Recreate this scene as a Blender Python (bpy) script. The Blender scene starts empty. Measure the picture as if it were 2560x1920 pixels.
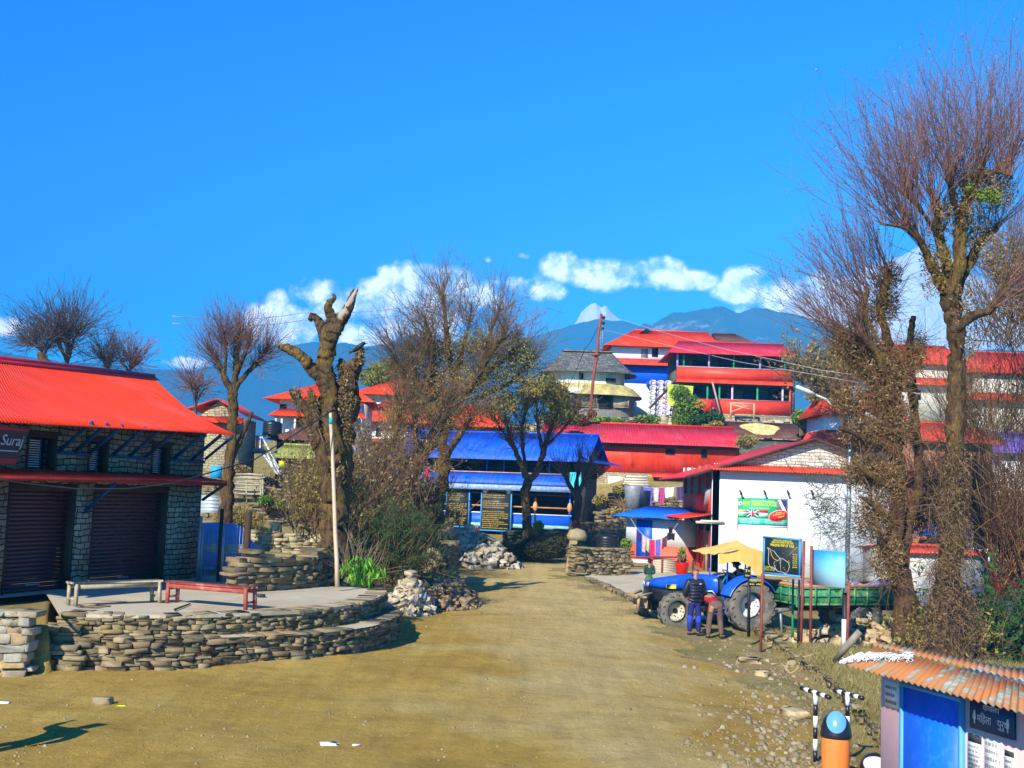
import bpy,math,random
import numpy as np
from mathutils import Vector,Matrix
R_=math.radians
sc=bpy.context.scene
COL=sc.collection
# camera
CAMZ=3.4
F_PX=3000.0
PITCH=math.atan(275/F_PX)
ROLL=0.037
cam_d=bpy.data.cameras.new('camera');cam=bpy.data.objects.new('camera',cam_d);COL.objects.link(cam)
cam_d.sensor_width=36;cam_d.lens=36*F_PX/2560
cam_d.clip_start=0.1;cam_d.clip_end=30000
fwd=Vector((0,math.cos(PITCH),math.sin(PITCH)));rt0=Vector((1,0,0));up0=rt0 .cross(fwd)
rt=rt0*math.cos(ROLL)+up0*math.sin(ROLL);up=-rt0*math.sin(ROLL)+up0*math.cos(ROLL)
cm=Matrix((rt,up,-fwd)).transposed().to_4x4();cm.translation=(0,0,CAMZ)
cam.matrix_world=cm
sc.camera=cam
CP=Vector((0,0,CAMZ))
def ray(px,py):
 return fwd+rt*((px-1280)/F_PX)+up*((960-py)/F_PX)
def at(px,py,Y):
 d=ray(px,py);return CP+d*(Y/d.y)
def ground(px,py,z=0.0):
 d=ray(px,py);return CP+d*((z-CAMZ)/d.z)
def proj(p):
 v=Vector(p)-CP;w=v.dot(fwd)
 return 1280+F_PX*v.dot(rt)/w,960-F_PX*v.dot(up)/w
 # sun
SUN_EL=33.0
sh=Vector((0.44,0.90)).normalized()
sdir=Vector((-sh.x*math.cos(R_(SUN_EL)),-sh.y*math.cos(R_(SUN_EL)),math.sin(R_(SUN_EL))))
sd=bpy.data.lights.new('sun','SUN');sun=bpy.data.objects.new('sun',sd);COL.objects.link(sun)
sd.energy=5.0;sd.angle=R_(0.5);sd.color=(1.0,0.95,0.85)
sun.rotation_euler=(-sdir).to_track_quat('-Z','Y').to_euler();sun.location=(-20,-30,40)
# view
sc.view_settings.view_transform='Standard';sc.view_settings.look='None'
sc.view_settings.exposure=0.72;sc.view_settings.gamma=1.0
sc.render.engine='CYCLES'
cy=sc.cycles
cy.max_bounces=4;cy.diffuse_bounces=2;cy.glossy_bounces=2;cy.transparent_max_bounces=8;cy.volume_bounces=0
cy.use_denoising=True
try:cy.denoiser='OPENIMAGEDENOISE'
except Exception:pass
# world
W=bpy.data.worlds.new('World');sc.world=W;W.use_nodes=True
nt=W.node_tree;nt.nodes.clear()
def N(nt,t,**kw):
 n=nt.nodes.new(t)
 for k,v in kw.items():
  if k=='i':
   for kk,vv in v.items():n.inputs[kk].default_value=vv
  else:setattr(n,k,v)
 return n
def MA(nt,op,a,b=None,c=None,clamp=False):
 n=nt.nodes.new('ShaderNodeMath');n.operation=op;n.use_clamp=clamp
 for i,v in enumerate((a,b,c)):
  if v is None:continue
  if hasattr(v,'is_output'):nt.links.new(v,n.inputs[i])
  else:n.inputs[i].default_value=v
 return n.outputs[0]
def MIXC(nt,fac,a,b,mode='MIX'):
 n=nt.nodes.new('ShaderNodeMix');n.data_type='RGBA';n.blend_type=mode
 for i,v in((0,fac),(6,a),(7,b)):
  if hasattr(v,'is_output'):nt.links.new(v,n.inputs[i])
  elif i==0:n.inputs[0].default_value=v
  else:n.inputs[i].default_value=(*v[:3],1)
 return n.outputs[2]
def RAMP(nt,fac,stops,interp='LINEAR'):
 n=nt.nodes.new('ShaderNodeValToRGB');cr=n.color_ramp;cr.interpolation=interp
 while len(cr.elements)<len(stops):cr.elements.new(0.5)
 for e,(p,c)in zip(cr.elements,stops):
  e.position=p;e.color=(*c[:3],1)if hasattr(c,'__len__')else(c,c,c,1)
 nt.links.new(fac,n.inputs[0]);return n.outputs[0]
sky=N(nt,'ShaderNodeTexSky',sky_type='NISHITA',sun_disc=False)
sky.sun_elevation=R_(SUN_EL);sky.sun_rotation=math.atan2(sdir.x,sdir.y);sky.altitude=2000
sky.air_density=1.0;sky.dust_density=0.3;sky.ozone_density=3.0
hs=N(nt,'ShaderNodeHueSaturation',i={'Saturation':1.45,'Value':1.0})
nt.links.new(sky.outputs[0],hs.inputs['Color'])
skyc=MIXC(nt,1.0,hs.outputs[0],(0.0,1.5,2.3),'MULTIPLY')
tc=N(nt,'ShaderNodeTexCoord')
sp=N(nt,'ShaderNodeSeparateXYZ');nt.links.new(tc.outputs['Generated'],sp.inputs[0])
yc=MA(nt,'MAXIMUM',sp.outputs[1],0.05)
cu=MA(nt,'DIVIDE',sp.outputs[0],yc);cv=MA(nt,'DIVIDE',sp.outputs[2],yc)
cb=N(nt,'ShaderNodeCombineXYZ');nt.links.new(cu,cb.inputs[0]);nt.links.new(cv,cb.inputs[1])
PUFFS=[(995,715,100,62,1.1),(1085,720,110,62,1.1),(950,760,100,60,1),(1040,790,160,75,1),(1170,745,110,50,.85),(925,840,90,50,.9),(700,815,110,65,1),(1000,670,40,26,.9),(1110,690,50,26,.9),(690,755,36,36,.8),(785,730,62,44,.7),(830,775,60,50,.7),(1425,668,75,48,.95),(1500,688,110,44,.95),(1600,690,110,40,.95),(1665,676,58,40,1.),(1720,702,90,30,.8),(1365,728,60,32,.8),(1290,705,80,34,.5),(1875,705,75,46,1.),(1840,730,70,34,.8),(1990,745,130,60,1.1),(2080,745,140,70,1.2),(2020,800,190,60,1),(0,815,85,26,.9),(462,907,60,18,.95),(1310,640,18,10,.45),(1220,650,16,10,.4),(2480,770,200,60,.8),(2900,700,260,70,.9),(-400,800,300,60,.8)]
nz=N(nt,'ShaderNodeTexNoise',i={'Scale':30.0,'Detail':10.0,'Roughness':0.6});nt.links.new(cb.outputs[0],nz.inputs['Vector'])
nz2=N(nt,'ShaderNodeTexNoise',i={'Scale':60.0,'Detail':5.0,'Roughness':0.6});nt.links.new(cb.outputs[0],nz2 .inputs['Vector'])
mx=None
for(px,py,rx,ry,st)in PUFFS:
 d=ray(px,py)
 s=N(nt,'ShaderNodeVectorMath',operation='SUBTRACT');nt.links.new(cb.outputs[0],s.inputs[0]);s.inputs[1].default_value=(d.x/d.y,d.z/d.y,0)
 m=N(nt,'ShaderNodeVectorMath',operation='MULTIPLY');nt.links.new(s.outputs[0],m.inputs[0]);m.inputs[1].default_value=(F_PX/rx,F_PX/ry,0)
 l=N(nt,'ShaderNodeVectorMath',operation='LENGTH');nt.links.new(m.outputs[0],l.inputs[0])
 g=MA(nt,'MULTIPLY',MA(nt,'SUBTRACT',1.15,l.outputs['Value'],clamp=True),st)
 mx=g if mx is None else MA(nt,'MAXIMUM',mx,g)
dens=MA(nt,'ADD',MA(nt,'MULTIPLY',MA(nt,'MINIMUM',mx,.55),1.15),MA(nt,'MULTIPLY',MA(nt,'SUBTRACT',nz.outputs[0],0.5),3.0))
gate=RAMP(nt,mx,[(0.0,0.0),(0.3,1.0)])
cm_=MA(nt,'MULTIPLY',RAMP(nt,dens,[(0.1,0.0),(0.3,.3),(0.7,1.0)],'LINEAR'),gate)
cofs=N(nt,'ShaderNodeVectorMath',operation='ADD');nt.links.new(cb.outputs[0],cofs.inputs[0]);cofs.inputs[1].default_value=(-.006,.009,0)
nz3=N(nt,'ShaderNodeTexNoise',i={'Scale':30.0,'Detail':10.0,'Roughness':0.6});nt.links.new(cofs.outputs[0],nz3 .inputs['Vector'])
cshade=MA(nt,'ADD',MA(nt,'MULTIPLY',MA(nt,'SUBTRACT',nz.outputs[0],nz3 .outputs[0]),2.6),MA(nt,'ADD',0.5,MA(nt,'MULTIPLY',MA(nt,'SUBTRACT',nz2 .outputs[0],.5),.5)))  # noise offset paints lit and shaded sides onto the clouds
ccol=RAMP(nt,cshade,[(0.2,(16,18,20)),(0.5,(26,26,26)),(0.8,(36,33,30))])
fin=MIXC(nt,MA(nt,'MULTIPLY',cm_,0.93),skyc,ccol)
bg=N(nt,'ShaderNodeBackground',i={'Strength':0.085});nt.links.new(fin,bg.inputs[0])
wo=N(nt,'ShaderNodeOutputWorld');nt.links.new(bg.outputs[0],wo.inputs[0])
# materials
MATS={}
def newmat(name):
 m=bpy.data.materials.new(name);m.use_nodes=True;nt=m.node_tree;nt.nodes.clear()
 b=nt.nodes.new('ShaderNodeBsdfPrincipled');o=nt.nodes.new('ShaderNodeOutputMaterial')
 nt.links.new(b.outputs[0],o.inputs[0]);MATS[name]=m
 return m,nt,b
def setin(b,k,v,nt=None):
 if hasattr(v,'is_output'):nt.links.new(v,b.inputs[k])
 else:b.inputs[k].default_value=(*v,1)if hasattr(v,'__len__')and len(v)==3 else v
def coords(nt,kind='Object',scale=(1,1,1)):
 t=nt.nodes.new('ShaderNodeTexCoord');mp=nt.nodes.new('ShaderNodeMapping')
 nt.links.new(t.outputs[kind],mp.inputs[0]);mp.inputs['Scale'].default_value=scale
 return mp.outputs[0]
def NOI(nt,vec,scale,detail=4,rough=.55):
 n=nt.nodes.new('ShaderNodeTexNoise');nt.links.new(vec,n.inputs['Vector'])
 n.inputs['Scale'].default_value=scale;n.inputs['Detail'].default_value=detail;n.inputs['Roughness'].default_value=rough
 return n.outputs[0]
def BUMP(nt,b,h,st=.5,dist=.02):
 n=nt.nodes.new('ShaderNodeBump');n.inputs['Strength'].default_value=st;n.inputs['Distance'].default_value=dist
 nt.links.new(h,n.inputs['Height']);nt.links.new(n.outputs[0],b.inputs['Normal'])
def M(name,col,rough=.7,var=.25,scale=3.,bump=0.,bscale=30.,metal=0.,spec=.3,stretch=(1,1,1),tint=None,tscale=1.5,tamt=.5,kind='Object'):
 m,nt,b=newmat(name)
 v=coords(nt,kind,stretch)
 n1=NOI(nt,v,scale,6,.6)
 lo=tuple(c*(1-var)for c in col);hi=tuple(min(1,c*(1+var))for c in col)
 c=RAMP(nt,n1,[(.3,lo),(.7,hi)])
 if tint:
  t=RAMP(nt,NOI(nt,v,tscale,6,.65),[(.5,0.),(.66,tamt)])
  c=MIXC(nt,t,c,tint)
 setin(b,'Base Color',c,nt);b.inputs['Roughness'].default_value=rough
 b.inputs['Metallic'].default_value=metal;b.inputs['Specular IOR Level'].default_value=spec
 if bump:BUMP(nt,b,NOI(nt,v,bscale,4,.6),bump,.02)
 return m
def MISL(name,cols,rough=.85,bump=.4,bscale=14.,spec=.2,noise=.35,trans=0.):
 """colour per island (each stone / leaf its own), plus fine noise"""
 m,nt,b=newmat(name)
 g=nt.nodes.new('ShaderNodeNewGeometry')
 k=len(cols)
 c=RAMP(nt,g.outputs['Random Per Island'],[(i/max(1,k-1)if k>1 else 0,cc)for i,cc in enumerate(cols)])
 v=coords(nt)
 n1=NOI(nt,v,bscale*.6,5,.65)
 c2=MIXC(nt,1.0,c,RAMP(nt,n1,[(.25,1-noise),(.75,1+noise*.5)]),'MULTIPLY')
 setin(b,'Base Color',c2,nt);b.inputs['Roughness'].default_value=rough;b.inputs['Specular IOR Level'].default_value=spec
 if bump:BUMP(nt,b,NOI(nt,v,bscale,5,.65),bump,.03)
 return m
def MSTONE(name,cols,mortar,bw=.34,rh=.13,msz=.012,bump=.8,distort=.085,rough=.9):
 """coursed stone walling on metre UVs"""
 m,nt,b=newmat(name)
 v=coords(nt,'UV')
 nd=nt.nodes.new('ShaderNodeTexNoise');nt.links.new(v,nd.inputs['Vector']);nd.inputs['Scale'].default_value=2.2;nd.inputs['Detail'].default_value=3
 sb=N(nt,'ShaderNodeVectorMath',operation='SUBTRACT');nt.links.new(nd.outputs['Color'],sb.inputs[0]);sb.inputs[1].default_value=(.5,.5,.5)
 scl=N(nt,'ShaderNodeVectorMath',operation='SCALE');nt.links.new(sb.outputs[0],scl.inputs[0]);scl.inputs['Scale'].default_value=distort*2
 ad=N(nt,'ShaderNodeVectorMath',operation='ADD');nt.links.new(v,ad.inputs[0]);nt.links.new(scl.outputs[0],ad.inputs[1])
 br=nt.nodes.new('ShaderNodeTexBrick');nt.links.new(ad.outputs[0],br.inputs['Vector'])
 br.inputs['Scale'].default_value=1;br.inputs['Brick Width'].default_value=bw;br.inputs['Row Height'].default_value=rh
 br.inputs['Mortar Size'].default_value=msz;br.inputs['Mortar Smooth'].default_value=.25;br.inputs['Bias'].default_value=0
 br.offset=.5;br.squash=.7;br.squash_frequency=3
 br.inputs['Color1'].default_value=(0,0,0,1);br.inputs['Color2'].default_value=(1,1,1,1);br.inputs['Mortar'].default_value=(.5,.5,.5,1)
 k=len(cols)
 c=RAMP(nt,br.outputs['Color'],[(i/(k-1),cc)for i,cc in enumerate(cols)])
 n1=NOI(nt,v,9,6,.7)
 c=MIXC(nt,1.0,c,RAMP(nt,n1,[(.25,.6),(.75,1.25)]),'MULTIPLY')
 c=MIXC(nt,br.outputs['Fac'],c,mortar)
 setin(b,'Base Color',c,nt);b.inputs['Roughness'].default_value=rough;b.inputs['Specular IOR Level'].default_value=.15
 h=MA(nt,'SUBTRACT',MA(nt,'MULTIPLY',n1,.5),br.outputs['Fac'])
 BUMP(nt,b,h,bump,.03)
 return m
def MROOF(name,col,rough=.45,rust=None,rustamt=.5,fade=.2,rs=(1,1,1),spec=.12):
 m,nt,b=newmat(name)
 v=coords(nt,'UV',rs)
 n1=NOI(nt,v,1.3,6,.6)
 c=RAMP(nt,n1,[(.3,tuple(x*(1-fade)for x in col)),(.7,tuple(min(1,x*(1+fade)+.004)for x in col))])
 n3=NOI(nt,coords(nt,'UV',(8,.6,1)),1.0,4,.6)
 c=MIXC(nt,1.0,c,RAMP(nt,n3,[(.3,.8),(.7,1.1)]),'MULTIPLY')
 br=nt.nodes.new('ShaderNodeTexBrick');nt.links.new(coords(nt,'UV'),br.inputs['Vector']);br.offset=.0
 for kk,vv in(('Scale',1),('Brick Width',.78),('Row Height',2.1),('Mortar Size',.018),('Mortar Smooth',.6)):br.inputs[kk].default_value=vv
 br.inputs['Color1'].default_value=(1,1,1,1);br.inputs['Color2'].default_value=(.9,.9,.9,1);br.inputs['Mortar'].default_value=(.62,.58,.58,1)
 c=MIXC(nt,.8,c,br.outputs['Color'],'MULTIPLY')
 st_=NOI(nt,coords(nt,'UV',(5,.35,1)),1.4,6,.65);c=MIXC(nt,RAMP(nt,st_,[(.52,0.),(.7,.35)]),c,(.3,.1,.05));c=MIXC(nt,RAMP(nt,NOI(nt,v,.6,5,.6),[(.5,0.),(.75,.3)]),c,tuple(x*.6+.16 for x in col))
 dn=NOI(nt,v,5.5,8,.75);c=MIXC(nt,RAMP(nt,dn,[(.62,0.),(.72,.55)]),c,tuple(x*.35+.03 for x in col))
 if rust:
  n2=NOI(nt,v,.9,8,.7)
  c=MIXC(nt,RAMP(nt,n2,[(.48,0.),(.6,rustamt)]),c,rust)
 setin(b,'Base Color',c,nt);b.inputs['Roughness'].default_value=rough;b.inputs['Specular IOR Level'].default_value=spec
 BUMP(nt,b,n1,.1,.02)
 return m
 # mesh builder
def link(o):COL.objects.link(o);return o
class MB:
 def __init__(s):s.v=[];s.f=[];s.n=0;s.chunks=[];s.ref=[]
 def add(s,vs,fs):
  k=s.n
  s.v.extend([tuple(p)for p in vs]);s.n+=len(vs)
  s.f.extend([tuple(i+k for i in f)for f in fs])
 def addnp(s,V,Q):s.chunks.append((V,Q))
 def quad(s,a,b,c,d):s.add([a,b,c,d],[(0,1,2,3)])
 def poly(s,pts):s.add(pts,[tuple(range(len(pts)))])
 def hexa(s,p):
  s.add(p,[(3,2,1,0),(4,5,6,7),(0,1,5,4),(1,2,6,5),(2,3,7,6),(3,0,4,7)])
 def box(s,c,size,rot=None,bev=0.):
  hx,hy,hz=[x/2 for x in size];c=Vector(c)
  if bev>0:
   b=min(bev,hx*.9,hy*.9,hz*.9)
   pts=[]
   for(z,k)in((-hz,0),(-hz+b,1),(hz-b,1),(hz,0)):
    x,y=(hx,hy)if k else(hx-b,hy-b)
    bb=b if k else 0
    for(sx,sy)in((-1,-1),(1,-1),(1,1),(-1,1)):
     if k:pts+=[(sx*(x-(b if(sx*sy)>0 else 0)),sy*(y-(b if(sx*sy)<0 else 0)),z),(sx*(x-(b if(sx*sy)<0 else 0)),sy*(y-(b if(sx*sy)>0 else 0)),z)]
     else:pts+=[(sx*(x),sy*(y),z),(sx*x,sy*y,z)]
   fs=[]
   for r in range(3):
    for i in range(8):fs.append((r*8+i,r*8+(i+1)%8,(r+1)*8+(i+1)%8,(r+1)*8+i))
   fs.append(tuple(range(7,-1,-1)));fs.append(tuple(range(24,32)))
  else:
   pts=[(x,y,z)for z in(-hz,hz)for(x,y)in((-hx,-hy),(hx,-hy),(hx,hy),(-hx,hy))]
   fs=[(3,2,1,0),(4,5,6,7),(0,1,5,4),(1,2,6,5),(2,3,7,6),(3,0,4,7)]
  P=[Vector(p)for p in pts]
  if rot is not None:P=[rot@p for p in P]
  s.add([p+c for p in P],fs)
 def bar(s,a,b,w,h=None,upv=(0,0,1)):
  a=Vector(a);b=Vector(b);h=h or w
  d=(b-a).normalized();u=Vector(upv)
  if abs(d.dot(u))>.98:u=Vector((0,1,0))
  x=d.cross(u).normalized();y=x.cross(d)
  x*=w/2;y*=h/2
  s.hexa([a-x-y,a+x-y,b+x-y,b-x-y,a-x+y,a+x+y,b+x+y,b-x+y])
 def tube(s,pts,r,n=8,cap=True):
  pts=[Vector(p)for p in pts];k=len(pts)
  if not hasattr(r,'__len__'):r=[r]*k
  vs=[];px=None
  for i,p in enumerate(pts):
   d=(pts[min(i+1,k-1)]-pts[max(i-1,0)])
   d=d.normalized()if d.length>1e-9 else Vector((0,0,1))
   if px is None:
    u=Vector((0,0,1))if abs(d.z)<.9 else Vector((1,0,0))
    px=d.cross(u).normalized()
   else:
    px=(px-d*px.dot(d));px=px.normalized()if px.length>1e-6 else d.orthogonal().normalized()
   py=d.cross(px)
   for j in range(n):
    a=2*math.pi*j/n
    vs.append(p+(px*math.cos(a)+py*math.sin(a))*r[i])
  fs=[(i*n+j,i*n+(j+1)%n,(i+1)*n+(j+1)%n,(i+1)*n+j)for i in range(k-1)for j in range(n)]
  if cap:fs.append(tuple(range(n-1,-1,-1)));fs.append(tuple((k-1)*n+j for j in range(n)))
  s.add(vs,fs)
 def lathe(s,prof,n=24,c=(0,0,0),rot=None,a0=0,a1=2*math.pi):
  c=Vector(c);full=abs(a1-a0-2*math.pi)<1e-6;m=n if full else n+1
  vs=[]
  for(r,z)in prof:
   for j in range(m):
    a=a0+(a1-a0)*j/n;p=Vector((r*math.cos(a),r*math.sin(a),z))
    vs.append((rot@p if rot is not None else p)+c)
  fs=[]
  for i in range(len(prof)-1):
   for j in range(n):
    j2=(j+1)%m if full else j+1
    fs.append((i*m+j,i*m+j2,(i+1)*m+j2,(i+1)*m+j))
  s.add(vs,fs)
 def sheet(s,A,B,C,D,pitch=.0762,amp=.009,rows=1,sag=None,spw=4,thick=0):
  """corrugated sheet; A-B along the eave, D-C along the ridge, corrugations run A->D"""
  A,B,C,D=map(Vector,(A,B,C,D));L=(B-A).length
  nrm=(B-A).cross(D-A).normalized()
  if nrm.z<0:nrm=-nrm
  n=max(2,int(L/pitch*spw))if amp else 1
  vs=[]
  for j in range(rows+1):
   t=j/rows
   for i in range(n+1):
    u=i/n
    p=(A*(1-u)+B*u)*(1-t)+(D*(1-u)+C*u)*t
    h=amp*math.sin(u*L/pitch*2*math.pi)if amp else 0
    if sag:p=p+Vector(sag(u,t))
    vs.append(p+nrm*h)
  w=n+1
  fs=[(j*w+i,j*w+i+1,(j+1)*w+i+1,(j+1)*w+i)for j in range(rows)for i in range(n)]
  if thick:
   k=len(vs);vs+=[Vector(p)-nrm*thick for p in vs]
   fs+=[(f[3]+k,f[2]+k,f[1]+k,f[0]+k)for f in fs]
   for i in range(n):
    fs.append((i+k,i+1+k,i+1,i));t=rows*w;fs.append((t+i,t+i+1,t+i+1+k,t+i+k))
   for j in range(rows):
    a=j*w;b2=(j+1)*w;fs.append((a,b2,b2+k,a+k));a+=n;b2+=n;fs.append((a+k,b2+k,b2,a))
  s.ref.append((len(s.f),len(s.f)+len(fs),tuple((B-A).normalized()),tuple((D-A).normalized())));s.add(vs,fs)
 def rock(s,c,size,rng,rot=None,jag=.25):
  """an angular stone: a jittered bevelled block"""
  c=Vector(c);vs=[]
  sx,sy,sz=[x/2 for x in size]
  for z in(-1,-.86,.88,1):
   k=.95 if abs(z)==1 else 1.
   for(x,y)in((-1,-.86),(-.93,-1),(.93,-1),(1,-.86),(1,.86),(.93,1),(-.93,1),(-1,.86)):
    p=Vector((x*sx*k*(1+rng.uniform(-jag,jag)),y*sy*k*(1+rng.uniform(-jag,jag)),z*sz*(1+rng.uniform(-jag,jag)*.6)))
    vs.append((rot@p if rot is not None else p)+c)
  fs=[(r*8+i,r*8+(i+1)%8,(r+1)*8+(i+1)%8,(r+1)*8+i)for r in range(3)for i in range(8)]
  fs+=[tuple(range(7,-1,-1)),tuple(range(24,32))]
  s.add(vs,fs)
 def build(s,name,mat,parent=None,local=False,smooth=False,base=None,**tags):
  off=Vector((0,0,0))
  Vs=[np.array(s.v,dtype=np.float64).reshape(-1,3)]if s.n else[]
  if s.chunks:Vs+=[c[0].reshape(-1,3)for c in s.chunks]
  V=np.concatenate(Vs)if Vs else np.zeros((0,3))
  inv=None
  if parent is not None and not local:
   mw=parent.matrix_basis if parent.parent is None else parent.parent.matrix_basis@parent.matrix_basis
   inv=mw.inverted()
   Mx=np.array(inv);V=V@Mx[:3,:3].T+Mx[:3,3]
  if parent is None and not local:
   if base is None:
    base=((V[:,0].min()+V[:,0].max())/2,(V[:,1].min()+V[:,1].max())/2,V[:,2].min())
   off=Vector(base);V=V-np.array(off)
  lens=np.array([len(f)for f in s.f],dtype=np.int32)
  idx=np.array([i for f in s.f for i in f],dtype=np.int32)
  k=s.n
  for(cv_,q)in s.chunks:
   idx=np.concatenate([idx,(q.reshape(-1)+k).astype(np.int32)]);lens=np.concatenate([lens,np.full(len(q),q.shape[1],np.int32)]);k+=len(cv_.reshape(-1,3))
  me=bpy.data.meshes.new(name)
  me.vertices.add(len(V));me.vertices.foreach_set('co',V.astype(np.float32).ravel())
  me.loops.add(len(idx));me.loops.foreach_set('vertex_index',idx)
  st=np.zeros(len(lens),np.int32);st[1:]=np.cumsum(lens)[:-1]
  me.polygons.add(len(lens));me.polygons.foreach_set('loop_start',st)
  me.update(calc_edges=True)
  nf=len(lens);nrm=np.zeros(nf*3,np.float32);me.polygons.foreach_get('normal',nrm);nrm=nrm.reshape(-1,3)
  T=np.stack([-nrm[:,1],nrm[:,0],np.zeros(nf)],1);ln=np.linalg.norm(T,axis=1);flat=ln<.1
  T[flat]=(1,0,0);ln[flat]=1;T=T/ln[:,None]
  B=np.cross(nrm,T);B[flat]=(0,1,0)
  for(f0,f1,t_,b_)in s.ref:T[f0:f1]=t_;B[f0:f1]=b_
  li=np.repeat(np.arange(nf),lens);P=V[idx]
  uv=np.stack([(P*T[li]).sum(1),(P*B[li]).sum(1)],1).astype(np.float32)
  ul=me.uv_layers.new(name='UVMap');ul.data.foreach_set('uv',uv.ravel())
  if smooth:me.polygons.foreach_set('use_smooth',np.ones(nf,bool))
  me.materials.append(mat)
  o=bpy.data.objects.new(name,me);link(o);o.location=off
  if parent is not None:o.parent=parent
  for kk,vv in tags.items():o[kk]=vv
  return o
def thing(name,label,cat,loc=(0,0,0),rotz=0.,group=None,rot=None):
 o=bpy.data.objects.new(name,None);link(o);o.empty_display_size=.2
 o.location=loc;o.rotation_euler=rot if rot else(0,0,rotz)
 o.matrix_basis
 o['label']=label;o['category']=cat
 if group:o['group']=group
 return o
def dup(root,label,loc=None,rotz=None,scale=None):
 def cp(o,par):
  c=o.copy();link(c);c.parent=par
  for ch in[x for x in bpy.data.objects if x.parent==o and x!=c]:cp(ch,c)
  return c
 r=cp(root,None);r['label']=label
 if loc is not None:r.location=loc
 if rotz is not None:r.rotation_euler=(0,0,rotz)
 if scale is not None:r.scale=(scale,)*3
 return r
class Frame:
 """a vertical plane: origin o, horizontal direction d (to the right), outward normal n (towards the viewer)"""
 def __init__(s,o,d):
  s.o=Vector(o);s.d=Vector((d[0],d[1],0)).normalized();s.n=Vector((s.d.y,-s.d.x,0))
 def at(s,px,py,off=0.):
  r=ray(px,py);t=(s.o+s.n*off-CP).dot(s.n)/r.dot(s.n);p=CP+r*t-s.o
  return p.dot(s.d),p.z
 def p(s,a,out,z):return s.o+s.d*a+s.n*out+Vector((0,0,z))
 def box(s,mb,a0,a1,z0,z1,o0,o1):
  mb.hexa([s.p(a0,o1,z0),s.p(a1,o1,z0),s.p(a1,o0,z0),s.p(a0,o0,z0),s.p(a0,o1,z1),s.p(a1,o1,z1),s.p(a1,o0,z1),s.p(a0,o0,z1)])
 def pbox(s,mb,x0,y0,x1,y1,o0,o1):
  a0,z1=s.at(x0,y0);a1,z0=s.at(x1,y1);s.box(mb,a0,a1,z0,z1,o0,o1)
def tag(o,label,cat,group=None):
 o['label']=label;o['category']=cat
 if group:o['group']=group
 return o
def tubes_np(P,R,n=3):
 """P (N,K,3) centre lines, R (N,K) radii -> verts, quads"""
 N_,K,_=P.shape
 D=np.gradient(P,axis=1);D/=np.linalg.norm(D,axis=2,keepdims=True)+1e-9
 U=np.tile(np.array([.31,.83,.46]),(N_,K,1));X=np.cross(D,U);X/=np.linalg.norm(X,axis=2,keepdims=True)+1e-9
 Yv=np.cross(D,X);an=np.arange(n)*2*np.pi/n
 V=P[:,:,None,:]+R[:,:,None,None]*(X[:,:,None,:]*np.cos(an)[None,None,:,None]+Yv[:,:,None,:]*np.sin(an)[None,None,:,None])
 i=np.arange(N_)[:,None,None]*K*n;k=np.arange(K-1)[None,:,None]*n;j=np.arange(n)[None,None,:];j2=(j+1)%n
 Q=np.stack([i+k+j,i+k+j2,i+k+n+j2,i+k+n+j],-1).reshape(-1,4)
 return V.reshape(-1,3),Q
def leaves_np(C,size,rg,aspect=.45,up=0.):
 """a bent leaf quad at each centre"""
 n=len(C);A=rg.normal(size=(n,3));A[:,2]+=up;A/=np.linalg.norm(A,axis=1,keepdims=True)
 B=np.cross(A,rg.normal(size=(n,3)));B/=np.linalg.norm(B,axis=1,keepdims=True)+1e-9
 s_=size*(0.6+.8*rg.random((n,1)))
 V=np.stack([C-A*s_,C+B*s_*aspect,C+A*s_,C-B*s_*aspect],1)
 return V.reshape(-1,3),np.arange(n*4).reshape(-1,4)
 # terrain
TX=[-2600,-600,0,400,640,850,1050,1200,1400,1600,1800,2000,2250,2560,3200,5200]
TY=[-20,16,22,28,34,40,48,58,68,78,88,98,112,130,160,220,320,600,1500,5000,12000]
TZ={-20:[0,0,0,0,0,0,0,0,0,0,0,0,0,0,0,0],16:[.3,.1,0,0,0,0,0,0,0,0,-.05,-.1,-.05,0,0,0],22:[.6,.3,.1,0,0,0,0,0,0,-.1,-.25,-.3,-.2,-.2,-.3,-.3],28:[1,.95,.9,.88,.8,.3,0,0,0,-.1,-.25,-.3,-.25,-.5,-.8,-1],34:[1.4,1.2,.95,.93,.9,.5,.05,.05,.05,0,-.22,-.3,-.25,-.5,-.9,-1.2],40:[2,1.6,1.2,1.0,1.0,.6,.2,.1,.1,.12,.0,-.1,-.2,-.4,-.9,-1.2],48:[3,2.4,1.6,1.0,.9,.75,.45,.25,.25,.3,.3,.2,-.1,-.3,-.6,-1],58:[4,3.2,2.4,2.1,2.2,1.5,.9,.5,.5,.4,.4,.5,.8,.8,.4,0],68:[5,4,3.6,3.4,3.6,2.6,1.3,.8,.8,1.2,1.5,1.6,2.2,2.2,2,1],78:[6,5,4.4,4.4,4.8,4.0,2.6,1.2,1.4,3.0,3.2,3.2,3.8,4,4,3],88:[7,6,5,5.2,6.0,5.6,4.6,3.4,4.6,6.0,6.0,5.2,5.6,6,6,5],98:[7,6,5.4,6,7,7,6.4,5.8,7.4,9.6,9.7,8,7.6,8,8,7],112:[7,6,5.5,6,7.4,7.8,7.6,7.4,9.6,10.6,10.6,9.5,9.5,10,10,9],130:[6,5,5,5.5,7,8,8,8,10,11,11,10,10,11,11,10],160:[3,3,3,4,5,6,6,6,7,8,8,8,8,9,9,8],220:[-10]*16,320:[-50]*16,600:[-160]*16,1500:[-380]*16,5000:[-420]*16,12000:[-420]*16}
TX[3:3]=[162,178]
for _k in TZ:TZ[_k]=TZ[_k][:3]+[TZ[_k][2]*.6+TZ[_k][3]*.4]*2+TZ[_k][3:]
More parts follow.
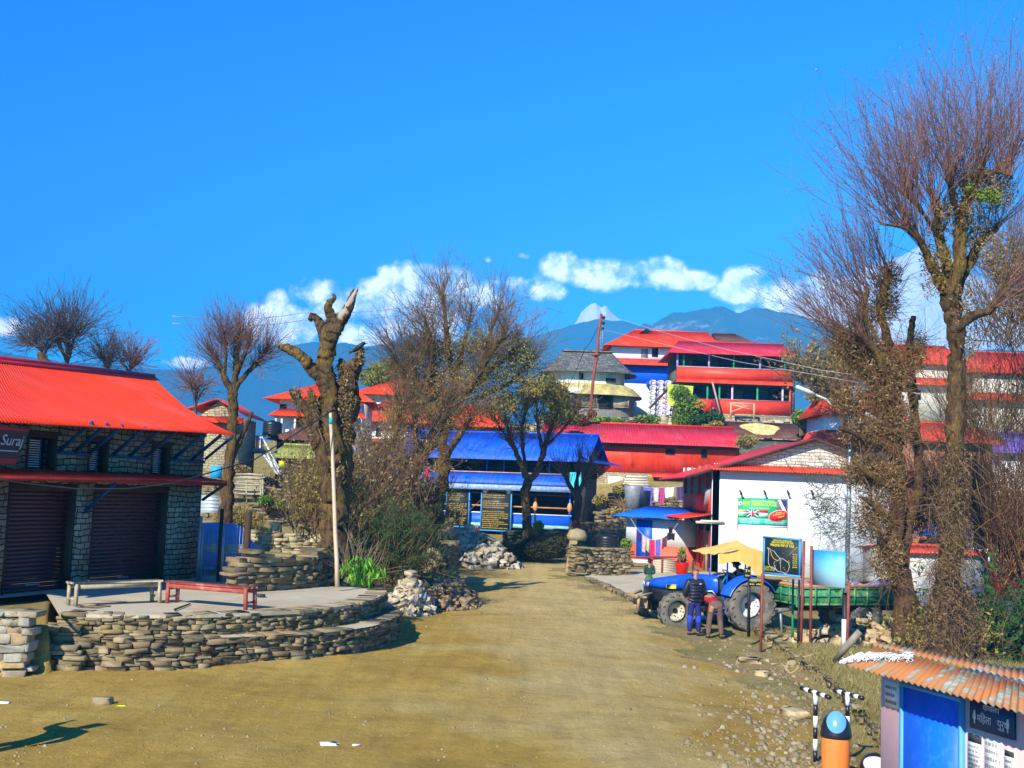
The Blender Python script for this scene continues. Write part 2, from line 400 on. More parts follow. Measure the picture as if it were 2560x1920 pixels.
TY[2:2]=[21.25,21.5];TZ[21.25]=[.1,.0,0,0]+[0]*8+[-.1,-.22,-.26,-.2,-.25,-.25];TZ[21.5]=[.9,.8,.72,.72,0]+TZ[22][5:];TZ[22][:5]=[.9,.82,.74,.74,.0]
_tu=[(x-1280)/3000 for x in TX]
_tz=np.array([TZ[y]for y in TY],float)
BANK=[ground(1862,1566,-.2),ground(1930,1600,-.15),ground(2000,1640,-.1),ground(2080,1700,-.1),ground(2150,1770,-.05),ground(2215,1850,0),ground(2290,1960,0)]
def H(x,y,fine=True):
 ye=max(y,12.0);u=x/ye
 i=int(np.searchsorted(TY,y))-1;i=max(0,min(len(TY)-2,i));t=(y-TY[i])/(TY[i+1]-TY[i]);t=max(0,min(1,t))
 j=int(np.searchsorted(_tu,u))-1;j=max(0,min(len(_tu)-2,j));s=(u-_tu[j])/(_tu[j+1]-_tu[j]);s=max(0,min(1,s))
 t=t*t*(3-2*t)*.5+t*.5;s=s*s*(3-2*s)*.5+s*.5
 z=(_tz[i,j]*(1-s)+_tz[i,j+1]*s)*(1-t)+(_tz[i+1,j]*(1-s)+_tz[i+1,j+1]*s)*t
 if 12<y<33 and x>1:
  best=9;side=0
  for a,b in zip(BANK[:-1],BANK[1:]):
   ab=Vector((b.x-a.x,b.y-a.y));ap=Vector((x-a.x,y-a.y));q=max(0,min(1,ap.dot(ab)/ab.length_squared))
   dd=(ap-ab*q).length
   if dd<best:best=dd;side=ab.x*ap.y-ab.y*ap.x
  sdist=best if side>0 else-best
  k=max(0,min(1,(sdist+.05)/.22));ke=max(0,min(1,(31.5-y)/3))
  z+=.38*k*k*(3-2*k)*ke-.12*math.exp(-((sdist+.35)/.3)**2)*ke
 if fine and y<90:
  z+=(.02*math.sin(x*1.3+y*.7)*math.sin(y*.9-x*.4)+.012*math.sin(x*3.7+1)*math.sin(y*2.9))
 return z
def G(px,py,Y0=None):
 """point on the terrain seen at a photo pixel"""
 r=ray(px,py);t0,t1=10/r.y,14/r.y
 Y=13.0
 while Y<200:
  p=CP+r*(Y/r.y)
  if p.z<=H(p.x,p.y,False):break
  Y+=.1
 return CP+r*(Y/r.y)
def onH(x,y):return Vector((x,y,H(x,y)))
def road_edge(Y):
 T=[(-20,-1.3,1.2),(14,-1.2,.27),(17,-1.2,.26),(20,-.7,.25),(24,-.3,.22),(28,-.13,.16),(34,-.11,.12),(40,-.1,.09),(46,-.1,.05),(52,-.11,.045),(60,-.1,.03),(66,-.08,.0)]
 for a,b in zip(T[:-1],T[1:]):
  if a[0]<=Y<=b[0]:
   t=(Y-a[0])/(b[0]-a[0]);return a[1]*(1-t)+b[1]*t,a[2]*(1-t)+b[2]*t
 return 9,-9
us=sorted(set([round(x,4)for x in list(np.linspace(-.46,.46,300))+list(np.linspace(-1.6,-.47,30))+list(np.linspace(.47,1.6,30))]))
ys=[-20,-10,0,5,9,12]+list(13*(68/13)**(np.arange(200)/199))+list(68.5*(200/68.5)**(np.arange(70)/69))+[230,270,320,450,600,1000,1500,3000,5000,8000,12000]
Vg=[];nu=len(us)
for y in ys:
 for u in us:
  x=u*max(y,12);Vg.append((x,y,H(x,y)))
g1=MB();g2=MB();f1=[];f2=[]
rngr=random.Random(3)
for j in range(len(ys)-1):
 for i in range(nu-1):
  um=(us[i]+us[i+1])/2;ym=(ys[j]+ys[j+1])/2
  l,r_=road_edge(ym)
  w=.012*math.sin(ym*1.7)+.006*math.sin(ym*5.1)
  f=(j*nu+i,j*nu+i+1,(j+1)*nu+i+1,(j+1)*nu+i)
  (f2 if(l+w<um<r_+w and ym<66)else f1).append(f)
def compact(V,F):
 used={};vs=[]
 out=[]
 for f in F:
  g=[]
  for k in f:
   if k not in used:used[k]=len(vs);vs.append(V[k])
   g.append(used[k])
  out.append(tuple(g))
 return vs,out
def ground_mat(name,cols,grass=None,gravel=None,gs=.5,pale=None):
 m,nt,b=newmat(name);v=coords(nt)
 a=NOI(nt,v,.35,7,.6);a2=NOI(nt,v,3.2,8,.7);a3=NOI(nt,v,26,8,.85)
 c=RAMP(nt,MA(nt,'ADD',MA(nt,'MULTIPLY',a,.65),MA(nt,'MULTIPLY',a2,.35)),[(.32,cols[0]),(.5,cols[1]),(.68,cols[2])])
 if pale:
  s_=nt.nodes.new('ShaderNodeSeparateXYZ');nt.links.new(v,s_.inputs[0])
  tr=MA(nt,'SUBTRACT',s_.outputs[0],MA(nt,'MULTIPLY',s_.outputs[1],.045));tr=MA(nt,'ABSOLUTE',MA(nt,'SUBTRACT',tr,.9))
  pk=MA(nt,'ADD',MA(nt,'SUBTRACT',1.,MA(nt,'MULTIPLY',tr,.32)),MA(nt,'ADD',MA(nt,'MULTIPLY',MA(nt,'SUBTRACT',s_.outputs[1],24),.035),MA(nt,'MULTIPLY',MA(nt,'SUBTRACT',a,.5),3.5)))
  c=MIXC(nt,RAMP(nt,pk,[(.0,0.),(1.,.75)]),c,pale)
  c=MIXC(nt,1.,c,RAMP(nt,NOI(nt,coords(nt,'Object',(.45,.8,1)),1.6,10,.75),[(.32,.74),(.5,1.),(.7,1.12)]),'MULTIPLY')
 c=MIXC(nt,1.,c,RAMP(nt,a3,[(.25,.66),(.75,1.25)]),'MULTIPLY')
 st=NOI(nt,coords(nt,'Object',(2.6,.22,1)),1.4,5,.6)
 c=MIXC(nt,1.,c,RAMP(nt,st,[(.3,.86),(.7,1.1)]),'MULTIPLY')
 vo=nt.nodes.new('ShaderNodeTexVoronoi');nt.links.new(v,vo.inputs['Vector']);vo.inputs['Scale'].default_value=13;vo.inputs['Randomness'].default_value=1
 peb=RAMP(nt,vo.outputs['Distance'],[(.10,1.),(.2,0.)])
 pm=MA(nt,'MULTIPLY',peb,RAMP(nt,NOI(nt,v,1.1,4,.6),[(.42,0.),(.62,1.)]))
 c=MIXC(nt,MA(nt,'MULTIPLY',pm,gs),c,MIXC(nt,vo.outputs['Color'],(.42,.36,.24),(.14,.1,.06)))
 if grass:
  gm=RAMP(nt,NOI(nt,v,.7,8,.7),[(.47,0.),(.6,1.)])
  gc=RAMP(nt,NOI(nt,v,9,6,.7),[(.3,grass[0]),(.7,grass[1])])
  c=MIXC(nt,MA(nt,'MULTIPLY',gm,.85),c,gc)
 setin(b,'Base Color',c,nt);b.inputs['Roughness'].default_value=.95;b.inputs['Specular IOR Level'].default_value=.1
 BUMP(nt,b,MA(nt,'ADD',MA(nt,'MULTIPLY',a2,1.),MA(nt,'ADD',MA(nt,'MULTIPLY',a3,.35),MA(nt,'MULTIPLY',pm,.5))),1.,.07)
 return m
m_road=ground_mat('dirt_road_mat',[(.37,.225,.035),(.45,.295,.06),(.51,.37,.1)],gs=.6,pale=(.56,.42,.16))
m_ground=ground_mat('earth_mat',[(.26,.19,.065),(.36,.27,.1),(.42,.34,.15)],grass=((.1,.11,.02),(.26,.23,.05)),gs=.7)
vs,fs=compact(Vg,f1);g1 .add(vs,fs);o=g1 .build('ground',m_ground,local=True,smooth=True,kind='structure')
vs,fs=compact(Vg,f2);g2 .add(vs,fs);o=g2 .build('road',m_road,local=True,smooth=True,kind='structure')
# mountains
def interp(pts,x):
 if x<=pts[0][0]:return pts[0][1]
 for a,b in zip(pts[:-1],pts[1:]):
  if x<=b[0]:t=(x-a[0])/(b[0]-a[0]);return a[1]*(1-t)+b[1]*t
 return pts[-1][1]
from mathutils import noise as mnoise
def ridged(x,y,s,oct_=5):
 v=0;a=1;t=0
 for k in range(oct_):
  n=1-abs(mnoise.noise(Vector((x*s,y*s,3.7*k))))*2;v+=n*a;t+=a;a*=.5;s*=2.1
 return v/t
def ridge(name,label,D,prof,x0,x1,nx,depth,mat,zb=-430,nv=40,rough=.12,ns=.0016,smooth=True):
 mb=MB();V=[]
 for j in range(nv+1):
  v=j/nv
  for i in range(nx+1):
   px=x0+(x1-x0)*i/nx;py=interp(prof,px)
   jag=0 if v<.01 else(mnoise.noise(Vector((px*.021,7.7,D*.01)))*4+mnoise.noise(Vector((px*.08,1.7,D*.01)))*2)*rough*10
   top=at(px,py+jag,D)
   Y=D+depth*.35*max(0,(v-.7))/.3 if v>.7 else D-depth*(1-v/.7)
   X=top.x*Y/D
   if v<=.7:
    t=v/.7;e=t**1.25
    z=zb+(top.z-zb)*e
    w=math.sin(math.pi*t)**.7
    z+=(top.z-zb)*rough*w*2.2*(ridged(X,Y,ns)-.55)
    X+=depth*.12*w*mnoise.noise(Vector((X*ns*.8,Y*ns*.8,9)))
   else:
    t=(v-.7)/.3;z=top.z-(top.z-zb)*.5*t*t
   V.append((X,Y,z))
 w=nx+1
 mb.add(V,[(j*w+i,j*w+i+1,(j+1)*w+i+1,(j+1)*w+i)for j in range(nv)for i in range(nx)])
 o=mb.build(name,mat,local=True,smooth=smooth,kind='structure');return o
def mountain_mat(name,cols,scars=None,s=.004):
 m,nt,b=newmat(name);v=coords(nt)
 n1=NOI(nt,v,s,10,.65);n2=NOI(nt,v,s*9,8,.7)
 c=RAMP(nt,MA(nt,'ADD',MA(nt,'MULTIPLY',n1,.5),MA(nt,'MULTIPLY',n2,.5)),[(.38,cols[0]),(.62,cols[1])])
 if scars:
  q=NOI(nt,coords(nt,'Object',(1,1,.45)),s*1.9,9,.7)
  c=MIXC(nt,RAMP(nt,q,[(.55,0.),(.6,.9)]),c,scars)
 setin(b,'Base Color',c,nt);b.inputs['Roughness'].default_value=1;b.inputs['Specular IOR Level'].default_value=0
 BUMP(nt,b,n2,.6,30)
 return m
m_mtn=mountain_mat('forest_slope_mat',[(.018,.035,.022),(.05,.075,.03)],None)
m_mtn2=mountain_mat('bare_slope_mat',[(.03,.05,.025),(.07,.085,.035)],(.36,.3,.2))
ridge('mountain','',3800,[(-900,900),(-100,860),(0,868),(60,885),(330,915),(400,920),(480,922),(560,905),(640,880),(700,868),(741,859),(770,851),(784,848),(820,858),(853,848),(870,852),(918,863),(947,857),(998,841),(1040,838),(1120,850),(1250,852),(1330,838),(1380,822),(1430,806),(1498,790),(1540,796),(1600,808),(1700,830),(1900,860),(2400,900)],-900,2400,330,2300,m_mtn,nv=36)
ridge('mountain','',3000,[(1450,900),(1560,840),(1608,806),(1628,811),(1678,785),(1738,775),(1776,771),(1802,766),(1825,772),(1851,782),(1869,775),(1892,771),(1930,774),(2000,792),(2080,815),(2160,850),(2300,870),(3600,900)],1450,3600,230,1900,m_mtn2,nv=40,rough=.16)
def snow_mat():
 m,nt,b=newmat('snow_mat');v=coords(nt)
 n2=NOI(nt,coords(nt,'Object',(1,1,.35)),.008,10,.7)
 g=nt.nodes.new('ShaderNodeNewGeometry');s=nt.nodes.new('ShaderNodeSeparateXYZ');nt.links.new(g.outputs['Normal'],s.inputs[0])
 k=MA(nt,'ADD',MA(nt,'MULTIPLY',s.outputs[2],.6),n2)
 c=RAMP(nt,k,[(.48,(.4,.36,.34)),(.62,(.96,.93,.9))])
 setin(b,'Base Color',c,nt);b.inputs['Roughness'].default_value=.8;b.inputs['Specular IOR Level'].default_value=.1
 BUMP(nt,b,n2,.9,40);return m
m_snow=snow_mat()
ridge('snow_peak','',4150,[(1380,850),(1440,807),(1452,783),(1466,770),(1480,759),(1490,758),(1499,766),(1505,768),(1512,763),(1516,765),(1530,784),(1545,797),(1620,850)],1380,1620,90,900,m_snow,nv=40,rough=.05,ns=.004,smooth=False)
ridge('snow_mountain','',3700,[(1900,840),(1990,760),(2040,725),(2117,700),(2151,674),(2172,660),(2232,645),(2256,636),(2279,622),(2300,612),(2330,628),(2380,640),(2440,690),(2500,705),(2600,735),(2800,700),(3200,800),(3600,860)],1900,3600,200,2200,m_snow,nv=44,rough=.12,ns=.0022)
# haze
hz=MB();hz.box((0,2900,385),(9000,6800,1650))
hm=bpy.data.materials.new('haze_mat');hm.use_nodes=True;hn=hm.node_tree;hn.nodes.clear()
pv=hn.nodes.new('ShaderNodeVolumePrincipled');ho=hn.nodes.new('ShaderNodeOutputMaterial');hn.links.new(pv.outputs[0],ho.inputs['Volume'])
pv.inputs['Color'].default_value=(.085,.5,1.0,1);pv.inputs['Density'].default_value=.00028;pv.inputs['Anisotropy'].default_value=-.42
o=hz.build('haze',hm,local=True,kind='stuff')
# shared materials
STONE_TONES=[(.27,.2,.1),(.18,.135,.065),(.36,.28,.15),(.12,.1,.055),(.31,.24,.13),(.22,.15,.07),(.17,.15,.095),(.33,.23,.1)]  # the stones' own ochre and brown colours
m_dry=MISL('dry_stone_mat',STONE_TONES,bscale=12)
m_dry_grey=MISL('grey_dry_stone_mat',[(.22,.165,.08),(.31,.24,.12),(.14,.105,.055),(.37,.29,.15),(.25,.19,.09),(.29,.2,.075)],bscale=10)
m_pale=MISL('pale_rubble_mat',[(.56,.49,.34),(.44,.38,.26),(.62,.55,.4),(.38,.3,.18),(.5,.42,.26)],bscale=9,noise=.25)
m_orange_rubble=MISL('ochre_rubble_mat',[(.55,.38,.15),(.46,.33,.16),(.6,.46,.24),(.38,.27,.13),(.52,.42,.26)],bscale=9,noise=.25)
m_brown_rubble=MISL('brown_rubble_mat',[(.3,.2,.1),(.4,.27,.13),(.22,.16,.1),(.5,.33,.14),(.34,.28,.18)],bscale=9)
m_mortared=MSTONE('coursed_stone_mat',[(.3,.28,.2),(.22,.2,.14),(.38,.35,.25),(.27,.24,.16),(.34,.28,.17)],(.03,.028,.022),.3,.13,.014)
m_white_stone=MSTONE('whitewashed_stone_mat',[(.66,.6,.48),(.74,.7,.58),(.58,.5,.36),(.72,.68,.56),(.62,.5,.3)],(.2,.15,.1),.42,.14,.012)
m_yellow_stone=MSTONE('yellow_stone_mat',[(.42,.34,.18),(.5,.42,.24),(.34,.28,.15),(.46,.38,.22)],(.12,.09,.05),.36,.13,.012)
m_dark_stone=MSTONE('dark_slate_wall_mat',[(.13,.12,.1),(.2,.19,.16),(.09,.085,.07),(.17,.15,.12)],(.02,.02,.018),.4,.09,.01)
RED=(.9,.05,.01);CRIM=(.66,.03,.055);BLUE=(.006,.11,.66)
m_red_roof=MROOF('red_roof_mat',RED,fade=.1)
m_red_roof_old=MROOF('faded_red_roof_mat',(.74,.055,.022),fade=.2)
m_crim_roof=MROOF('crimson_roof_mat',CRIM,fade=.14)
m_blue_roof=MROOF('blue_roof_mat',BLUE,fade=.25)
m_blue_paint=M('blue_paint_mat',(.008,.11,.68),.45,.15,2,spec=.4)
m_red_tin=MROOF('red_tin_wall_mat',(.8,.045,.012),rough=.5,fade=.2)
m_brown_roof=MROOF('brown_roof_mat',(.13,.052,.035),fade=.3,rough=.6)
m_concrete=M('concrete_mat',(.46,.4,.26),.95,.12,1.4,bump=.2,bscale=9,tint=(.34,.28,.16),tscale=.8,tamt=.6,spec=.1)
m_slab=M('sandy_slab_mat',(.5,.43,.28),.95,.12,1.1,bump=.25,bscale=6,tint=(.36,.28,.14),tscale=.5,tamt=.7,spec=.1)
m_white_wall=M('white_plaster_mat',(.82,.82,.8),.9,.05,1.2,bump=.15,bscale=5,tint=(.62,.58,.48),tscale=.6,tamt=.35,spec=.1)
m_cream_wall=M('cream_plaster_mat',(.7,.64,.5),.9,.12,1.2,bump=.2,bscale=4,tint=(.4,.34,.22),tscale=.8,tamt=.6,spec=.1)
m_dark=M('dark_interior_mat',(.012,.011,.013),.9,.3,2)  # near-black colour stands in for shade inside rooms and openings
m_dkwood=M('dark_timber_mat',(.05,.028,.016),.8,.35,3,bump=.3,bscale=18,stretch=(1,1,.2))
m_wood=M('weathered_timber_mat',(.34,.24,.13),.85,.3,4,bump=.4,bscale=20,stretch=(.3,.3,3))
m_greywood=M('grey_timber_mat',(.4,.33,.2),.85,.25,5,bump=.4,bscale=24,tint=(.2,.15,.08),tscale=3)
m_redwood=M('worn_red_timber_mat',(.42,.085,.055),.75,.25,4,bump=.4,bscale=22,tint=(.5,.26,.17),tscale=4,tamt=.8)
m_steel=M('grey_steel_mat',(.3,.31,.32),.5,.2,5,metal=.3)
m_rustpole=M('brown_painted_pole_mat',(.26,.06,.035),.6,.25,6)
m_blackmetal=M('black_steel_mat',(.02,.02,.022),.5,.2,5)
m_bluestrut=M('dark_blue_timber_mat',(.01,.06,.16),.6,.3,5)
m_white=M('white_paint_mat',(.8,.8,.8),.5,.05,3)
m_wire=M('black_cable_mat',(.02,.02,.02),.6,.1,3)
m_lightwire=M('pale_cable_mat',(.5,.45,.42),.6,.1,3)
m_green=M('green_paint_mat',(.01,.25,.09),.5,.2,4)
m_shutter=M('dark_red_shutter_mat',(.085,.022,.018),.45,.25,2,spec=.5,tint=(.03,.012,.012),tscale=1,tamt=.6)
# dry stone walls made of stones
def drywall(mb,path,zb,zt,rng,thick=.35,lo=(.12,.4),hi=(.045,.12),side=1,top=True,ends=True,jag=.17,core=None):
 """courses of separate stones along a ground path; side=+1: face on the right-hand side of the walking direction"""
 P=[Vector((p[0],p[1],0))for p in path];seg=[(b-a).length for a,b in zip(P[:-1],P[1:])];L=sum(seg)
 def pt(s):
  s=max(0,min(L-1e-6,s))
  for a,b,l in zip(P[:-1],P[1:],seg):
   if s<=l:d=(b-a)/l;return a+d*s,d
   s-=l
  return P[-1],(P[-1]-P[-2]).normalized()
 fz=zb if callable(zb)else(lambda s,p:zb);ft=zt if callable(zt)else(lambda s,p:zt)
 k=0;h=0.
 H_=max(ft(s,pt(s)[0])-fz(s,pt(s)[0])for s in[L*i/10 for i in range(11)])
 while h<H_:
  ch=rng.uniform(*hi);s=rng.uniform(-.2,0)
  while s<L:
   w=rng.uniform(*lo);p,d=pt(s+w/2);n=Vector((d.y,-d.x,0))*side
   b0=fz(s,p);t0=ft(s,p)
   if b0+h<t0-.02 and s+w>0:
    hh=min(ch*rng.uniform(.8,1.25),t0-b0-h+.03)
    rot=Matrix((d,n,Vector((0,0,1)))).transposed()@Matrix.Rotation(rng.uniform(-.05,.05),3,'Y')
    last=b0+h+ch>t0-.02
    dep=thick*rng.uniform(.7,1.05)if not last else thick*1.1
    mb.rock(p-n*(dep/2-rng.uniform(-.05,.04))+Vector((0,0,b0+h+hh/2)),(w*.96,dep,hh*.94),rng,rot,jag)
   s+=w
  h+=ch
 N_=max(2,int(L/.6))
 for i in range(N_):
  a,da=pt(L*i/N_);b,db=pt(L*(i+1)/N_);na=Vector((da.y,-da.x,0))*side;nb=Vector((db.y,-db.x,0))*side
  z0=Vector((0,0,fz(0,a)-.1));z1=Vector((0,0,min(ft(0,a),ft(0,b))-.05))
  q=[a-na*.1,b-nb*.1,b-nb*thick*.95,a-na*thick*.95]
  mb.hexa([x+z0 for x in q]+[x+z1 for x in q])
def stonewall(name,label,cat,path,zb,zt,seed,mat=None,group=None,**kw):
 mb=MB();drywall(mb,path,zb,zt,random.Random(seed),**kw)
 return tag(mb.build(name,mat or m_dry),label,cat,group)
 # the stone shop on the left
F0=ground(30,1487,.95);F1=ground(497,1445,.95);SF=Frame(F0,F1-F0)
shop=thing('stone_shop','two storey stone shop with bright red corrugated roof and dark roller shutters','shop building',F0)
wall=MB()
WZ=2.32;S0,S1=-4.2,6.48;T0=3.72
def W_(a0,a1,z0,z1,o0=-.45,o1=0):SF.box(wall,a0,a1,z0,z1,o0,o1)
W_(S0,-.32,0,2.6);W_(1.76,2.3,0,2.6);W_(5.1,S1,0,2.6);W_(-.32,1.76,WZ,2.6);W_(2.3,5.1,WZ,2.6)
wins=[(.1,1.0),(2.02,2.72),(4.3,5.05)]
prev=S0
for a,b in wins:
 W_(prev,a,2.6,T0);W_(a,b,3.34,T0);prev=b
W_(prev,S1,2.6,T0)
SF.box(wall,S1-.45,S1-.003,0,T0,-5.2,-.45)
wall.poly([SF.p(S1-.005,-.1,T0),SF.p(S1-.005,-5.2,T0),SF.p(S1-.005,-2.6,5.05)])
SF.box(wall,S0,S1,0,T0,-5.6,-5.2);SF.box(wall,S0,S0+.4,0,T0,-5.2,-.45)
wo_=wall.build('wall',m_mortared,shop)
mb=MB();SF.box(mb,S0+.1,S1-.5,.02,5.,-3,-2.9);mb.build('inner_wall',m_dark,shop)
E0=SF.p(*[SF.at(-330,1046,1.0)[0],1.0,SF.at(0,1060,1.0)[1]-.05]);E1=SF.p(SF.at(560,1086,1.0)[0],1.0,3.70)
Rg0=SF.p(SF.at(-330,871,-2.6)[0],-2.6,5.0);Rg1=SF.p(SF.at(384,943,-2.6)[0],-2.6,5.3)
r=MB()
def sag(u,t):
 k=max(0,u-.86)/.14
 fl=SF.d*(.55*k*max(0,1-t*1.6)**2.2)
 return fl+Vector((0,0,-.10*math.sin(math.pi*t)))
r.sheet(E0,E1,Rg1,Rg0,pitch=.09,amp=.014,rows=8,sag=sag,thick=.012)
roof=r.build('roof',m_red_roof,shop,smooth=False)
r=MB();Bk0=SF.p(S0-1,-6.2,3.5);Bk1=SF.p(S1+.6,-6.2,3.7)
r.sheet(Bk1,Bk0,Rg0-Vector((0,0,.01)),Rg1-Vector((0,0,.01)),pitch=.09,amp=.014,rows=2,thick=.012);r.build('rear_roof',m_red_roof,shop)
r=MB();r.tube([Rg0+Vector((0,0,.03)),Rg1+Vector((0,0,.03))],.07,8)
a=SF.n*.2;r.sheet(Rg0+a-Vector((0,0,.07)),Rg1+a-Vector((0,0,.07)),Rg1+Vector((0,0,.06)),Rg0+Vector((0,0,.06)),amp=0,thick=.01)
r.build('ridge_cap',M('ridge_cap_mat',(.42,.02,.035),.5),roof)
aw=MB();z0,z1=SF.at(0,1187,.75)[1],SF.at(555,1205,.75)[1]
A0=SF.p(-3.4,.75,2.46);A1=SF.p(6.55,.75,2.5)
aw.sheet(A0,A1,SF.p(6.3,0.01,2.6),SF.p(-3.4,0.01,2.57),pitch=.09,amp=.014,rows=1,thick=.01);aw.build('awning',m_red_roof,shop)
f=MB();f.bar(A0-Vector((0,0,.07))-SF.n*.06,A1-Vector((0,0,.07))-SF.n*.06,.05,.09);f.build('awning_fascia',M('fascia_mat',(.3,.02,.015),.6),shop)
g=MB();g.sheet(SF.p(6.55,.75,2.5),SF.p(6.95,-2.5,2.45),SF.p(6.49,-2.5,2.6),SF.p(6.49,.0,2.6),pitch=.09,amp=.01,thick=.01);g.build('side_awning',m_red_roof,shop)
for(a,b)in((-.32,1.76),(2.3,5.1)):
 s=MB();n=26
 for i in range(n):
  z=.02+(WZ-.02)*i/n;dz=(WZ-.02)/n
  s.hexa([SF.p(a+.06,-.16,z),SF.p(b-.06,-.16,z),SF.p(b-.06,-.24,z),SF.p(a+.06,-.24,z),SF.p(a+.06,-.185,z+dz*.86),SF.p(b-.06,-.185,z+dz*.86),SF.p(b-.06,-.24,z+dz*.86),SF.p(a+.06,-.24,z+dz*.86)])
 sh_=s.build('roller_shutter',m_shutter,shop)
 h=MB();h.tube([SF.p((a+b)/2-.2,-.13,.16),SF.p((a+b)/2+.2,-.13,.16)],.02,6);h.build('handle',m_steel,sh_)
 j=MB();SF.box(j,a,a+.09,0,WZ,-.3,-.02);SF.box(j,b-.09,b,0,WZ,-.3,-.02);SF.box(j,a,b,WZ-.16,WZ-.003,-.3,-.01);j.build('shutter_frame',m_dkwood,shop)
SF.pt=None
for(a,b)in wins:
 w=MB()
 SF.box(w,a,a+.06,2.6,3.34,-.2,.02);SF.box(w,b-.06,b,2.6,3.34,-.2,.02);SF.box(w,a,b,3.28,3.34,-.2,.022);SF.box(w,a-.1,b+.1,3.34,3.42,-.2,.03)
 fo=w.build('window',m_dkwood,shop)
 l=MB();am=a+.06+(b-a-.12)*.55
 SF.box(l,a+.07,a+.11,2.62,3.27,-.1,-.04);SF.box(l,am-.04,am,2.62,3.27,-.1,-.04)
 l.build('shutter_leaf',m_bluestrut,fo)
 sl=MB()
 for k in range(12):
  z=2.66+k*.05;sl.bar(SF.p(a+.11,-.055,z),SF.p(am-.04,-.055,z),.02,.022)
 sl.build('louvre',M('pale_louvre_mat',(.5,.5,.48),.6),fo)
 d=MB();SF.box(d,a+.05,b-.05,2.6,3.3,-.4,-.3);d.build('opening',m_dark,fo)  # dark slab in the recess, coloured as the unlit opening
for(a,b,ps)in((.95,2.05,(1.0,1.5,2.0)),(2.72,4.1,(2.8,3.4,4.0)),(5.0,6.45,(5.1,5.85))):
 st=MB();st.bar(SF.p(a,.05,2.98),SF.p(b,.05,2.98),.06,.07)
 for p_ in ps:st.bar(SF.p(p_,.05,3.0),SF.p(p_+.04,.88,3.66),.06,.07)
 st.build('eave_strut',m_bluestrut,shop)
for A_,B_ in(((6.5,.02,3.05),(7.0,.5,3.68)),((6.5,.02,2.0),(6.6,.6,2.42)),((2.05,.0,1.7),(2.3,.66,2.42))):
 st=MB();st.bar(SF.p(*A_),SF.p(*B_),.065);st.build('eave_strut',m_bluestrut,shop)
b_=MB();SF.box(b_,S0,S1+.003,3.62,T0+.02,-.1,.05);b_.build('eave_beam',m_dkwood,shop)
SF2=Frame(SF.p(-2.4,.86,2.52),SF.d+Vector((-.04,0,0)))
b0_=SF.at(38,1172,.72)[0];b1_=SF.at(76,1076,.86)[0]
ban=MB();ban.quad(SF.p(-3.6,.72,2.66),SF.p(b0_,.72,2.66),SF.p(b1_,.86,3.4),SF.p(-3.6,.86,3.4))
ban.quad(SF.p(-3.6,.70,2.66),SF.p(-3.6,.84,3.4),SF.p(b1_,.84,3.4),SF.p(b0_,.70,2.66))
bt=thing('shop_banner','dark shop banner with white script and red bands hanging under the red eave','banner',SF.p(-2.6,.8,2.66))
bo=ban.build('cloth',M('dark_banner_mat',(.055,.03,.035),.6,.3,3),bt)
q=MB();q.quad(SF.p(-3.6,.735,2.68),SF.p(b0_-.05,.735,2.68),SF.p(b0_+.04,.755,2.78),SF.p(-3.6,.755,2.78));q.quad(SF.p(-3.6,.862,3.33),SF.p(b1_-.08,.862,3.33),SF.p(b1_-.02,.87,3.39),SF.p(-3.6,.87,3.39));q.build('red_band',M('banner_red_mat',(.35,.02,.03),.6),bt)
def text_obj(s,name,parent,mat,O,X,Yv,size,align='LEFT',ext=0.0015,ys='BOTTOM',shear=0,fit=None):
 """lettering laid on a surface: O origin, X reading direction, Yv up direction"""
 c=bpy.data.curves.new(name,'FONT');c.body=s;c.size=size;c.align_x=align;c.align_y=ys;c.extrude=ext;c.shear=shear;c.resolution_u=3
 o=bpy.data.objects.new('tmp_text',c);COL.objects.link(o)
 bpy.context.view_layer.update()
 me=bpy.data.meshes.new_from_object(o.evaluated_get(bpy.context.evaluated_depsgraph_get()))
 COL.objects.unlink(o);bpy.data.objects.remove(o);bpy.data.curves.remove(c)
 V=np.zeros(len(me.vertices)*3,np.float32);me.vertices.foreach_get('co',V);V=V.reshape(-1,3)
 if len(V)==0:return None
 if fit:V[:,0]*=fit/max(1e-6,(V[:,0].max()-V[:,0].min()))
 X=Vector(X).normalized();Yv=Vector(Yv);Yv=(Yv-X*Yv.dot(X)).normalized();Z=X.cross(Yv)
 off=Vector((0,0,0))
 if parent is not None:
  mw=parent.matrix_basis if parent.parent is None else parent.parent.matrix_basis@parent.matrix_basis
  inv=mw.inverted()
 else:inv=Matrix()
 A=np.array(X)[None]*V[:,:1]+np.array(Yv)[None]*V[:,1:2]+np.array(Z)[None]*V[:,2:3]+np.array(Vector(O))[None]
 Mi=np.array(inv);A=A@Mi[:3,:3].T+Mi[:3,3]
 me.vertices.foreach_set('co',A.astype(np.float32).ravel());me.update()
 me.materials.clear();me.materials.append(mat)
 t=bpy.data.objects.new(name,me);link(t)
 if parent is not None:t.parent=parent
 return t
m_txt_grey=M('banner_lettering_mat',(.5,.48,.5),.6)
text_obj('e Suraj','lettering',bt,m_txt_grey,SF.p(b1_-1.0,.84,2.98),SF.d,(0,0,1),.3,shear=.35)
q=MB();q.bar(SF.p(b1_-.8,.82,2.93),SF.p(b1_-.25,.82,2.93),.02);q.build('stroke',m_txt_grey,bt)
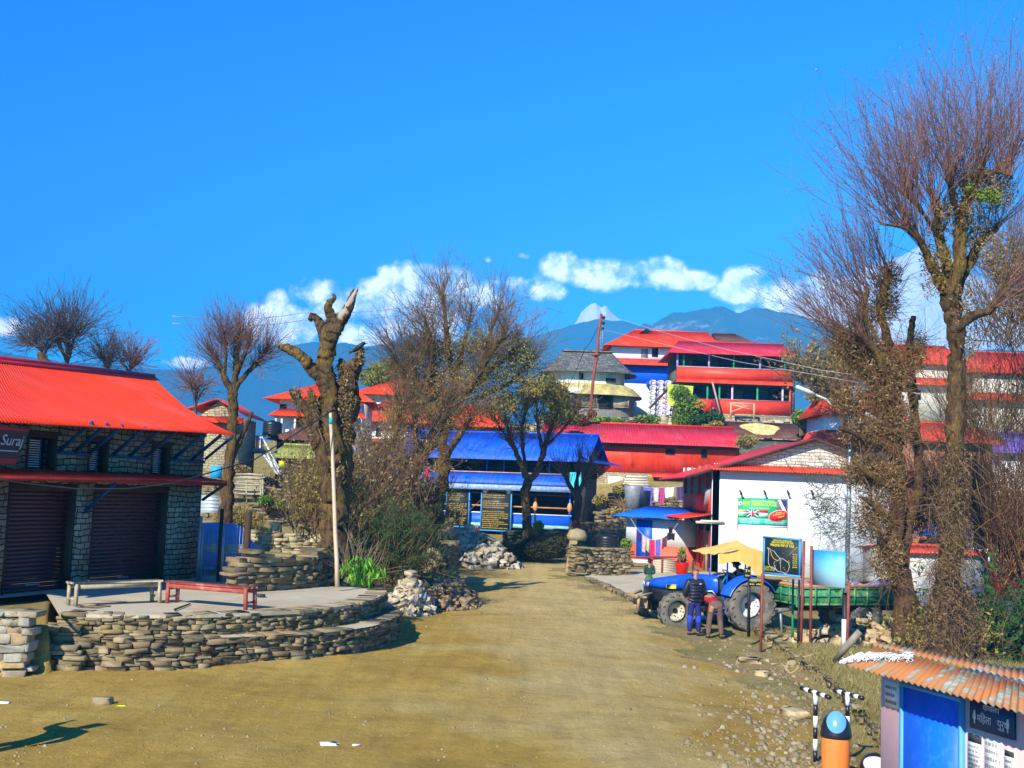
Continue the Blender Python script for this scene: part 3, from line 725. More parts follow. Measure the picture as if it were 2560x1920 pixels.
# platform in front of the shop
PT=.95;PL=.56
edge=[(152,1545),(152,1533),(250,1537),(400,1538),(500,1537),(620,1533),(749,1527),(840,1518),(894,1510),(940,1497),(967,1480),(952,1470)]
eg=[ground(x,y,PT)for x,y in edge]
slab=MB()
back=[ground(800,1466,PT),ground(640,1466,PT),ground(625,1440,PT),ground(500,1440,PT),SF.p(6.5,-2,0),SF.p(-5,-2,0),SF.p(-5,.35,0),SF.p(.6,.35,0)]
poly=[Vector((p.x,p.y,PT))for p in eg+back]
slab.poly([p+Vector((0,0,.004))for p in poly])
k=len(eg)
for a,b in zip(poly[:k-1],poly[1:k]):slab.quad(a-Vector((0,0,.06)),b-Vector((0,0,.06)),b+Vector((0,0,.004)),a+Vector((0,0,.004)))
plat=thing('stone_platform','curved dry stone terrace with pale concrete top and lower ledge before the shop','platform',ground(500,1600,0))
slab.build('paving',m_slab,plat)
mb=MB();drywall(mb,[(eg[1].x-.05,eg[1].y+2.4)]+[(p.x,p.y)for p in eg[1:]],lambda s,p:PL-.25,PT-.01,random.Random(5),thick=.4,lo=(.12,.36),hi=(.045,.1))
mb.build('upper_wall',m_dry_grey,plat)
led=[(165,1575),(185,1594),(300,1598),(500,1596),(620,1592),(750,1587),(850,1578),(930,1566),(985,1549),(1004,1533),(985,1515)]
lg=[ground(x,y,PL)for x,y in led]
mb=MB();drywall(mb,[(p.x,p.y)for p in lg],lambda s,p:H(p.x,p.y)-.05,PL,random.Random(6),thick=.55,lo=(.12,.42),hi=(.05,.13))
mb.build('lower_wall',m_dry,plat)
mb=MB();n=len(lg);c_=[Vector((p.x,p.y,PL+.0))for p in lg]
i_=[Vector((p.x,p.y,PL+.0))for p in[ground(x,y,PL)for x,y in[(165,1560),(185,1560),(300,1562),(500,1561),(620,1558),(750,1553),(850,1544),(930,1530),(960,1515),(967,1505),(960,1495)]]]
for a in range(n-1):mb.quad(c_[a],c_[a+1],i_[a+1],i_[a])
mb.build('ledge',m_slab,plat)
a0=ground(-260,1690,0);X0=ground(62,1690,0)
stonewall('stone_pillar','mixed grey and ochre stone block at the far left edge beside the terrace steps','stone block',[(X0 .x-1.6,X0 .y),(X0 .x,X0 .y),(X0 .x-.1,X0 .y+.3)],lambda s,p:-.05,1.06,11,MISL('mixed_stone_mat',[(.34,.3,.2),(.5,.32,.12),(.3,.28,.2),(.42,.38,.28),(.52,.36,.16)]),thick=.4,lo=(.15,.42),hi=(.07,.17))
s1=ground(60,1568,.72);s2=ground(172,1566,.72)
stp=thing('stone_steps','two low stone steps between the left stone block and the curved terrace','steps',(s1 .x,s1 .y,0))
mb=MB();drywall(mb,[(s1 .x-1.5,s1 .y-.22),(s2 .x+.1,s2 .y-.22)],.4,.73,random.Random(8),thick=.4,lo=(.2,.5),hi=(.07,.14));mb.build('upper_step',m_dry_grey,stp)
mb=MB();drywall(mb,[(s1 .x-1.5,s1 .y-.5),(s2 .x+.3,s2 .y-.5)],.0,.42,random.Random(9),thick=.5,lo=(.2,.5),hi=(.07,.14));mb.build('lower_step',m_dry_grey,stp)
# benches
def bench(label,p1,p2,h,mat,dep=.3):
 d=(p2-p1);L=d.length;ang=math.atan2(d.y,d.x)
 t=thing('bench',label,'bench',p1,ang,'benches on the terrace')
 s=MB();s.box((L/2,dep*.28,h),(L+.16,.15,.04),bev=.006);s.box((L/2,dep*.82,h),(L+.16,.15,.04),bev=.006);s.build('seat',mat,t,local=True)
 s=MB();s.box((L/2,.03,h-.075),(L-.06,.03,.08));s.box((L/2,dep*1.05,h-.075),(L-.06,.03,.08));s.build('apron',mat,t,local=True)
 for x in(0,L):
  for y in(.02,dep*1.08):
   g=MB();g.bar((x+(.03 if x else-.0),y,-.0),(x,y*.98+.01,h-.02),.06,.06);g.build('leg',mat,t,local=True)
  g=MB();g.bar((x,.05,.14),(x,dep,.14),.04,.04);g.build('stretcher',mat,t,local=True)
 return t
bench('weathered grey timber bench standing in front of the dark roller shutter',ground(190,1518,PT),ground(397,1509,PT),.45,m_greywood)
bench('worn red painted timber bench on the right half of the terrace',ground(416,1509,PT),ground(609,1526,PT),.43,m_redwood)
s=MB();s.tube([ground(475,1513,PT)+Vector((0,0,.03)),ground(436,1529,PT)+Vector((0,0,.04))],[.015,.02],6);s.tube([ground(440,1528,PT)+Vector((0,-.05,.03)),ground(470,1582,.58)+Vector((0,-.1,.02))],[.02,.012],6);tag(s.build('stick',m_dkwood),'dark forked stick leaning over the terrace edge below the red bench','stick')
s=MB();s.rock(ground(653,1494,PT)+Vector((0,0,.04)),(.16,.1,.07),random.Random(1));tag(s.build('shoe',m_blackmetal),'small black lump lying on the pale terrace top','litter')
# gate and yard beside the shop
GF=Frame(ground(503,1453,PT),(1,.12,0))
gate=thing('metal_gate','grey double leaf metal gate with round topped bars beside the stone shop','gate',GF.o)
gz=1.42
for(xa,xb)in((503,553),(557,612)):
 a,_=GF.at(xa,1400);b,_=GF.at(xb,1400);lf=MB()
 for x in(a,b):lf.bar(GF.p(x,0,.02),GF.p(x,0,gz),.045,.045)
 for z in(.06,.33,.92,.74):lf.bar(GF.p(a,0,z),GF.p(b,0,z),.03,.03)
 leaf=lf.build('gate_leaf',m_steel,gate)
 br=MB();n=7
 for i in range(1,n):x=a+(b-a)*i/n;br.tube([GF.p(x,0,.33),GF.p(x,0,gz-.06+.05*math.sin(math.pi*i/n))],.009,5)
 for i in range(n+1):
  x=a+(b-a)*i/n
  if i<n:br.tube([GF.p(x,0,.06),GF.p(x+(b-a)/n,0,.33)],.006,4);br.tube([GF.p(x+(b-a)/n,0,.06),GF.p(x,0,.33)],.006,4)
 br.build('bars',m_steel,leaf)
 pl=MB();GF.box(pl,a+.02,b-.02,.72,.94,-.01,.012);pl.build('plate',M('grey_plate_mat',(.26,.25,.2),.7,.2,4),leaf)
for px,w,top in((503,.07,1290),(556,.08,1272),(622,.14,1280)):
 x,z=GF.at(px,top);p_=MB();p_.bar(GF.p(x,.02,0),GF.p(x,.02,z),w,w);p_.build('gate_post',m_dkwood if px>550 else m_steel,gate)
tp=MB();rg=np.random.default_rng(4)
c0=ground(540,1440,PT)+Vector((-.2,2.6,0))
mo=[]
for j in range(9):
 for i in range(13):
  u,v=i/12,j/8;x=(u-.5)*2.6;y=(v-.5)*1.6
  hgt=1.3*(1-abs(2*v-1)**2.2)*(1 if u<.55 else max(0,1-(u-.55)/.45))*(1 if u>.08 else u/.08)
  mo.append(c0+Vector((x,y,.02+hgt+.04*math.sin(i*2.1)*math.sin(j*1.7))))
tp.add(mo,[(j*13+i,j*13+i+1,(j+1)*13+i+1,(j+1)*13+i)for j in range(8)for i in range(12)])
tag(tp.build('tarpaulin',M('blue_tarp_mat',(.2,.3,.55),.5,.25,3,bump=.4,bscale=5,tint=(.3,.38,.6),tscale=2),smooth=True),'blue tarpaulin draped over a heap behind the metal gate','tarpaulin')
cr=MB();cx=ground(607,1455,PT)
for k in range(3):
 for s_ in range(3):cr.box(cx+Vector((0,.2,.05+k*.22+s_*.07)),(.42,.36,.045))
 for(x,y)in((-.2,.03),(.2,.03),(-.2,.37),(.2,.37),(0,.03)):cr.box(cx+Vector((x,y,.1+k*.22)),(.03,.03,.2))
tag(cr.build('crate_stack',m_blackmetal),'stack of black plastic crates at the foot of the gate post','crate stack')
# stone walls of the terraces on the left
def P2(px,py,z):p=ground(px,py,z);return(p.x,p.y)
def PA(px,Y):p=at(px,1200,Y);return(p.x,p.y)
wA=[P2(598,1482,.95),P2(700,1477,.95),P2(786,1470,.95)]
stonewall('stone_wall','thick dry stone wall with ragged slabs on top behind the terrace right of the gate','stone wall',wA+[(wA[-1][0]+.15,wA[-1][1]+1.6)],.9,lambda s,p:.95+.78+.09*math.sin(s*2.6)+.08*math.sin(s*5.3),21,m_dry,thick=.5,lo=(.2,.6),hi=(.06,.12))
stonewall('stone_wall','long yellowish dry stone retaining wall halfway up the slope behind the gate','stone wall',[PA(470,47),PA(640,46),PA(800,46.5)],.8,lambda s,p:1.62+.1*math.sin(s*1.1),22,MISL('yellow_dry_stone_mat',[(.44,.36,.18),(.36,.28,.14),(.5,.42,.24),(.3,.24,.12)]),thick=.4,lo=(.2,.5),hi=(.08,.15),jag=.2)
stonewall('stone_wall','upper crumbling terrace wall below the firewood stacks','stone wall',[PA(440,55),PA(600,54.5),PA(760,54.5)],1.4,lambda s,p:2.45+.12*math.sin(s*.9),23,m_dry,thick=.4,lo=(.2,.6),hi=(.1,.2),jag=.25)
stonewall('stone_wall','top terrace wall under the brown roofed shed','stone wall',[PA(430,62),PA(560,62),PA(800,61.5)],2.3,lambda s,p:3.3+.12*math.sin(s*.7),24,m_dry,thick=.4,lo=(.25,.6),hi=(.1,.2),jag=.25)
q0=ground(1052,1475,.15);q1=ground(1132,1472,.15)
stonewall('stone_wall','dark end of a stone wall standing beside the road behind the rubble heaps','stone wall',[(q0 .x-1.2,q0 .y+.1),(q1 .x-.15,q0 .y),(q1 .x,q0 .y+.6),(q1 .x+.05,q0 .y+4)],lambda s,p:H(p.x,p.y)-.05,lambda s,p:1.62+.05*math.sin(s*5),25,m_dry_grey,thick=.5)
# rubble heaps
def heap(name,label,c,rx,ry,h,n,size,mat,seed,cat='stone pile',extra=None,group='heaps of broken stone beside the road'):
 rng=random.Random(seed);mb=MB()
 base=Vector((c[0],c[1],H(c[0],c[1])));K=14
 ring=[]
 V=[base+Vector((0,0,h*.72))]
 for j in(1,2,3):
  for i in range(K):
   a=2*math.pi*i/K;f=j/3
   x=c[0]+rx*f*math.cos(a)*.92;y=c[1]+ry*f*math.sin(a)*.92
   V.append(Vector((x,y,H(x,y)-.03+h*.78*(1-f)**.9)))
 F=[(0,1+i,1+(i+1)%K)for i in range(K)]+[(1+(j-1)*K+i,1+j*K+i,1+j*K+(i+1)%K,1+(j-1)*K+(i+1)%K)for j in(1,2)for i in range(K)]
 mb.add(V,F)
 for k in range(n):
  a=rng.uniform(0,6.283);f=math.sqrt(rng.random())*1.05
  x=c[0]+rx*f*math.cos(a);y=c[1]+ry*f*math.sin(a)
  z=H(x,y)+h*max(0,1-f)**.85*rng.uniform(.85,1.05)+.02
  s=rng.uniform(*size)*(1 if f<.9 else.6)
  rot=Matrix.Rotation(rng.uniform(0,6.28),3,'Z')@Matrix.Rotation(rng.uniform(-.7,.7),3,'X')@Matrix.Rotation(rng.uniform(-.5,.5),3,'Y')
  mb.rock((x,y,z),(s,s*rng.uniform(.5,.9),s*rng.uniform(.25,.6)),rng,rot,.3)
 if extra:extra(mb,rng)
 return tag(mb.build(name,mat),label,cat,group)
c1=ground(1022,1530,.1)
heap('stone_pile','stack of pale flat stones at the right tip of the curved terrace',(c1 .x,c1 .y+.3),.62,.6,1.05,240,(.14,.36),m_pale,31)
c2=ground(1100,1530,.05)
heap('stone_pile','brown heap of broken stones leaning on the wall end next to the road',(c2 .x-.05,c2 .y+2.3),1.05,1.9,1.15,330,(.12,.36),m_brown_rubble,32)
s=MB();pb=ground(1072,1520,.1);s.bar(pb+Vector((-.25,.3,.75)),ground(1100,1517,0)+Vector((0,0,.03)),.2,.03,(0,1,.4));tag(s.build('plank',m_wood),'grey plank leaning against the brown stone heap','plank')
c3=ground(1180,1415,.4)
heap('stone_pile','big whitish heap of quarried stone in front of the blue tea house',(c3 .x-.3,c3 .y+1.6),2.3,1.7,1.65,420,(.16,.5),m_pale,33)
# buildings of the village
def roof_part(fr,parent,mat,a0,a1,ze,zr,of,ob,hipL=0.,hipR=0.,pitch=.15,amp=.012,overL=0,overR=0,name='roof',back=True,om=None,thick=.02,caps=None):
 """ridge roof in a frame; of/ob = outward offset of the front / back eave; om = ridge offset"""
 om=(of+ob)/2 if om is None else om
 mb=MB();e0,e1=fr.p(a0-overL,of,ze),fr.p(a1+overR,of,ze);r0,r1=fr.p(a0+hipL,om,zr),fr.p(a1-hipR,om,zr)
 b0,b1=fr.p(a0-overL,ob,ze),fr.p(a1+overR,ob,ze)
 mb.sheet(e0,e1,r1,r0,pitch=pitch,amp=amp,thick=thick)
 if back:mb.sheet(b1,b0,r0-Vector((0,0,.006)),r1-Vector((0,0,.006)),pitch=pitch,amp=amp,thick=thick)
 if hipL>.3:mb.sheet(b0,e0,r0+Vector((0,0,.004)),r0+Vector((0,.03,.004)),pitch=pitch,amp=amp*.5,thick=thick)
 if hipR>.3:mb.sheet(e1,b1,r1+Vector((0,.03,.004)),r1+Vector((0,0,.004)),pitch=pitch,amp=amp*.5,thick=thick)
 ro=mb.build(name,mat,parent)
 if caps is not False:
  c=MB();c.tube([r0+Vector((0,0,.02)),r1+Vector((0,0,.02))],.07,6)
  c.build('ridge_cap',caps or mat,ro)
 return ro
def gable(fr,mb,a,of,ob,ze,zr,om=None,z0=0):
 om=(of+ob)/2 if om is None else om
 mb.poly([fr.p(a,of,ze),fr.p(a,ob,ze),fr.p(a,om,zr)])
def winp(fr,parent,x0,y0,x1,y1,off=0.,fmat=None,depth=.12,glass=None,fw=.06,name='window',zpx=True):
 a0,z1=fr.at(x0,y0,off)if zpx else(x0,y1);a1,z0=fr.at(x1,y1,off)if zpx else(x1,y0)
 f=MB()
 fr.box(f,a0,a0+fw,z0,z1,off-depth,off+.03);fr.box(f,a1-fw,a1,z0,z1,off-depth,off+.03)
 fr.box(f,a0+fw,a1-fw,z1-fw,z1,off-depth,off+.028);fr.box(f,a0+fw,a1-fw,z0,z0+fw,off-depth,off+.028)
 w=f.build(name,fmat or m_dkwood,parent)
 g=MB();fr.box(g,a0+fw,a1-fw,z0+fw,z1-fw,off-depth,off+.008);g.build('pane' if name=='window' else 'panel',glass or m_dark,w)
 return w
def boxpart(fr,parent,name,mat,a0,a1,z0,z1,o0,o1):
 m=MB();fr.box(m,a0,a1,z0,z1,o0,o1);return m.build(name,mat,parent)
 # blue tea house
th=R_(15);TF=Frame(at(1432,1326,71),(math.cos(th),-math.sin(th),0))
A=lambda x,y,off=0.:TF.at(x,y,off)
tea=thing('tea_house','blue roofed two storey tea house with blue parapets behind the pale rubble heap','house',TF.o)
aL=A(1000,1300)[0];zs=A(1350,1288)[1];zr=A(1350,1229)[1];zb=A(1350,1213)[1];zt=A(1350,1186)[1];ze=A(1400,1153,.8)[1]
zrd=A(1450,1087,-2.7)[1]
w=MB();TF.box(w,-.02,.35,0,ze+.05,-5.2,-.02);gable(TF,w,.352,.3,-5.4,ze,zrd-.05);gable(TF,w,.346,.3,-5.4,ze,zrd-.05)
TF.box(w,aL,.0,0,ze,-5.3,-5.0);TF.box(w,aL-.3,aL,0,ze,-5.2,-.02)
w.build('stone_wall',m_dark_stone,tea)
w=MB();TF.box(w,aL,-.02,0,zs,-.2,0);w.build('dado',m_blue_paint,tea)
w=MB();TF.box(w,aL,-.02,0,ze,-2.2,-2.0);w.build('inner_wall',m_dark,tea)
w=MB();TF.box(w,aL,-.02,-.0,.22,-.1,.05);w.build('plinth',M('pale_cyan_mat',(.3,.6,.6),.7),tea)
w=MB();TF.box(w,aL,.0,zs,zs+.06,-.24,.05);w.build('sill',m_white,tea)
ru=MB();ru.bar(TF.p(aL,.0,A(1350,1269)[1]),TF.p(-.05,.0,A(1350,1269)[1]),.05,.08);ru.build('rail',M('orange_rail_mat',(.6,.25,.08),.6),tea)
r=MB();r.sheet(TF.p(aL,.75,zb),TF.p(.0,.75,zb),TF.p(.0,.0,zt),TF.p(aL,.0,zt),pitch=.3,amp=.008,thick=.02);r.build('skirt_roof',m_blue_roof,tea)
v=MB();TF.box(v,aL,-.02,zr,zb-.02,.6,.66);v.build('valance',M('pale_valance_mat',(.3,.42,.7),.8,.4,6),tea)
t_=MB();t_.bar(TF.p(aL,.02,zt+.04),TF.p(0,.02,zt+.04),.08,.06);t_.build('trim',M('pink_trim_mat',(.5,.3,.32),.7),tea)
for i,px in enumerate((1126,1176,1205,1273,1339,1425)):
 a=A(px,1250)[0];p_=MB();p_.bar(TF.p(a,.0,0.2),TF.p(a,.0,zr+.3),.11);po=p_.build('post',m_blue_paint if i!=4 else m_dkwood,tea)
 if i>=4:
  q=MB();q.lathe([(.0,-.3),(.1,-.22),(.16,0),(.1,.22),(0,.3)],10,TF.p(a,.02,A(1350,1266)[1]));q.build('knob',M('orange_knob_mat',(.65,.3,.12),.5),po)
for px in(1215,1258,1300,1372,1400):
 a=A(px,1165)[0];p_=MB();p_.bar(TF.p(a,-.2,zt),TF.p(a,-.2,ze),.09);p_.build('upper_post',m_blue_paint,tea)
for i in range(7):
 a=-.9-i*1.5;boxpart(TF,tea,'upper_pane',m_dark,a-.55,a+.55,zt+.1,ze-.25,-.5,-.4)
w=MB();TF.box(w,aL,-.02,zt-.2,ze,-.9,-.5);w.build('upper_wall',m_dkwood,tea)
roof_part(TF,tea,m_blue_roof,aL-.6,.9,ze,zrd,.9,-6.2,pitch=.16,amp=.012,overL=0,overR=.1)
r=MB();r.sheet(TF.p(1.25,.9,ze-.02),TF.p(1.9,-6.0,ze-.02),TF.p(.35,-5.6,ze+.42),TF.p(.35,.6,ze+.42),pitch=.16,amp=.01,thick=.02);r.build('side_eave',m_blue_roof,tea)
for i in range(6):s=MB();s.bar(TF.p(.36,-.6-i*.8,ze-.9),TF.p(1.3,-.6-i*.8,ze-.06),.07);s.build('eave_strut',m_dkwood,tea)
m_board=M('notice_board_mat',(.018,.03,.032),.6,.2,3)
m_board_frame=M('board_frame_mat',(.06,.3,.6),.5,.1,3)
m_yel=M('yellow_lettering_mat',(.72,.45,.05),.6,.1,4);m_yel_b=M('bright_yellow_lettering_mat',(.9,.75,.05),.6,.1,4)
WORDS="lam gau mun ko bat ra ghar sam iti has pun dar bar thi yo kha ni tal ma che din san par ya tan ba to vik as sam iti gram pal ika".split()
def board(name,label,fr,x0,y0,x1,y1,off,rows,seed,group=None,legs=None,hdr=1):
 a0,z1=fr.at(x0,y0,off);a1,z0=fr.at(x1,y1,off)
 t=thing(name,label,'notice board',fr.p(a0,off,z0),group=group)
 b=MB();fr.box(b,a0+.05,a1-.05,z0+.05,z1-.05,off-.03,off+.01);b.build('panel',m_board,t)
 for q in(((a0,a1),(z0,z0+.07)),((a0,a1),(z1-.07,z1)),((a0,a0+.07),(z0+.07,z1-.07)),((a1-.07,a1),(z0+.07,z1-.07))):
  f=MB();fr.box(f,q[0][0],q[0][1],q[1][0],q[1][1],off-.04,off+.04);f.build('frame',m_board_frame,t)
 rng=random.Random(seed);hgt=(z1-z0-.3)/rows
 for k in range(rows):
  zz=z1-.15-hgt*(k+1);u=rng.choice((.95,.95,.9,.6,.8))
  if k in hdr_blank:continue
  s='';full=(a1-a0-.24)*u
  while len(s)<full/(hgt*.42):s+=rng.choice(WORDS)+' '*rng.choice((0,0,1))
  text_obj(s.strip(),'lettering',t,m_yel,fr.p(a0+.12,off+.014,zz),fr.d,(0,0,1),hgt*.82,fit=full)
 return t,(a0,a1,z0,z1)
hdr_blank=(3,8)
board('notice_board','tall black board of dense yellow lettering, left one of the pair on the tea house',TF,1117,1204,1172,1319,.3,20,1,'yellow lettered boards on the tea house')
hdr_blank=(4,9)
bt2,(a0,a1,z0,z1)=board('notice_board','tall black board of yellow lettering topped by a white square and a white disc',TF,1204,1217,1277,1330,.3,19,2,'yellow lettered boards on the tea house')
q=MB();TF.box(q,a0+.1,a0+.34,z1-.36,z1-.12,.3,.33);q.build('white_square',m_white,bt2)
q=MB();q.lathe([(0,.0),(.13,.0),(.13,.03),(0,.03)],20,TF.p(a1-.22,.31,z1-.24),Matrix.Rotation(-th,3,'Z')@Matrix.Rotation(R_(90),3,'X'));q.build('white_disc',m_white,bt2)
# crimson roofed long house
CF=Frame(at(1560,1236,84),(1,0,0));A=lambda x,y,off=0.:CF.at(x,y,off)
lng=thing('long_house','long house with crimson corrugated roof over orange red sheet walls','house',CF.o)
a0=A(1360,1150)[0];a1=A(1848,1150)[0];ze=A(1680,1112,.7)[1];zr=A(1650,1063,-2.4)[1]
boxpart(CF,lng,'wall',m_red_tin,a0,a1,A(1600,1182)[1],ze,-5.2,0)
boxpart(CF,lng,'lower_wall',m_yellow_stone,a0+.1,a1-.1,-2.0,A(1600,1182)[1]-.01,-5.1,-.05)
roof_part(CF,lng,m_crim_roof,a0,a1,ze,zr,.8,-5.8,pitch=.2,amp=.02,overR=.3,overL=.3,caps=m_red_roof)
b=MB();CF.box(b,a0,a1,ze-.2,ze-.03,0,.08);b.build('eave_beam',m_dkwood,lng)
winp(CF,lng,1664,1121,1687,1138,0,m_dkwood);winp(CF,lng,1753,1120,1768,1146,0,m_dkwood,name='door')
winp(CF,lng,1577,1127,1583,1170,0,m_red_tin,glass=m_red_tin)
f=MB();CF.box(f,A(1520,1188)[0],A(1562,1188)[0],A(1520,1222)[1],A(1520,1190)[1],-.05,.12);f.build('white_panel',m_cream_wall,lng)
f=MB();f.sheet(CF.p(A(1626,1192)[0],1.0,A(1626,1192,1)[1]),CF.p(A(1724,1192)[0],1.0,A(1724,1194,1)[1]),CF.p(A(1724,1182)[0],.02,A(1724,1183)[1]),CF.p(A(1626,1182)[0],.02,A(1626,1180)[1]),pitch=.2,amp=.02,thick=.02);f.build('porch_roof',m_red_roof_old,lng)
f=MB();CF.box(f,A(1632,1195)[0],A(1722,1195)[0],A(1632,1228)[1],A(1632,1192)[1],-.045,.06);f.build('opening',m_dark,lng)  # near-black box painted as the shaded opening below the porch
f=MB();CF.box(f,A(1640,1195)[0],A(1722,1195)[0],A(1640,1262)[1],A(1640,1226)[1],-.045,.3);f.build('porch_rail',m_red_tin,lng)
s=MB();rng=random.Random(7);p0=at(1590,1210,81)
for k in range(7):s.box(p0+Vector((rng.uniform(-.1,.1),rng.uniform(-.1,.1),-.55+k*.17)),(2.0-k*.1,.8,.12),Matrix.Rotation(rng.uniform(-.04,.04),3,'Z'))
tag(s.build('plank_stack',m_cream_wall),'stack of pale sawn planks below the orange red sheet walls','plank stack')
# slate roofed house
LF=Frame(at(1480,1024,104),(1,0,0));A=lambda x,y,off=0.:LF.at(x,y,off)
sl=thing('slate_house','old cream house with dark slate roof and straw covered lower eave on the hill','house',LF.o)
m_slate=MSTONE('slate_roof_mat',[(.14,.14,.12),(.2,.2,.17),(.1,.1,.09),(.26,.25,.2)],(.02,.02,.02),.55,.3,.02,bump=1.,distort=.12)
a0,a1=A(1376,940)[0],A(1568,940)[0];ze=A(1460,925,.9)[1];zr=A(1470,880,-2.5)[1];zl=A(1480,985,1.4)[1]
def oval(fr,mb,a0,a1,z0,z1,o0,o1,grow0=0,grow1=0,n=28,cap=False):
 """a house body with rounded ends"""
 ring=[]
 for z,g in((z0,grow0),(z1,grow1)):
  R=[]
  for i in range(n):
   t=2*math.pi*i/n;ca=math.copysign(abs(math.cos(t))**.55,math.cos(t));sa=math.copysign(abs(math.sin(t))**.75,math.sin(t))
   R.append(fr.p((a0+a1)/2+((a1-a0)/2+g)*ca,(o0+o1)/2-((o1-o0)/2+g)*sa,z))
  ring+=R
 mb.add(ring,[(i,(i+1)%n,n+(i+1)%n,n+i)for i in range(n)]+([tuple(range(n,2*n))]if cap else[]))
w=MB();oval(LF,w,a0,a1,A(1480,962)[1]-.3,ze+.25,-5.2,0);w.build('wall',m_cream_wall,sl,smooth=True)
w=MB();oval(LF,w,a0+.1,a1+.9,-1.2,zl+.3,-5.6,.4);w.build('lower_wall',M('grey_board_wall_mat',(.2,.19,.16),.9,.3,3,bump=.4,bscale=8,stretch=(3,3,.3)),sl,smooth=True)
r=MB()
n=28;ring=[]
def slate_ring(g,z,sx=1.):
 R=[]
 for i in range(n):
  t=2*math.pi*i/n;ca=math.copysign(abs(math.cos(t))**.6,math.cos(t));sa=math.copysign(abs(math.sin(t))**.85,math.sin(t))
  R.append((ca,sa))
 return R
N_=9;V=[]
for k in range(N_+1):
 t=k/N_
 for(ca,sa)in slate_ring(0,0):
  e=LF.p((a0+a1)/2+((a1-a0)/2+1.1)*ca,-2.5-3.5*sa,ze-.12)
  q_=LF.p((a0+a1)/2+((a1-a0)/2-1.2)*max(-1,min(1,ca*1.2)),-2.5,zr)
  stp_=.05*((k%1)+1)if k<N_ else 0
  V.append(e*(1-t)+q_*t+Vector((0,0,-.12*math.sin(math.pi*t)+random.Random(k*100+int(ca*50)).uniform(-.02,.03))))
r.add(V,[(k*n+i,k*n+(i+1)%n,(k+1)*n+(i+1)%n,(k+1)*n+i)for k in range(N_)for i in range(n)])
ro=r.build('roof',m_slate,sl)
g=MB();rng=random.Random(2)
for i in range(16):g.rock(LF.p(a0+1.3+(a1-a0-2.6)*i/15,-2.5,zr+.05),(.6,.5,.09),rng,None,.3)
g.build('ridge_stones',m_dry_grey,ro)
th2=MB();V=[]
for k,(g_,z)in enumerate(((1.3,zl),(1.25,zl+.12),(.6,A(1480,966,.5)[1]),(-.1,A(1480,958)[1]))):
 for(ca,sa)in slate_ring(0,0):V.append(LF.p((a0+a1)/2+.3+((a1-a0)/2+g_)*ca,-2.6-(2.7+g_)*sa,z+.03*math.sin(ca*30)))
th2 .add(V,[(k*n+i,k*n+(i+1)%n,(k+1)*n+(i+1)%n,(k+1)*n+i)for k in range(3)for i in range(n)])
th2 .build('straw_eave',M('drying_straw_mat',(.5,.42,.14),.95,.4,1.5,bump=1.,bscale=14,tint=(.3,.22,.12),tscale=.5,tamt=.8),sl)
winp(LF,sl,1448,932,1458,948,.05,m_dkwood);winp(LF,sl,1515,945,1540,956,.05,m_dkwood)
winp(LF,sl,1497,984,1531,1021,.48,m_dkwood,name='door');winp(LF,sl,1449,985,1492,1018,.48,m_greywood,glass=m_greywood,name='shutter_panel');winp(LF,sl,1534,990,1572,1020,.48,m_greywood,glass=m_greywood,name='shutter_panel')
# white and blue house behind
HF=Frame(at(1600,1012,112),(1,0,0));A=lambda x,y,off=0.:HF.at(x,y,off)
wb=thing('white_blue_house','tall white and blue house under a scarlet hipped roof at the hilltop','house',HF.o)
a0,a1=A(1530,880)[0],A(1790,880)[0];ze=A(1600,865,.9)[1];zr=A(1650,828,-3)[1];zk=A(1600,912,.8)[1];zkt=A(1600,897,0)[1];zbl=A(1620,960)[1]
boxpart(HF,wb,'wall',m_white_wall,a0,a1,zkt-.1,ze+.1,-6,0)
boxpart(HF,wb,'blue_wall',m_blue_paint,a0+.1,a1,zbl,zkt-.11,-6,-.01)
boxpart(HF,wb,'white_base',m_white_wall,a0+.1,a1,-2,zbl-.01,-6,-.0)
roof_part(HF,wb,m_red_roof,a0,a1,ze,zr,.9,-6.8,hipL=2.3,hipR=.3,overL=.8,overR=.6)
r=MB();r.sheet(HF.p(a0-.5,.9,zk),HF.p(a1,.9,zk),HF.p(a1,0.01,zkt),HF.p(a0,.01,zkt),pitch=.2,amp=.02,thick=.02);r.sheet(HF.p(a0-.7,-6,zk),HF.p(a0-.5,.9,zk),HF.p(a0,.01,zkt),HF.p(a0-.01,-6,zkt),pitch=.2,amp=.02,thick=.02);r.build('skirt_roof',m_red_roof_old,wb)
winp(HF,wb,1630,870,1645,893,0,m_dkwood);winp(HF,wb,1603,872,1620,895,0,m_greywood,glass=m_steel)
dv=MB();dv.poly([HF.p(*[A(1605,831,-2)[0],-2.0,A(1605,831,-2)[1]]),HF.p(A(1635,831,-2)[0],-2,A(1635,831,-2)[1]),HF.p(A(1617,822,-2)[0],-2.0,A(1617,822,-2)[1])])
dv.sheet(HF.p(A(1600,832,-1.9)[0],-1.9,A(1600,832,-1.9)[1]),HF.p(A(1617,821,-1.9)[0],-1.9,A(1617,821,-1.9)[1]),HF.p(A(1617,821,-1.9)[0],-4,A(1617,821,-1.9)[1]),HF.p(A(1600,832,-1.9)[0],-4,A(1600,832,-1.9)[1]),amp=0,thick=.03)
dv.build('dormer',m_dark,wb)
cl=MB();cl.bar(HF.p(A(1632,980)[0],.5,-2),HF.p(A(1632,980)[0],.5,A(1632,955,.5)[1]),.35);cl.build('pillar',M('pale_blue_mat',(.1,.42,.7),.6),wb)
cl=MB();HF.box(cl,A(1615,955)[0],A(1690,955)[0],A(1615,963,.5)[1],A(1615,955,.5)[1],0,.9);cl.build('canopy',m_blue_paint,wb)
sk=MB();rng=random.Random(3);g0=at(1663,1035,100)
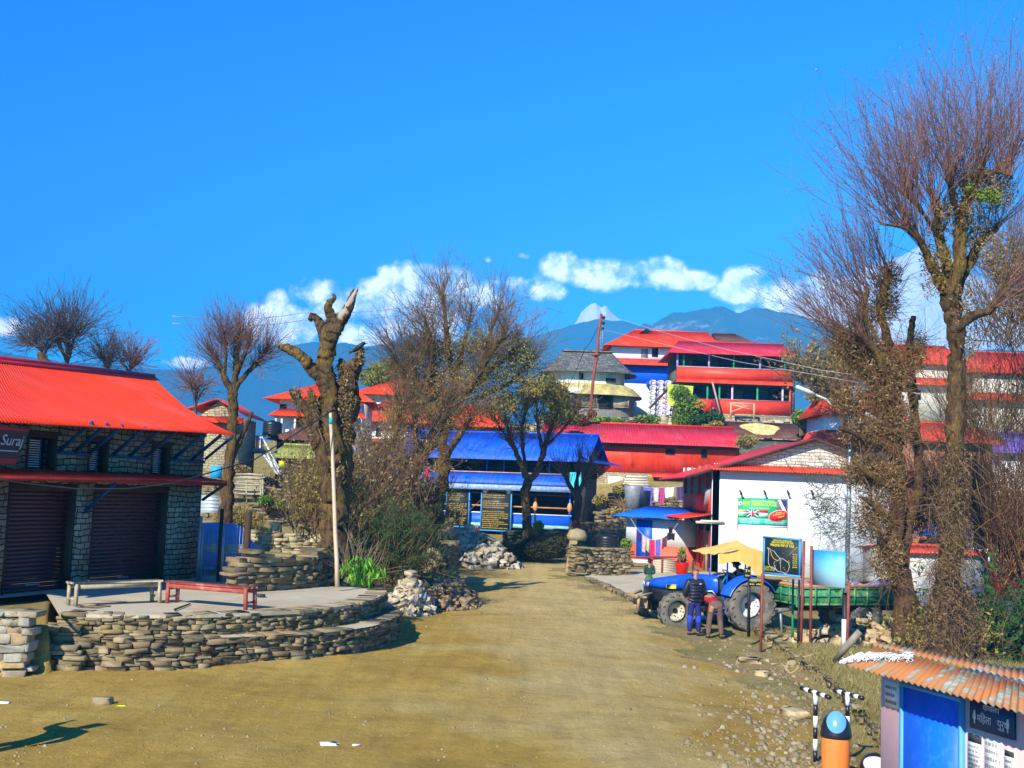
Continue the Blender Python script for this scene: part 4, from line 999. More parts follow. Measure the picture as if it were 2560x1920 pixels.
for r_ in range(7):
 for c in range(4):sk.box(g0+Vector((-1.1+c*.62+rng.uniform(-.05,.05),0,.1+r_*.42)),(.6,.5,.38),Matrix.Rotation(rng.uniform(-.06,.06),3,'Y'),bev=.12)
tag(sk.build('sack_stack',MISL('sack_mat',[(.7,.68,.72),(.6,.55,.62),(.75,.72,.7),(.6,.3,.32),(.7,.7,.75)],noise=.2)),'tall stack of whitish sacks left of the red balcony house','sack stack')
BF=Frame(at(1850,862,125),(1,0,0));A=lambda x,y,off=0.:BF.at(x,y,off)
bh=thing('brown_roof_house','dark gabled house end with a brown roof just behind the scarlet roof','house',BF.o)
boxpart(BF,bh,'wall',m_dark_stone,A(1790,860)[0],A(1880,860)[0],-3,A(1850,852)[1],-5,0)
roof_part(BF,bh,m_brown_roof,A(1790,860)[0],A(1888,860)[0],A(1850,856,.8)[1],A(1840,836,-2.5)[1],.8,-5.8,hipR=1.6)
# red balcony house
RF=Frame(at(1690,1030,97),(1,0,0));A=lambda x,y,off=0.:RF.at(x,y,off)
rb=thing('balcony_house','two storey stone house with crimson roof and bright red balcony panels on the hill','house',RF.o)
a0,a1=A(1692,920)[0],A(1980,920)[0];ze=A(1840,887,.6)[1];zr=A(1850,856,-2.6)[1];zbt=A(1840,922)[1];zbb=A(1840,950)[1];zfl=A(1840,960,.3)[1];zlt=A(1860,1001)[1];zlb=A(1860,1036)[1]
WD=-1.5
boxpart(RF,rb,'wall',m_dark_stone,a0+.1,a1,-1.2,ze,-6.5,WD)
boxpart(RF,rb,'side_wall',m_dark_stone,a1,a1+.35,-1.2,ze,-6.5,-.3)
boxpart(RF,rb,'balcony_floor',m_dkwood,a0,a1,zfl-.1,zfl+.12,WD,-.01)
m_redp=M('red_panel_mat',(.78,.05,.02),.5,.35,.8,bump=.3,bscale=1.5,spec=.4)
boxpart(RF,rb,'balcony_panel',m_redp,a0,a1,zbb,zbt,-.06,.0)
r=MB();r.sheet(RF.p(a0-.05,.35,zfl),RF.p(a1+.05,.35,zfl),RF.p(a1,.0,zbb),RF.p(a0,.0,zbb),pitch=.2,amp=.015,thick=.02);r.build('panel_apron',m_red_roof_old,rb)
b=MB();b.bar(RF.p(a0,.0,zbt+.04),RF.p(a1,.0,zbt+.04),.1,.07);b.build('handrail',M('pink_rail_mat',(.55,.36,.42),.6),rb)
ax=A(1745,1000)[0];ax1=A(1783,1000)[0];ax2=A(1795,1000)[0]
boxpart(RF,rb,'lower_panel',m_redp,ax-.6,ax1,zlb,zlt,-.06,0);boxpart(RF,rb,'lower_panel',m_redp,ax2,a1-.1,zlb,zlt,-.06,0)
boxpart(RF,rb,'plinth',m_yellow_stone,a0,a1,-3.2,zlb,WD,.1)
b=MB();b.bar(RF.p(ax2,.0,zlt+.03),RF.p(a1-.1,.0,zlt+.03),.1,.06);b.build('handrail',M('pink_rail_mat2',(.6,.2,.2),.6),rb)
m_pinkpost=M('pink_post_mat',(.62,.42,.6),.6);m_greenpost=M('green_post_mat',(.02,.28,.12),.6)
for px,m_ in((1694,m_pinkpost),(1710,m_greenpost),(1773,m_pinkpost),(1835,m_greenpost),(1901,m_pinkpost),(1963,m_greenpost),(1978,m_pinkpost)):
 a=A(px,905)[0];b=MB();b.bar(RF.p(a,-.1,zbt),RF.p(a,-.1,ze+.1),.14);b.build('post',m_,rb)
for px,m_ in((1696,m_pinkpost),(1769,m_greenpost),(1799,m_greenpost),(1831,m_pinkpost),(1894,m_greenpost),(1957,m_pinkpost),(1976,m_redp)):
 a=A(px,985)[0];b=MB();b.bar(RF.p(a,-.1,-.4),RF.p(a,-.1,zfl-.1),.14);b.build('post',m_,rb)
roof_part(RF,rb,m_crim_roof,a0,a1,ze,zr,.7,-7,hipL=.5,overL=.7,overR=.6,pitch=.25,amp=.02,thick=.03)
m_darkblue=M('dark_blue_door_mat',(.012,.02,.05),.5,.3,3);m_maroon=M('maroon_window_mat',(.1,.02,.045),.5,.2,3)
for(x0,x1,y0,y1,fm,gm)in((1730,1770,896,918,m_maroon,m_dark),(1795,1824,894,925,m_darkblue,m_darkblue),(1856,1885,896,928,m_darkblue,m_darkblue),(1905,1950,900,922,m_maroon,m_dark),(1789,1815,970,998,m_maroon,m_dark),(1858,1890,970,1005,m_darkblue,m_darkblue),(1920,1950,975,1000,m_maroon,m_dark),(1735,1755,968,990,m_darkblue,m_darkblue)):
 winp(RF,rb,x0,y0,x1,y1,WD+.03,fm,glass=gm,fw=.12)
 # low brown roofed shed with drying grain
gs=Frame(at(1880,1118,90),(1,0,0));A=lambda x,y,off=0.:gs.at(x,y,off)
gsh=thing('grain_shed','low shed with a flat brown roof carrying a patch of drying grain','shed',gs.o)
a0,a1=A(1745,1080)[0],A(2030,1080)[0]
e0=gs.p(a0,1.2,A(1800,1090,1.2)[1]);e1=gs.p(a1,1.2,A(1990,1097,1.2)[1]);t0=gs.p(a0,-2.6,A(1745,1050,-2.6)[1]);t1=gs.p(a1,-2.6,A(2010,1060,-2.6)[1])
r=MB();r.sheet(e0,e1,t1,t0,pitch=.3,amp=.012,thick=.05);rr=r.build('roof',m_brown_roof,gsh)
w=MB();gs.box(w,a0+.3,a1-.3,-2.5,e0 .z-gs.o.z-.1,-2.4,.9);w.build('wall',m_dark_stone,gsh)
gp=MB();nn=(e1-e0).cross(t0-e0).normalized();cc=gs.p(A(1903,1072,-.6)[0],-.6,A(1903,1074,-.6)[1]);rng=random.Random(4)
for k in range(1600):
 a=rng.uniform(0,6.28);f=math.sqrt(rng.random());u=f*math.cos(a)*1.35*(1+.2*math.sin(a*3));v=f*math.sin(a)*1.25
 p=e0+(t0-e0)*(.52+v*.3)+Vector((cc.x-e0 .x+u,0,.03));gp.box(p,(.12,.1,.05),Matrix.Rotation(a,3,'Z'))
tag(gp.build('grain_patch',M('grain_mat',(.55,.48,.2),.9,.3,3)),'oval patch of yellow grain spread to dry on the brown shed roof','drying grain')
# white school with the stone gable
WF=Frame(at(1777,1432,52),(1,0,0));A=lambda x,y,off=0.:WF.at(x,y,off)
school=thing('white_hall','white plastered hall with stone gable, corrugated pent roof and red side doors','building',WF.o)
a1=A(2232,1300)[0];zp=A(1800,1174,.55)[1];zpt=A(1800,1166,0)[1]+.12;zap=A(2036,1100)[1];aap=A(2036,1100)[0];zE=A(1777,1172)[1]
WL=8.6
boxpart(WF,school,'front_wall',m_white_wall,0,a1,-.6,zpt-.02,-.3,0)
w=MB();aEl=A(1712,1176)[0];aEr=2*aap-aEl
slope=(zap-zE)/(aap-0)
w.poly([WF.p(0,-.02,zpt-.02),WF.p(a1+.6,-.02,zpt-.02),WF.p(a1+.6,-.02,zap-slope*(a1+.6-aap)),WF.p(aap,-.02,zap),WF.p(0,-.02,zap-slope*aap)])
w.poly([WF.p(0,-.25,zpt-.02),WF.p(0,-.25,zap-slope*aap),WF.p(aap,-.25,zap),WF.p(a1+.6,-.25,zap-slope*(a1+.6-aap)),WF.p(a1+.6,-.25,zpt-.02)])
w.build('gable_wall',m_white_stone,school)
boxpart(WF,school,'right_wall',m_white_wall,a1,a1+.3,-.6,zpt,-WL,-.3)
boxpart(WF,school,'rear_wall',m_white_wall,0,a1,-.6,zpt,-WL-.3,-WL)
r=MB();zl=zap-slope*(aap-aEl)
r.sheet(WF.p(aEl,-WL-.5,zl+.02),WF.p(aEl,.35,zl+.02),WF.p(aap,.35,zap+.06),WF.p(aap,-WL-.5,zap+.06),pitch=.15,amp=.015,thick=.06)
r.sheet(WF.p(aEr,.35,zl+.02),WF.p(aEr,-WL-.5,zl+.02),WF.p(aap,-WL-.5,zap+.055),WF.p(aap,.35,zap+.055),pitch=.15,amp=.015,thick=.06)
rr=r.build('roof',MROOF('school_roof_mat',(.78,.04,.04),fade=.1),school)
r=MB();r.bar(WF.p(aEl,.37,zl-.03),WF.p(aap,.37,zap),.03,.12);r.build('barge_board',m_dkwood,rr)
r=MB();r.bar(WF.p(aEr,.37,zl-.03),WF.p(aap,.37,zap),.03,.12);r.build('barge_board',m_dkwood,rr)
r=MB();r.sheet(WF.p(-.15,.55,zp),WF.p(a1+.9,.55,zp),WF.p(a1+.9,-.01,zpt),WF.p(-.15,-.01,zpt),pitch=.12,amp=.022,thick=.015,spw=6);r.build('pent_roof',m_red_roof_old,school)
LFm=Frame(WF.o,(0,-1,0));L=lambda x,y,off=0.:LFm.at(x,y,off)
zg0=L(1772,1233)[1];zg1=L(1772,1268)[1];zfl=L(1772,1282)[1]
boxpart(LFm,school,'side_wall',m_dkwood,-WL,-.05,-.6,zpt,-1.6,-1.4)
boxpart(LFm,school,'corner_post',m_white_wall,-.3,-.0,-.6,zpt,-.3,-.001)
boxpart(LFm,school,'gallery_floor',m_dkwood,-WL,-.3,zfl-.1,zfl+.06,-1.4,0)
boxpart(LFm,school,'gallery_panel',m_red_tin,-WL,-.3,zfl+.07,zg0,-.05,0)
for a in(-WL,-6.4,-4.2,-2.2):
 b=MB();b.bar(LFm.p(a,-.08,-.5),LFm.p(a,-.08,zpt),.12);b.build('post',m_redwood,school)
r=MB();r.sheet(LFm.p(-5.2,1.5,L(1690,1293,1.5)[1]),LFm.p(.1,1.3,L(1752,1302,1.3)[1]),LFm.p(.1,.02,zfl-.05),LFm.p(-5.2,.02,zfl-.05),pitch=.2,amp=.015,thick=.02);r.build('porch_roof',m_red_roof,school)
for(x0,x1,m_)in((-.35,-1.3,m_red_tin),(-1.6,-2.1,m_greywood),(-2.5,-3.2,m_red_tin),(-3.6,-4.6,m_red_tin),(-5,-6,m_dkwood),(-6.4,-8,m_red_tin)):
 boxpart(LFm,school,'door',m_,x1,x0,-.4,1.75,-.6 if m_ is m_dkwood else-.12,-.05 if m_ is not m_dkwood else-.5)
b=MB();b.bar(LFm.p(.02,.7,L(1777,1306)[1]),LFm.p(.02,-.4,L(1777,1306)[1]),.12,.1);b.bar(WF.p(-.5,.05,2.2),WF.p(.5,.1,2.2),.1,.09);b.build('bracket',m_cream_wall,school)
g=MB();g.bar(LFm.p(-1.1,.04,zfl+.1),LFm.p(-.5,.04,zfl+1.05),.35,.03,(0,0,1));tag(g.build('board',m_steel),'grey board leaning in the red gallery of the white hall','board')
for px in(1848,1908,1966,2026):
 a,z=A(px,1232);t=thing('wall_lamp',{1848:'leftmost',1908:'second',1966:'third',2026:'rightmost'}[px]+' small black spot lamp on the white wall above the green banner','lamp',WF.p(a,0,z),group='spot lamps on the white wall')
 b=MB();b.tube([WF.p(a,0,z+.12),WF.p(a+.03,.22,z+.05)],.012,5);b.build('arm',m_blackmetal,t)
 b=MB();b.tube([WF.p(a,.16,z+.1),WF.p(a+.04,.3,z-.06)],[.04,.06],8);b.build('shade',m_blackmetal,t)
a0,z1=A(1844,1243);a1b,z0=A(1969,1320)
bn=thing('training_banner','green printed banner with yellow heading and three flags on the white wall','banner',WF.p(a0,0,z0))
def bq(name,mat,u0,v0,u1,v1,o=.03):
 m_=MB();WF.box(m_,a0+(a1b-a0)*u0,a0+(a1b-a0)*u1,z0+(z1-z0)*v0,z0+(z1-z0)*v1,o-.004,o);return m_.build(name,mat,bn)
def bp(name,mat,pts,o):
 m_=MB();m_.poly([WF.p(a0+(a1b-a0)*u,o,z0+(z1-z0)*v)for u,v in pts]);return m_.build(name,mat,bn)
def flat(name,c,r=.6):return M(name,c,r,.04,3)
fg=flat('banner_green_mat',(.02,.42,.16));fw_=flat('banner_white_mat',(.8,.82,.82));fy=flat('banner_yellow_mat',(.9,.85,.02));fr_=flat('banner_red_mat2',(.75,.02,.02));fo_=flat('banner_orange_mat',(.95,.55,.05));fb=flat('banner_navy_mat',(.02,.03,.16));ft=flat('banner_teal_mat',(.03,.5,.32));fp=flat('banner_saffron_mat',(.85,.45,.25));fk=flat('banner_photo_mat',(.18,.16,.26))
bq('sheet',fg,0,.06,1,1,.02);bq('sheet_hem',fw_,.03,0,.99,.058,.02);bq('lower_band',ft,.02,.06,.99,.27,.0245)
bq('white_line',fw_,.02,.27,.86,.285,.026)
X=WF.d;Z=Vector((0,0,1));Wd=a1b-a0;Hh=z1-z0
def bt_(s,m_,u,v,hgt,fit=None,al='LEFT',o=.027):return text_obj(s,'lettering',bn,m_,WF.p(a0+Wd*u,o,z0+Hh*v),X,Z,hgt*Hh,al,.001,fit=fit*Wd if fit else None)
bt_('ARMY TRAINING SCHOOL',fy,.1,.68,.23,.68,o=.03);bt_('The',fr_,.13,.83,.1,.08,o=.032);bt_('Gandaki Army Academy Pvt. Ltd.',fw_,.28,.86,.085,.44)
bt_('Pokhara - 8, Srijana Chowk',fw_,.23,.61,.075,.4)
for k,(s1_,s2_)in enumerate((('British Army, Singapore Police','Nepal Army, Nepal Police'),('Armed Police Force, Indian Army','Physical, Written, Interview'),('Height, Weight, Fitness','Free Class, Counselling'))):bt_(s1_,fw_,.06,.215-k*.055,.05,.38);bt_(s2_,fw_,.55,.215-k*.055,.05,.38)
c=MB();c.lathe([(0,0),(.085*Wd,0),(.085*Wd,.004),(0,.004)],24,WF.p(a0+Wd*.055,.026,z0+Hh*.78),Matrix.Rotation(R_(90),3,'X')@Matrix.Diagonal((.5,.5,1)));c.build('emblem',fw_,bn)
c=MB();c.lathe([(0,0),(.03*Wd,0),(.03*Wd,.004),(0,.004)],16,WF.p(a0+Wd*.055,.031,z0+Hh*.79),Matrix.Rotation(R_(90),3,'X')@Matrix.Diagonal((.5,.5,1)));c.build('emblem_star',fb,bn)
bq('flag_stripe',fp,.01,.5,.18,.58);bq('flag_stripe',fw_,.01,.42,.18,.5);bq('flag_stripe',flat('flag_green_mat',(.1,.5,.2)),.01,.34,.18,.42)
bq('flag_field',fb,.19,.36,.41,.58)
for(p,q)in(((.19,.36),(.41,.58)),((.19,.58),(.41,.36))):
 u0,v0=p;u1,v1=q;d=.018;bp('saltire',fw_,[(u0,v0-d if v0<v1 else v0-d),(u1,v1-d),(u1,v1+d),(u0,v0+d)],.033 if v0<v1 else.0335)
bq('cross',fw_,.27,.36,.33,.58,.037);bq('cross',fw_,.19,.44,.41,.5,.0372);bq('cross_red',fr_,.285,.36,.315,.58,.041);bq('cross_red',fr_,.19,.455,.41,.485,.0412)
bq('flag_field',fr_,.43,.49,.6,.59);bq('flag_field',fw_,.43,.36,.6,.489);bq('caption',fw_,.25,.3,.36,.335,.03)
bq('photo',fk,.78,.56,.98,.98,.026);bp('photo_figure',fw_,[(.8,.95),(.84,.97),(.96,.6),(.9,.58)],.03);bp('photo_figure',fb,[(.86,.96),(.97,.94),(.97,.75),(.93,.72)],.031)
e=MB();e.lathe([(0,0),(.2*Wd,0),(.2*Wd,.004),(0,.004)],30,WF.p(a0+Wd*.81,.034,z0+Hh*.41),Matrix.Rotation(R_(90),3,'X')@Matrix.Rotation(.25,3,'Z')@Matrix.Diagonal((1,.55,1)));e.build('badge',flat('badge_rim_mat',(.85,.4,.35)),bn)
e=MB();e.lathe([(0,0),(.185*Wd,0),(.185*Wd,.004),(0,.004)],30,WF.p(a0+Wd*.81,.038,z0+Hh*.41),Matrix.Rotation(R_(90),3,'X')@Matrix.Rotation(.25,3,'Z')@Matrix.Diagonal((1,.52,1)));e.build('badge_centre',fr_,bn)
t3=Vector((math.cos(.25),0,math.sin(.25)))
for s_,u,v in(('New',.77,.45),('Admission',.71,.37),('Open',.81,.31)):text_obj(s_,'lettering',bn,fo_,WF.p(a0+Wd*u,.044,z0+Hh*v),t3,Vector((-t3 .z,0,t3 .x)),.1*Hh)
for u in(0.01,.985):b=MB();b.bar(WF.p(a0+Wd*u,.03,z0-.15),WF.p(a0+Wd*u,.03,z1),.025);b.build('batten',m_greywood,bn)
# small blue and white washroom shed
KF=Frame((5.74,58,.42),(.77,-.64,0));A=lambda x,y,off=0.:KF.at(x,y,off)
ws=thing('washroom_shed','small white and coral washroom with a bright blue flat roof beside the white hall','shed',KF.o)
aw=3.25;zt_=2.02
m_coral=M('coral_paint_mat',(.78,.13,.07),.6,.08,2)
ad0,ad1=A(1592,1330)[0],A(1631,1330)[0];zd=A(1680,1366)[1]
boxpart(KF,ws,'wall',m_white_wall,0,aw,zd,zt_,-2.2,0);boxpart(KF,ws,'coral_dado',m_coral,0,aw,-.8,zd-.001,-2.2,.004)
boxpart(KF,ws,'door',m_blue_paint,ad0,ad1,.18,zt_-.02,-.05,.03);boxpart(KF,ws,'step',m_white_wall,ad0,ad1,-.3,.12,0,.35)
r=MB();r.sheet(KF.p(-.35,.75,A(1562,1290,.75)[1]),KF.p(aw+.1,.75,A(1562,1290,.75)[1]),KF.p(aw+.1,-2.4,zt_+.62),KF.p(-.35,-2.4,zt_+.62),pitch=.2,amp=.015,thick=.03);r.build('roof',M('bright_blue_roof_mat',(.01,.14,.85),.45,.1,1),ws)
b=MB();b.bar(KF.p(ad1+.02,.02,zt_-.12),KF.p(aw,.02,zt_-.12),.03,.05);b.build('lintel',m_cream_wall,ws)
# houses on the right, behind the trees
def simple_house(name,label,Y,x0,x1,yb,ye,yr,roofm,wallm,depth=5.,hipL=0,hipR=0,ov=.6,d=(1,0,0),zdrop=3.,wins=(),skirt=None,lower=None,ridge_off=None,cat='house'):
 fr=Frame(at((x0+x1)/2,yb,Y),d);A=lambda x,y,off=0.:fr.at(x,y,off)
 t=thing(name,label,cat,fr.o);a0,a1=A(x0,ye)[0],A(x1,ye)[0];xm=(x0+x1)/2;ze=A(xm,ye,ov)[1];zr=A(xm,yr,ov-(depth+2*ov)/2)[1]
 boxpart(fr,t,'wall',wallm,a0,a1,-zdrop,ze+.02,-depth,0)
 if hipL<.3:
  g=MB();g.poly([fr.p(a0+.001,0,ze+.02),fr.p(a0+.001,-depth,ze+.02),fr.p(a0+.001,-depth/2,zr-.05)]);g.build('gable_wall',wallm,t)
 if hipR<.3:
  g=MB();g.poly([fr.p(a1-.001,0,ze+.02),fr.p(a1-.001,-depth,ze+.02),fr.p(a1-.001,-depth/2,zr-.05)]);g.build('gable_wall',wallm,t)
 roof_part(fr,t,roofm,a0,a1,ze,zr,ov,-depth-ov,hipL=hipL,hipR=hipR,overL=ov,overR=ov,thick=.03)
 if skirt:
  s0,s1=skirt;zs0=A(xm,s1,ov+.2)[1];zs1=A(xm,s0)[1]
  r=MB();r.sheet(fr.p(a0-.5,ov+.2,zs0),fr.p(a1+.5,ov+.2,zs0),fr.p(a1,.01,zs1),fr.p(a0,.01,zs1),pitch=.15,amp=.012,thick=.02)
  r.sheet(fr.p(a0-.5,-depth,zs0),fr.p(a0-.5,ov+.2,zs0),fr.p(a0,.01,zs1),fr.p(a0-.005,-depth,zs1),pitch=.15,amp=.012,thick=.02);r.build('skirt_roof',roofm,t)
 for w_ in wins:winp(fr,t,*w_[:4],0,w_[4]if len(w_)>4 else m_dkwood,glass=w_[5]if len(w_)>5 else m_dark)
 if lower:boxpart(fr,t,'lower_wall',lower[1],a0+.05,a1-.05,-zdrop,A(xm,lower[0])[1],-.1,.03)
 return t,fr
m_pinkwall=M('pink_plaster_mat',(.7,.45,.42),.9,.1,2)
simple_house('red_roof_house','white house with scarlet roof and lower red eave behind the street lamp',82,2062,2245,1150,1041,984,m_red_roof_old,m_white_wall,5,.4,.8,wins=((2108,1050,2124,1072,m_bluestrut,m_darkblue),(2186,1052,2206,1076,m_bluestrut,m_darkblue),(2160,1110,2178,1140)),skirt=(1077,1110),lower=(1110,m_dark_stone))
simple_house('red_roof_house','cream house with scarlet roof on the slope between the two mossy trunks',98,2230,2400,960,910,866,m_red_roof_old,m_cream_wall,5,.3,.3,skirt=(944,962),wins=((2290,975,2302,1000),))
simple_house('red_roof_house','red roofed house at the right edge half hidden by russet twigs',96,2440,2700,1000,935,885,m_red_roof_old,m_cream_wall,6,1,.3,skirt=(985,1003))
simple_house('brick_house','house with salmon brick wall behind the tall right tree',62,2300,2480,1290,1105,1060,m_red_roof_old,MSTONE('salmon_brick_mat',[(.6,.22,.12),(.7,.3,.16),(.5,.2,.12)],(.3,.2,.15),.24,.08,.01),5,wins=((2330,1180,2345,1215),(2420,1150,2440,1180)))
simple_house('blue_roof_house','house with a steep blue roof seen through the shrub on the right',56,2410,2640,1400,1350,1272,m_blue_roof,m_white_wall,5,1.5)
simple_house('lilac_house','pale house with white slatted wall at the right edge',70,2500,2700,1250,1135,1085,M('lilac_roof_mat',(.16,.1,.45),.5),m_white_wall,5)
cs,fr=simple_house('cement_shed','low stained cement shed with small red roof at the lower right',44,2238,2468,1535,1384,1366,m_red_roof_old,M('stained_cement_mat',(.62,.6,.5),.95,.15,1,bump=.3,bscale=6,tint=(.3,.26,.18),tscale=.7,tamt=.7),4,ov=.25,cat='shed')
FF=Frame(at(2470,1536,43.6),(1,0,0));A=lambda x,y,off=0.:FF.at(x,y,off)
fn=thing('corrugated_fence','bright red corrugated sheet fence on a low white wall at the right edge','fence',FF.o)
p=[FF.p(A(2471,1500)[0],0,A(2471,1500)[1]),FF.p(A(2471,1430)[0],0,A(2471,1430)[1]),FF.p(A(2600,1436)[0],0,A(2471,1430)[1]),FF.p(A(2600,1500)[0],0,A(2471,1500)[1])]
f=MB();f.sheet(p[0],p[1],p[2],p[3],pitch=.1,amp=.02,thick=.01);f.build('sheet',M('red_fence_mat',(.85,.05,.02),.5,.08,2),fn)
f=MB();f.sheet(FF.p(A(2534,1500)[0],.03,-.1),FF.p(A(2600,1500)[0],.03,-.1),FF.p(A(2600,1500)[0],.03,A(2534,1503)[1]),FF.p(A(2534,1500)[0],.03,A(2534,1503)[1]),pitch=.1,amp=.02,thick=.01);f.build('lower_sheet',MATS['red_fence_mat'],fn)
boxpart(FF,fn,'base_wall',m_white_wall,A(2469,1500)[0],A(2600,1500)[0],-.5,A(2500,1501)[1],-.3,-.03)
f=MB();f.bar(FF.p(A(2471,1500)[0],.06,-.2),FF.p(A(2471,1430)[0],.06,A(2471,1425)[1]),.05);f.build('post',m_blackmetal,fn)
f=MB();g0=FF.p(A(2510,1430)[0],-1.2,A(2510,1432)[1])
V=[g0+Vector(((i/8-.5)*1.6,(j/4-.5)*1.2,.35*math.sin(math.pi*i/8)*math.sin(math.pi*j/4)))for j in range(5)for i in range(9)]
f.add(V,[(j*9+i,j*9+i+1,(j+1)*9+i+1,(j+1)*9+i)for j in range(4)for i in range(8)]);FF.box(f,A(2482,1430)[0],A(2540,1430)[0],-.3,A(2510,1432)[1],-1.8,-.7)
tag(f.build('tarpaulin',m_green),'green tarpaulin over a heap behind the red corrugated fence','tarpaulin')
# houses on the left slope
t,fr=simple_house('gable_house','small house with yellow stone gable and red roof just behind the shop eave',62,500,600,1110,1042,1040,m_red_roof,m_yellow_stone,4,ov=.3)
for o in[o for o in bpy.data.objects if o.parent==t and o.name.startswith(('roof','gable_wall'))]:
 for c in[c for c in bpy.data.objects if c.parent==o]:bpy.data.objects.remove(c)
 bpy.data.objects.remove(o)
A=lambda x,y,off=0.:fr.at(x,y,off)
g=MB();g.poly([fr.p(A(497,1042)[0],.0,A(497,1042)[1]),fr.p(A(604,1050)[0],.0,A(604,1050)[1]),fr.p(A(550,1000)[0],.0,A(550,1000)[1])]);g.build('gable_wall',m_yellow_stone,t)
ap=A(548,997)
r=MB();l0,r0=A(470,1022),A(620,1040)
r.sheet(fr.p(l0[0],-5,l0[1]),fr.p(l0[0],.4,l0[1]),fr.p(ap[0],.4,ap[1]),fr.p(ap[0],-5,ap[1]),thick=.05,amp=.01,pitch=.15);r.sheet(fr.p(r0[0],.4,r0[1]),fr.p(r0[0],-5,r0[1]),fr.p(ap[0],-5,ap[1]-.005),fr.p(ap[0],.4,ap[1]-.005),thick=.05,amp=.01,pitch=.15);r.build('roof',m_red_roof_old,t)
r=MB();r.sheet(fr.p(A(480,1060)[0],.7,A(540,1056,.7)[1]),fr.p(A(612,1060)[0],.7,A(540,1056,.7)[1]),fr.p(A(612,1042)[0],.01,A(540,1042)[1]),fr.p(A(480,1042)[0],.01,A(540,1042)[1]),thick=.02,amp=.012,pitch=.15);r.build('pent_roof',m_red_roof,t)
t,fr=simple_house('hip_roof_house','white house with broad scarlet hipped roof and open posts behind the dead tree',76,700,905,1112,1000,952,m_red_roof,m_white_wall,6,2.6,1.5,ov=.9,wins=((700,1010,716,1022),(735,1045,752,1085)),skirt=(1026,1042))
for px in(690,705,738,778):
 a=fr.at(px,1050,.8)[0];b=MB();b.bar(fr.p(a,.8,0),fr.p(a,.8,fr.at(740,1040,.8)[1]),.12);b.build('post',m_cream_wall,t)
t,fr=simple_house('brown_roof_shed','shed with a dull brown hipped roof left of the dead tree',68,692,850,1135,1100,1058,m_brown_roof,m_dkwood,4,1.6,.4,ov=.5,cat='shed')
t,fr=simple_house('mossy_roof_shed','low shed with yellow green mossy roof above the ladder',64,695,860,1190,1147,1114,M('moss_roof_mat',(.32,.34,.08),.95,.35,2,bump=.6,bscale=10),m_dark_stone,3,ov=.5,cat='shed')
simple_house('red_roof_house','upper house with scarlet hipped roof below the blue roof left of centre',94,900,1095,1075,987,950,m_red_roof,m_cream_wall,6,2.4,.5,ov=.8)
simple_house('red_roof_house','house with wide faded red roof over white walls behind the leaning trunk',86,880,1110,1135,1055,1005,m_red_roof_old,m_white_wall,5,2,.5,ov=.9,wins=((900,1070,912,1090),(940,1070,952,1092),(985,1070,998,1092)),skirt=(1098,1128))
simple_house('blue_roof_house','small blue roofed house top left of centre beside the round green tree',104,960,1095,985,957,937,m_blue_roof,m_cream_wall,4,1,1)
simple_house('red_roof_house','low house with long red roof hidden behind the big leafless tree',88,1120,1245,1120,1066,1016,m_red_roof,m_yellow_stone,4.5,ov=.5)
# washroom kiosk at the lower right
KD=Vector((.274,-.962,0)).normalized();KO=Vector((3.275,10.52,0));TO=Frame(KO,KD);A=lambda x,y,off=0.:TO.at(x,y,off)
m_pink=M('pink_plaster_mat2',(.95,.56,.5),.9,.05,2,bump=.06,bscale=9,tint=(.6,.3,.28),tscale=2,tamt=.15)
kiosk=thing('toilet_block','small pink toilet block with blue door and rusty corrugated roof at the lower right','toilet',KO)
boxpart(TO,kiosk,'wall',m_pink,0,4.2,-.3,2.02,-1.5,0)
d0,d1=A(2265,1800)[0],A(2407,1850)[0]
m_door=M('glossy_blue_door_mat',(.006,.14,.82),.4,.06,5,spec=.4,tint=(.2,.5,.8),tscale=12,tamt=.12)
boxpart(TO,kiosk,'door',m_door,d0,d1,.05,1.93,-.1,.025)
b=MB();TO.box(b,d0-.03,d0,.05,1.96,-.05,.045);TO.box(b,d1,d1+.03,.05,1.96,-.05,.045);TO.box(b,d0-.03,d1+.03,1.931,1.96,-.05,.047);b.build('door_frame',MATS['board_frame_mat'],kiosk)
b=MB();b.bar(TO.p(d0+.05,.05,1.02),TO.p(d0+.05,.05,1.2),.02,.03);b.build('handle',m_steel,kiosk)
def rust_mat():
 m,nt,b=newmat('rusty_sheet_mat');v=coords(nt,'UV',(1,1,1));st=coords(nt,'UV',(4.2,.5,1))
 n1=NOI(nt,st,1.7,7,.65);n2=NOI(nt,v,6,6,.7)
 k=MA(nt,'ADD',MA(nt,'MULTIPLY',n1,.8),MA(nt,'MULTIPLY',n2,.25))
 c=RAMP(nt,k,[(.40,(.4,.46,.46)),(.47,(.26,.25,.17)),(.5,(.36,.17,.07)),(.64,(.5,.15,.04)),(.78,(.28,.09,.035))])
 setin(b,'Base Color',c,nt);b.inputs['Roughness'].default_value=.75;b.inputs['Specular IOR Level'].default_value=.2
 BUMP(nt,b,n2,.3,.01);return m
m_rust=rust_mat()
e0,e1=ground(2105,1661,2.05),ground(2560,1784,2.05);e1=e1+(e1-e0)*.45
o0,o1=ground(2192,1621,2.19),ground(2560,1709,2.19);o1=o1+(o1-o0)*.45
f0,f1=ground(2200,1611,2.215),ground(2560,1680,2.215);f1=f1+(f1-f0)*.45
r=MB();r.sheet(e0,e1,o1,o0,pitch=.079,amp=.011,thick=.003,spw=8);r.build('roof_sheet',m_rust,kiosk,smooth=True)
r=MB();u_=Vector((0,0,.018));r.sheet(o0-(o1-o0)*.03+u_,o1+u_,f1+u_,f0-(f1-f0)*.01+u_,pitch=.079,amp=.011,thick=.003,spw=8);r.build('roof_sheet',m_rust,kiosk,smooth=True)
st=MB();rng=random.Random(9);ex=(e1-e0).normalized();ey=(o0-e0)
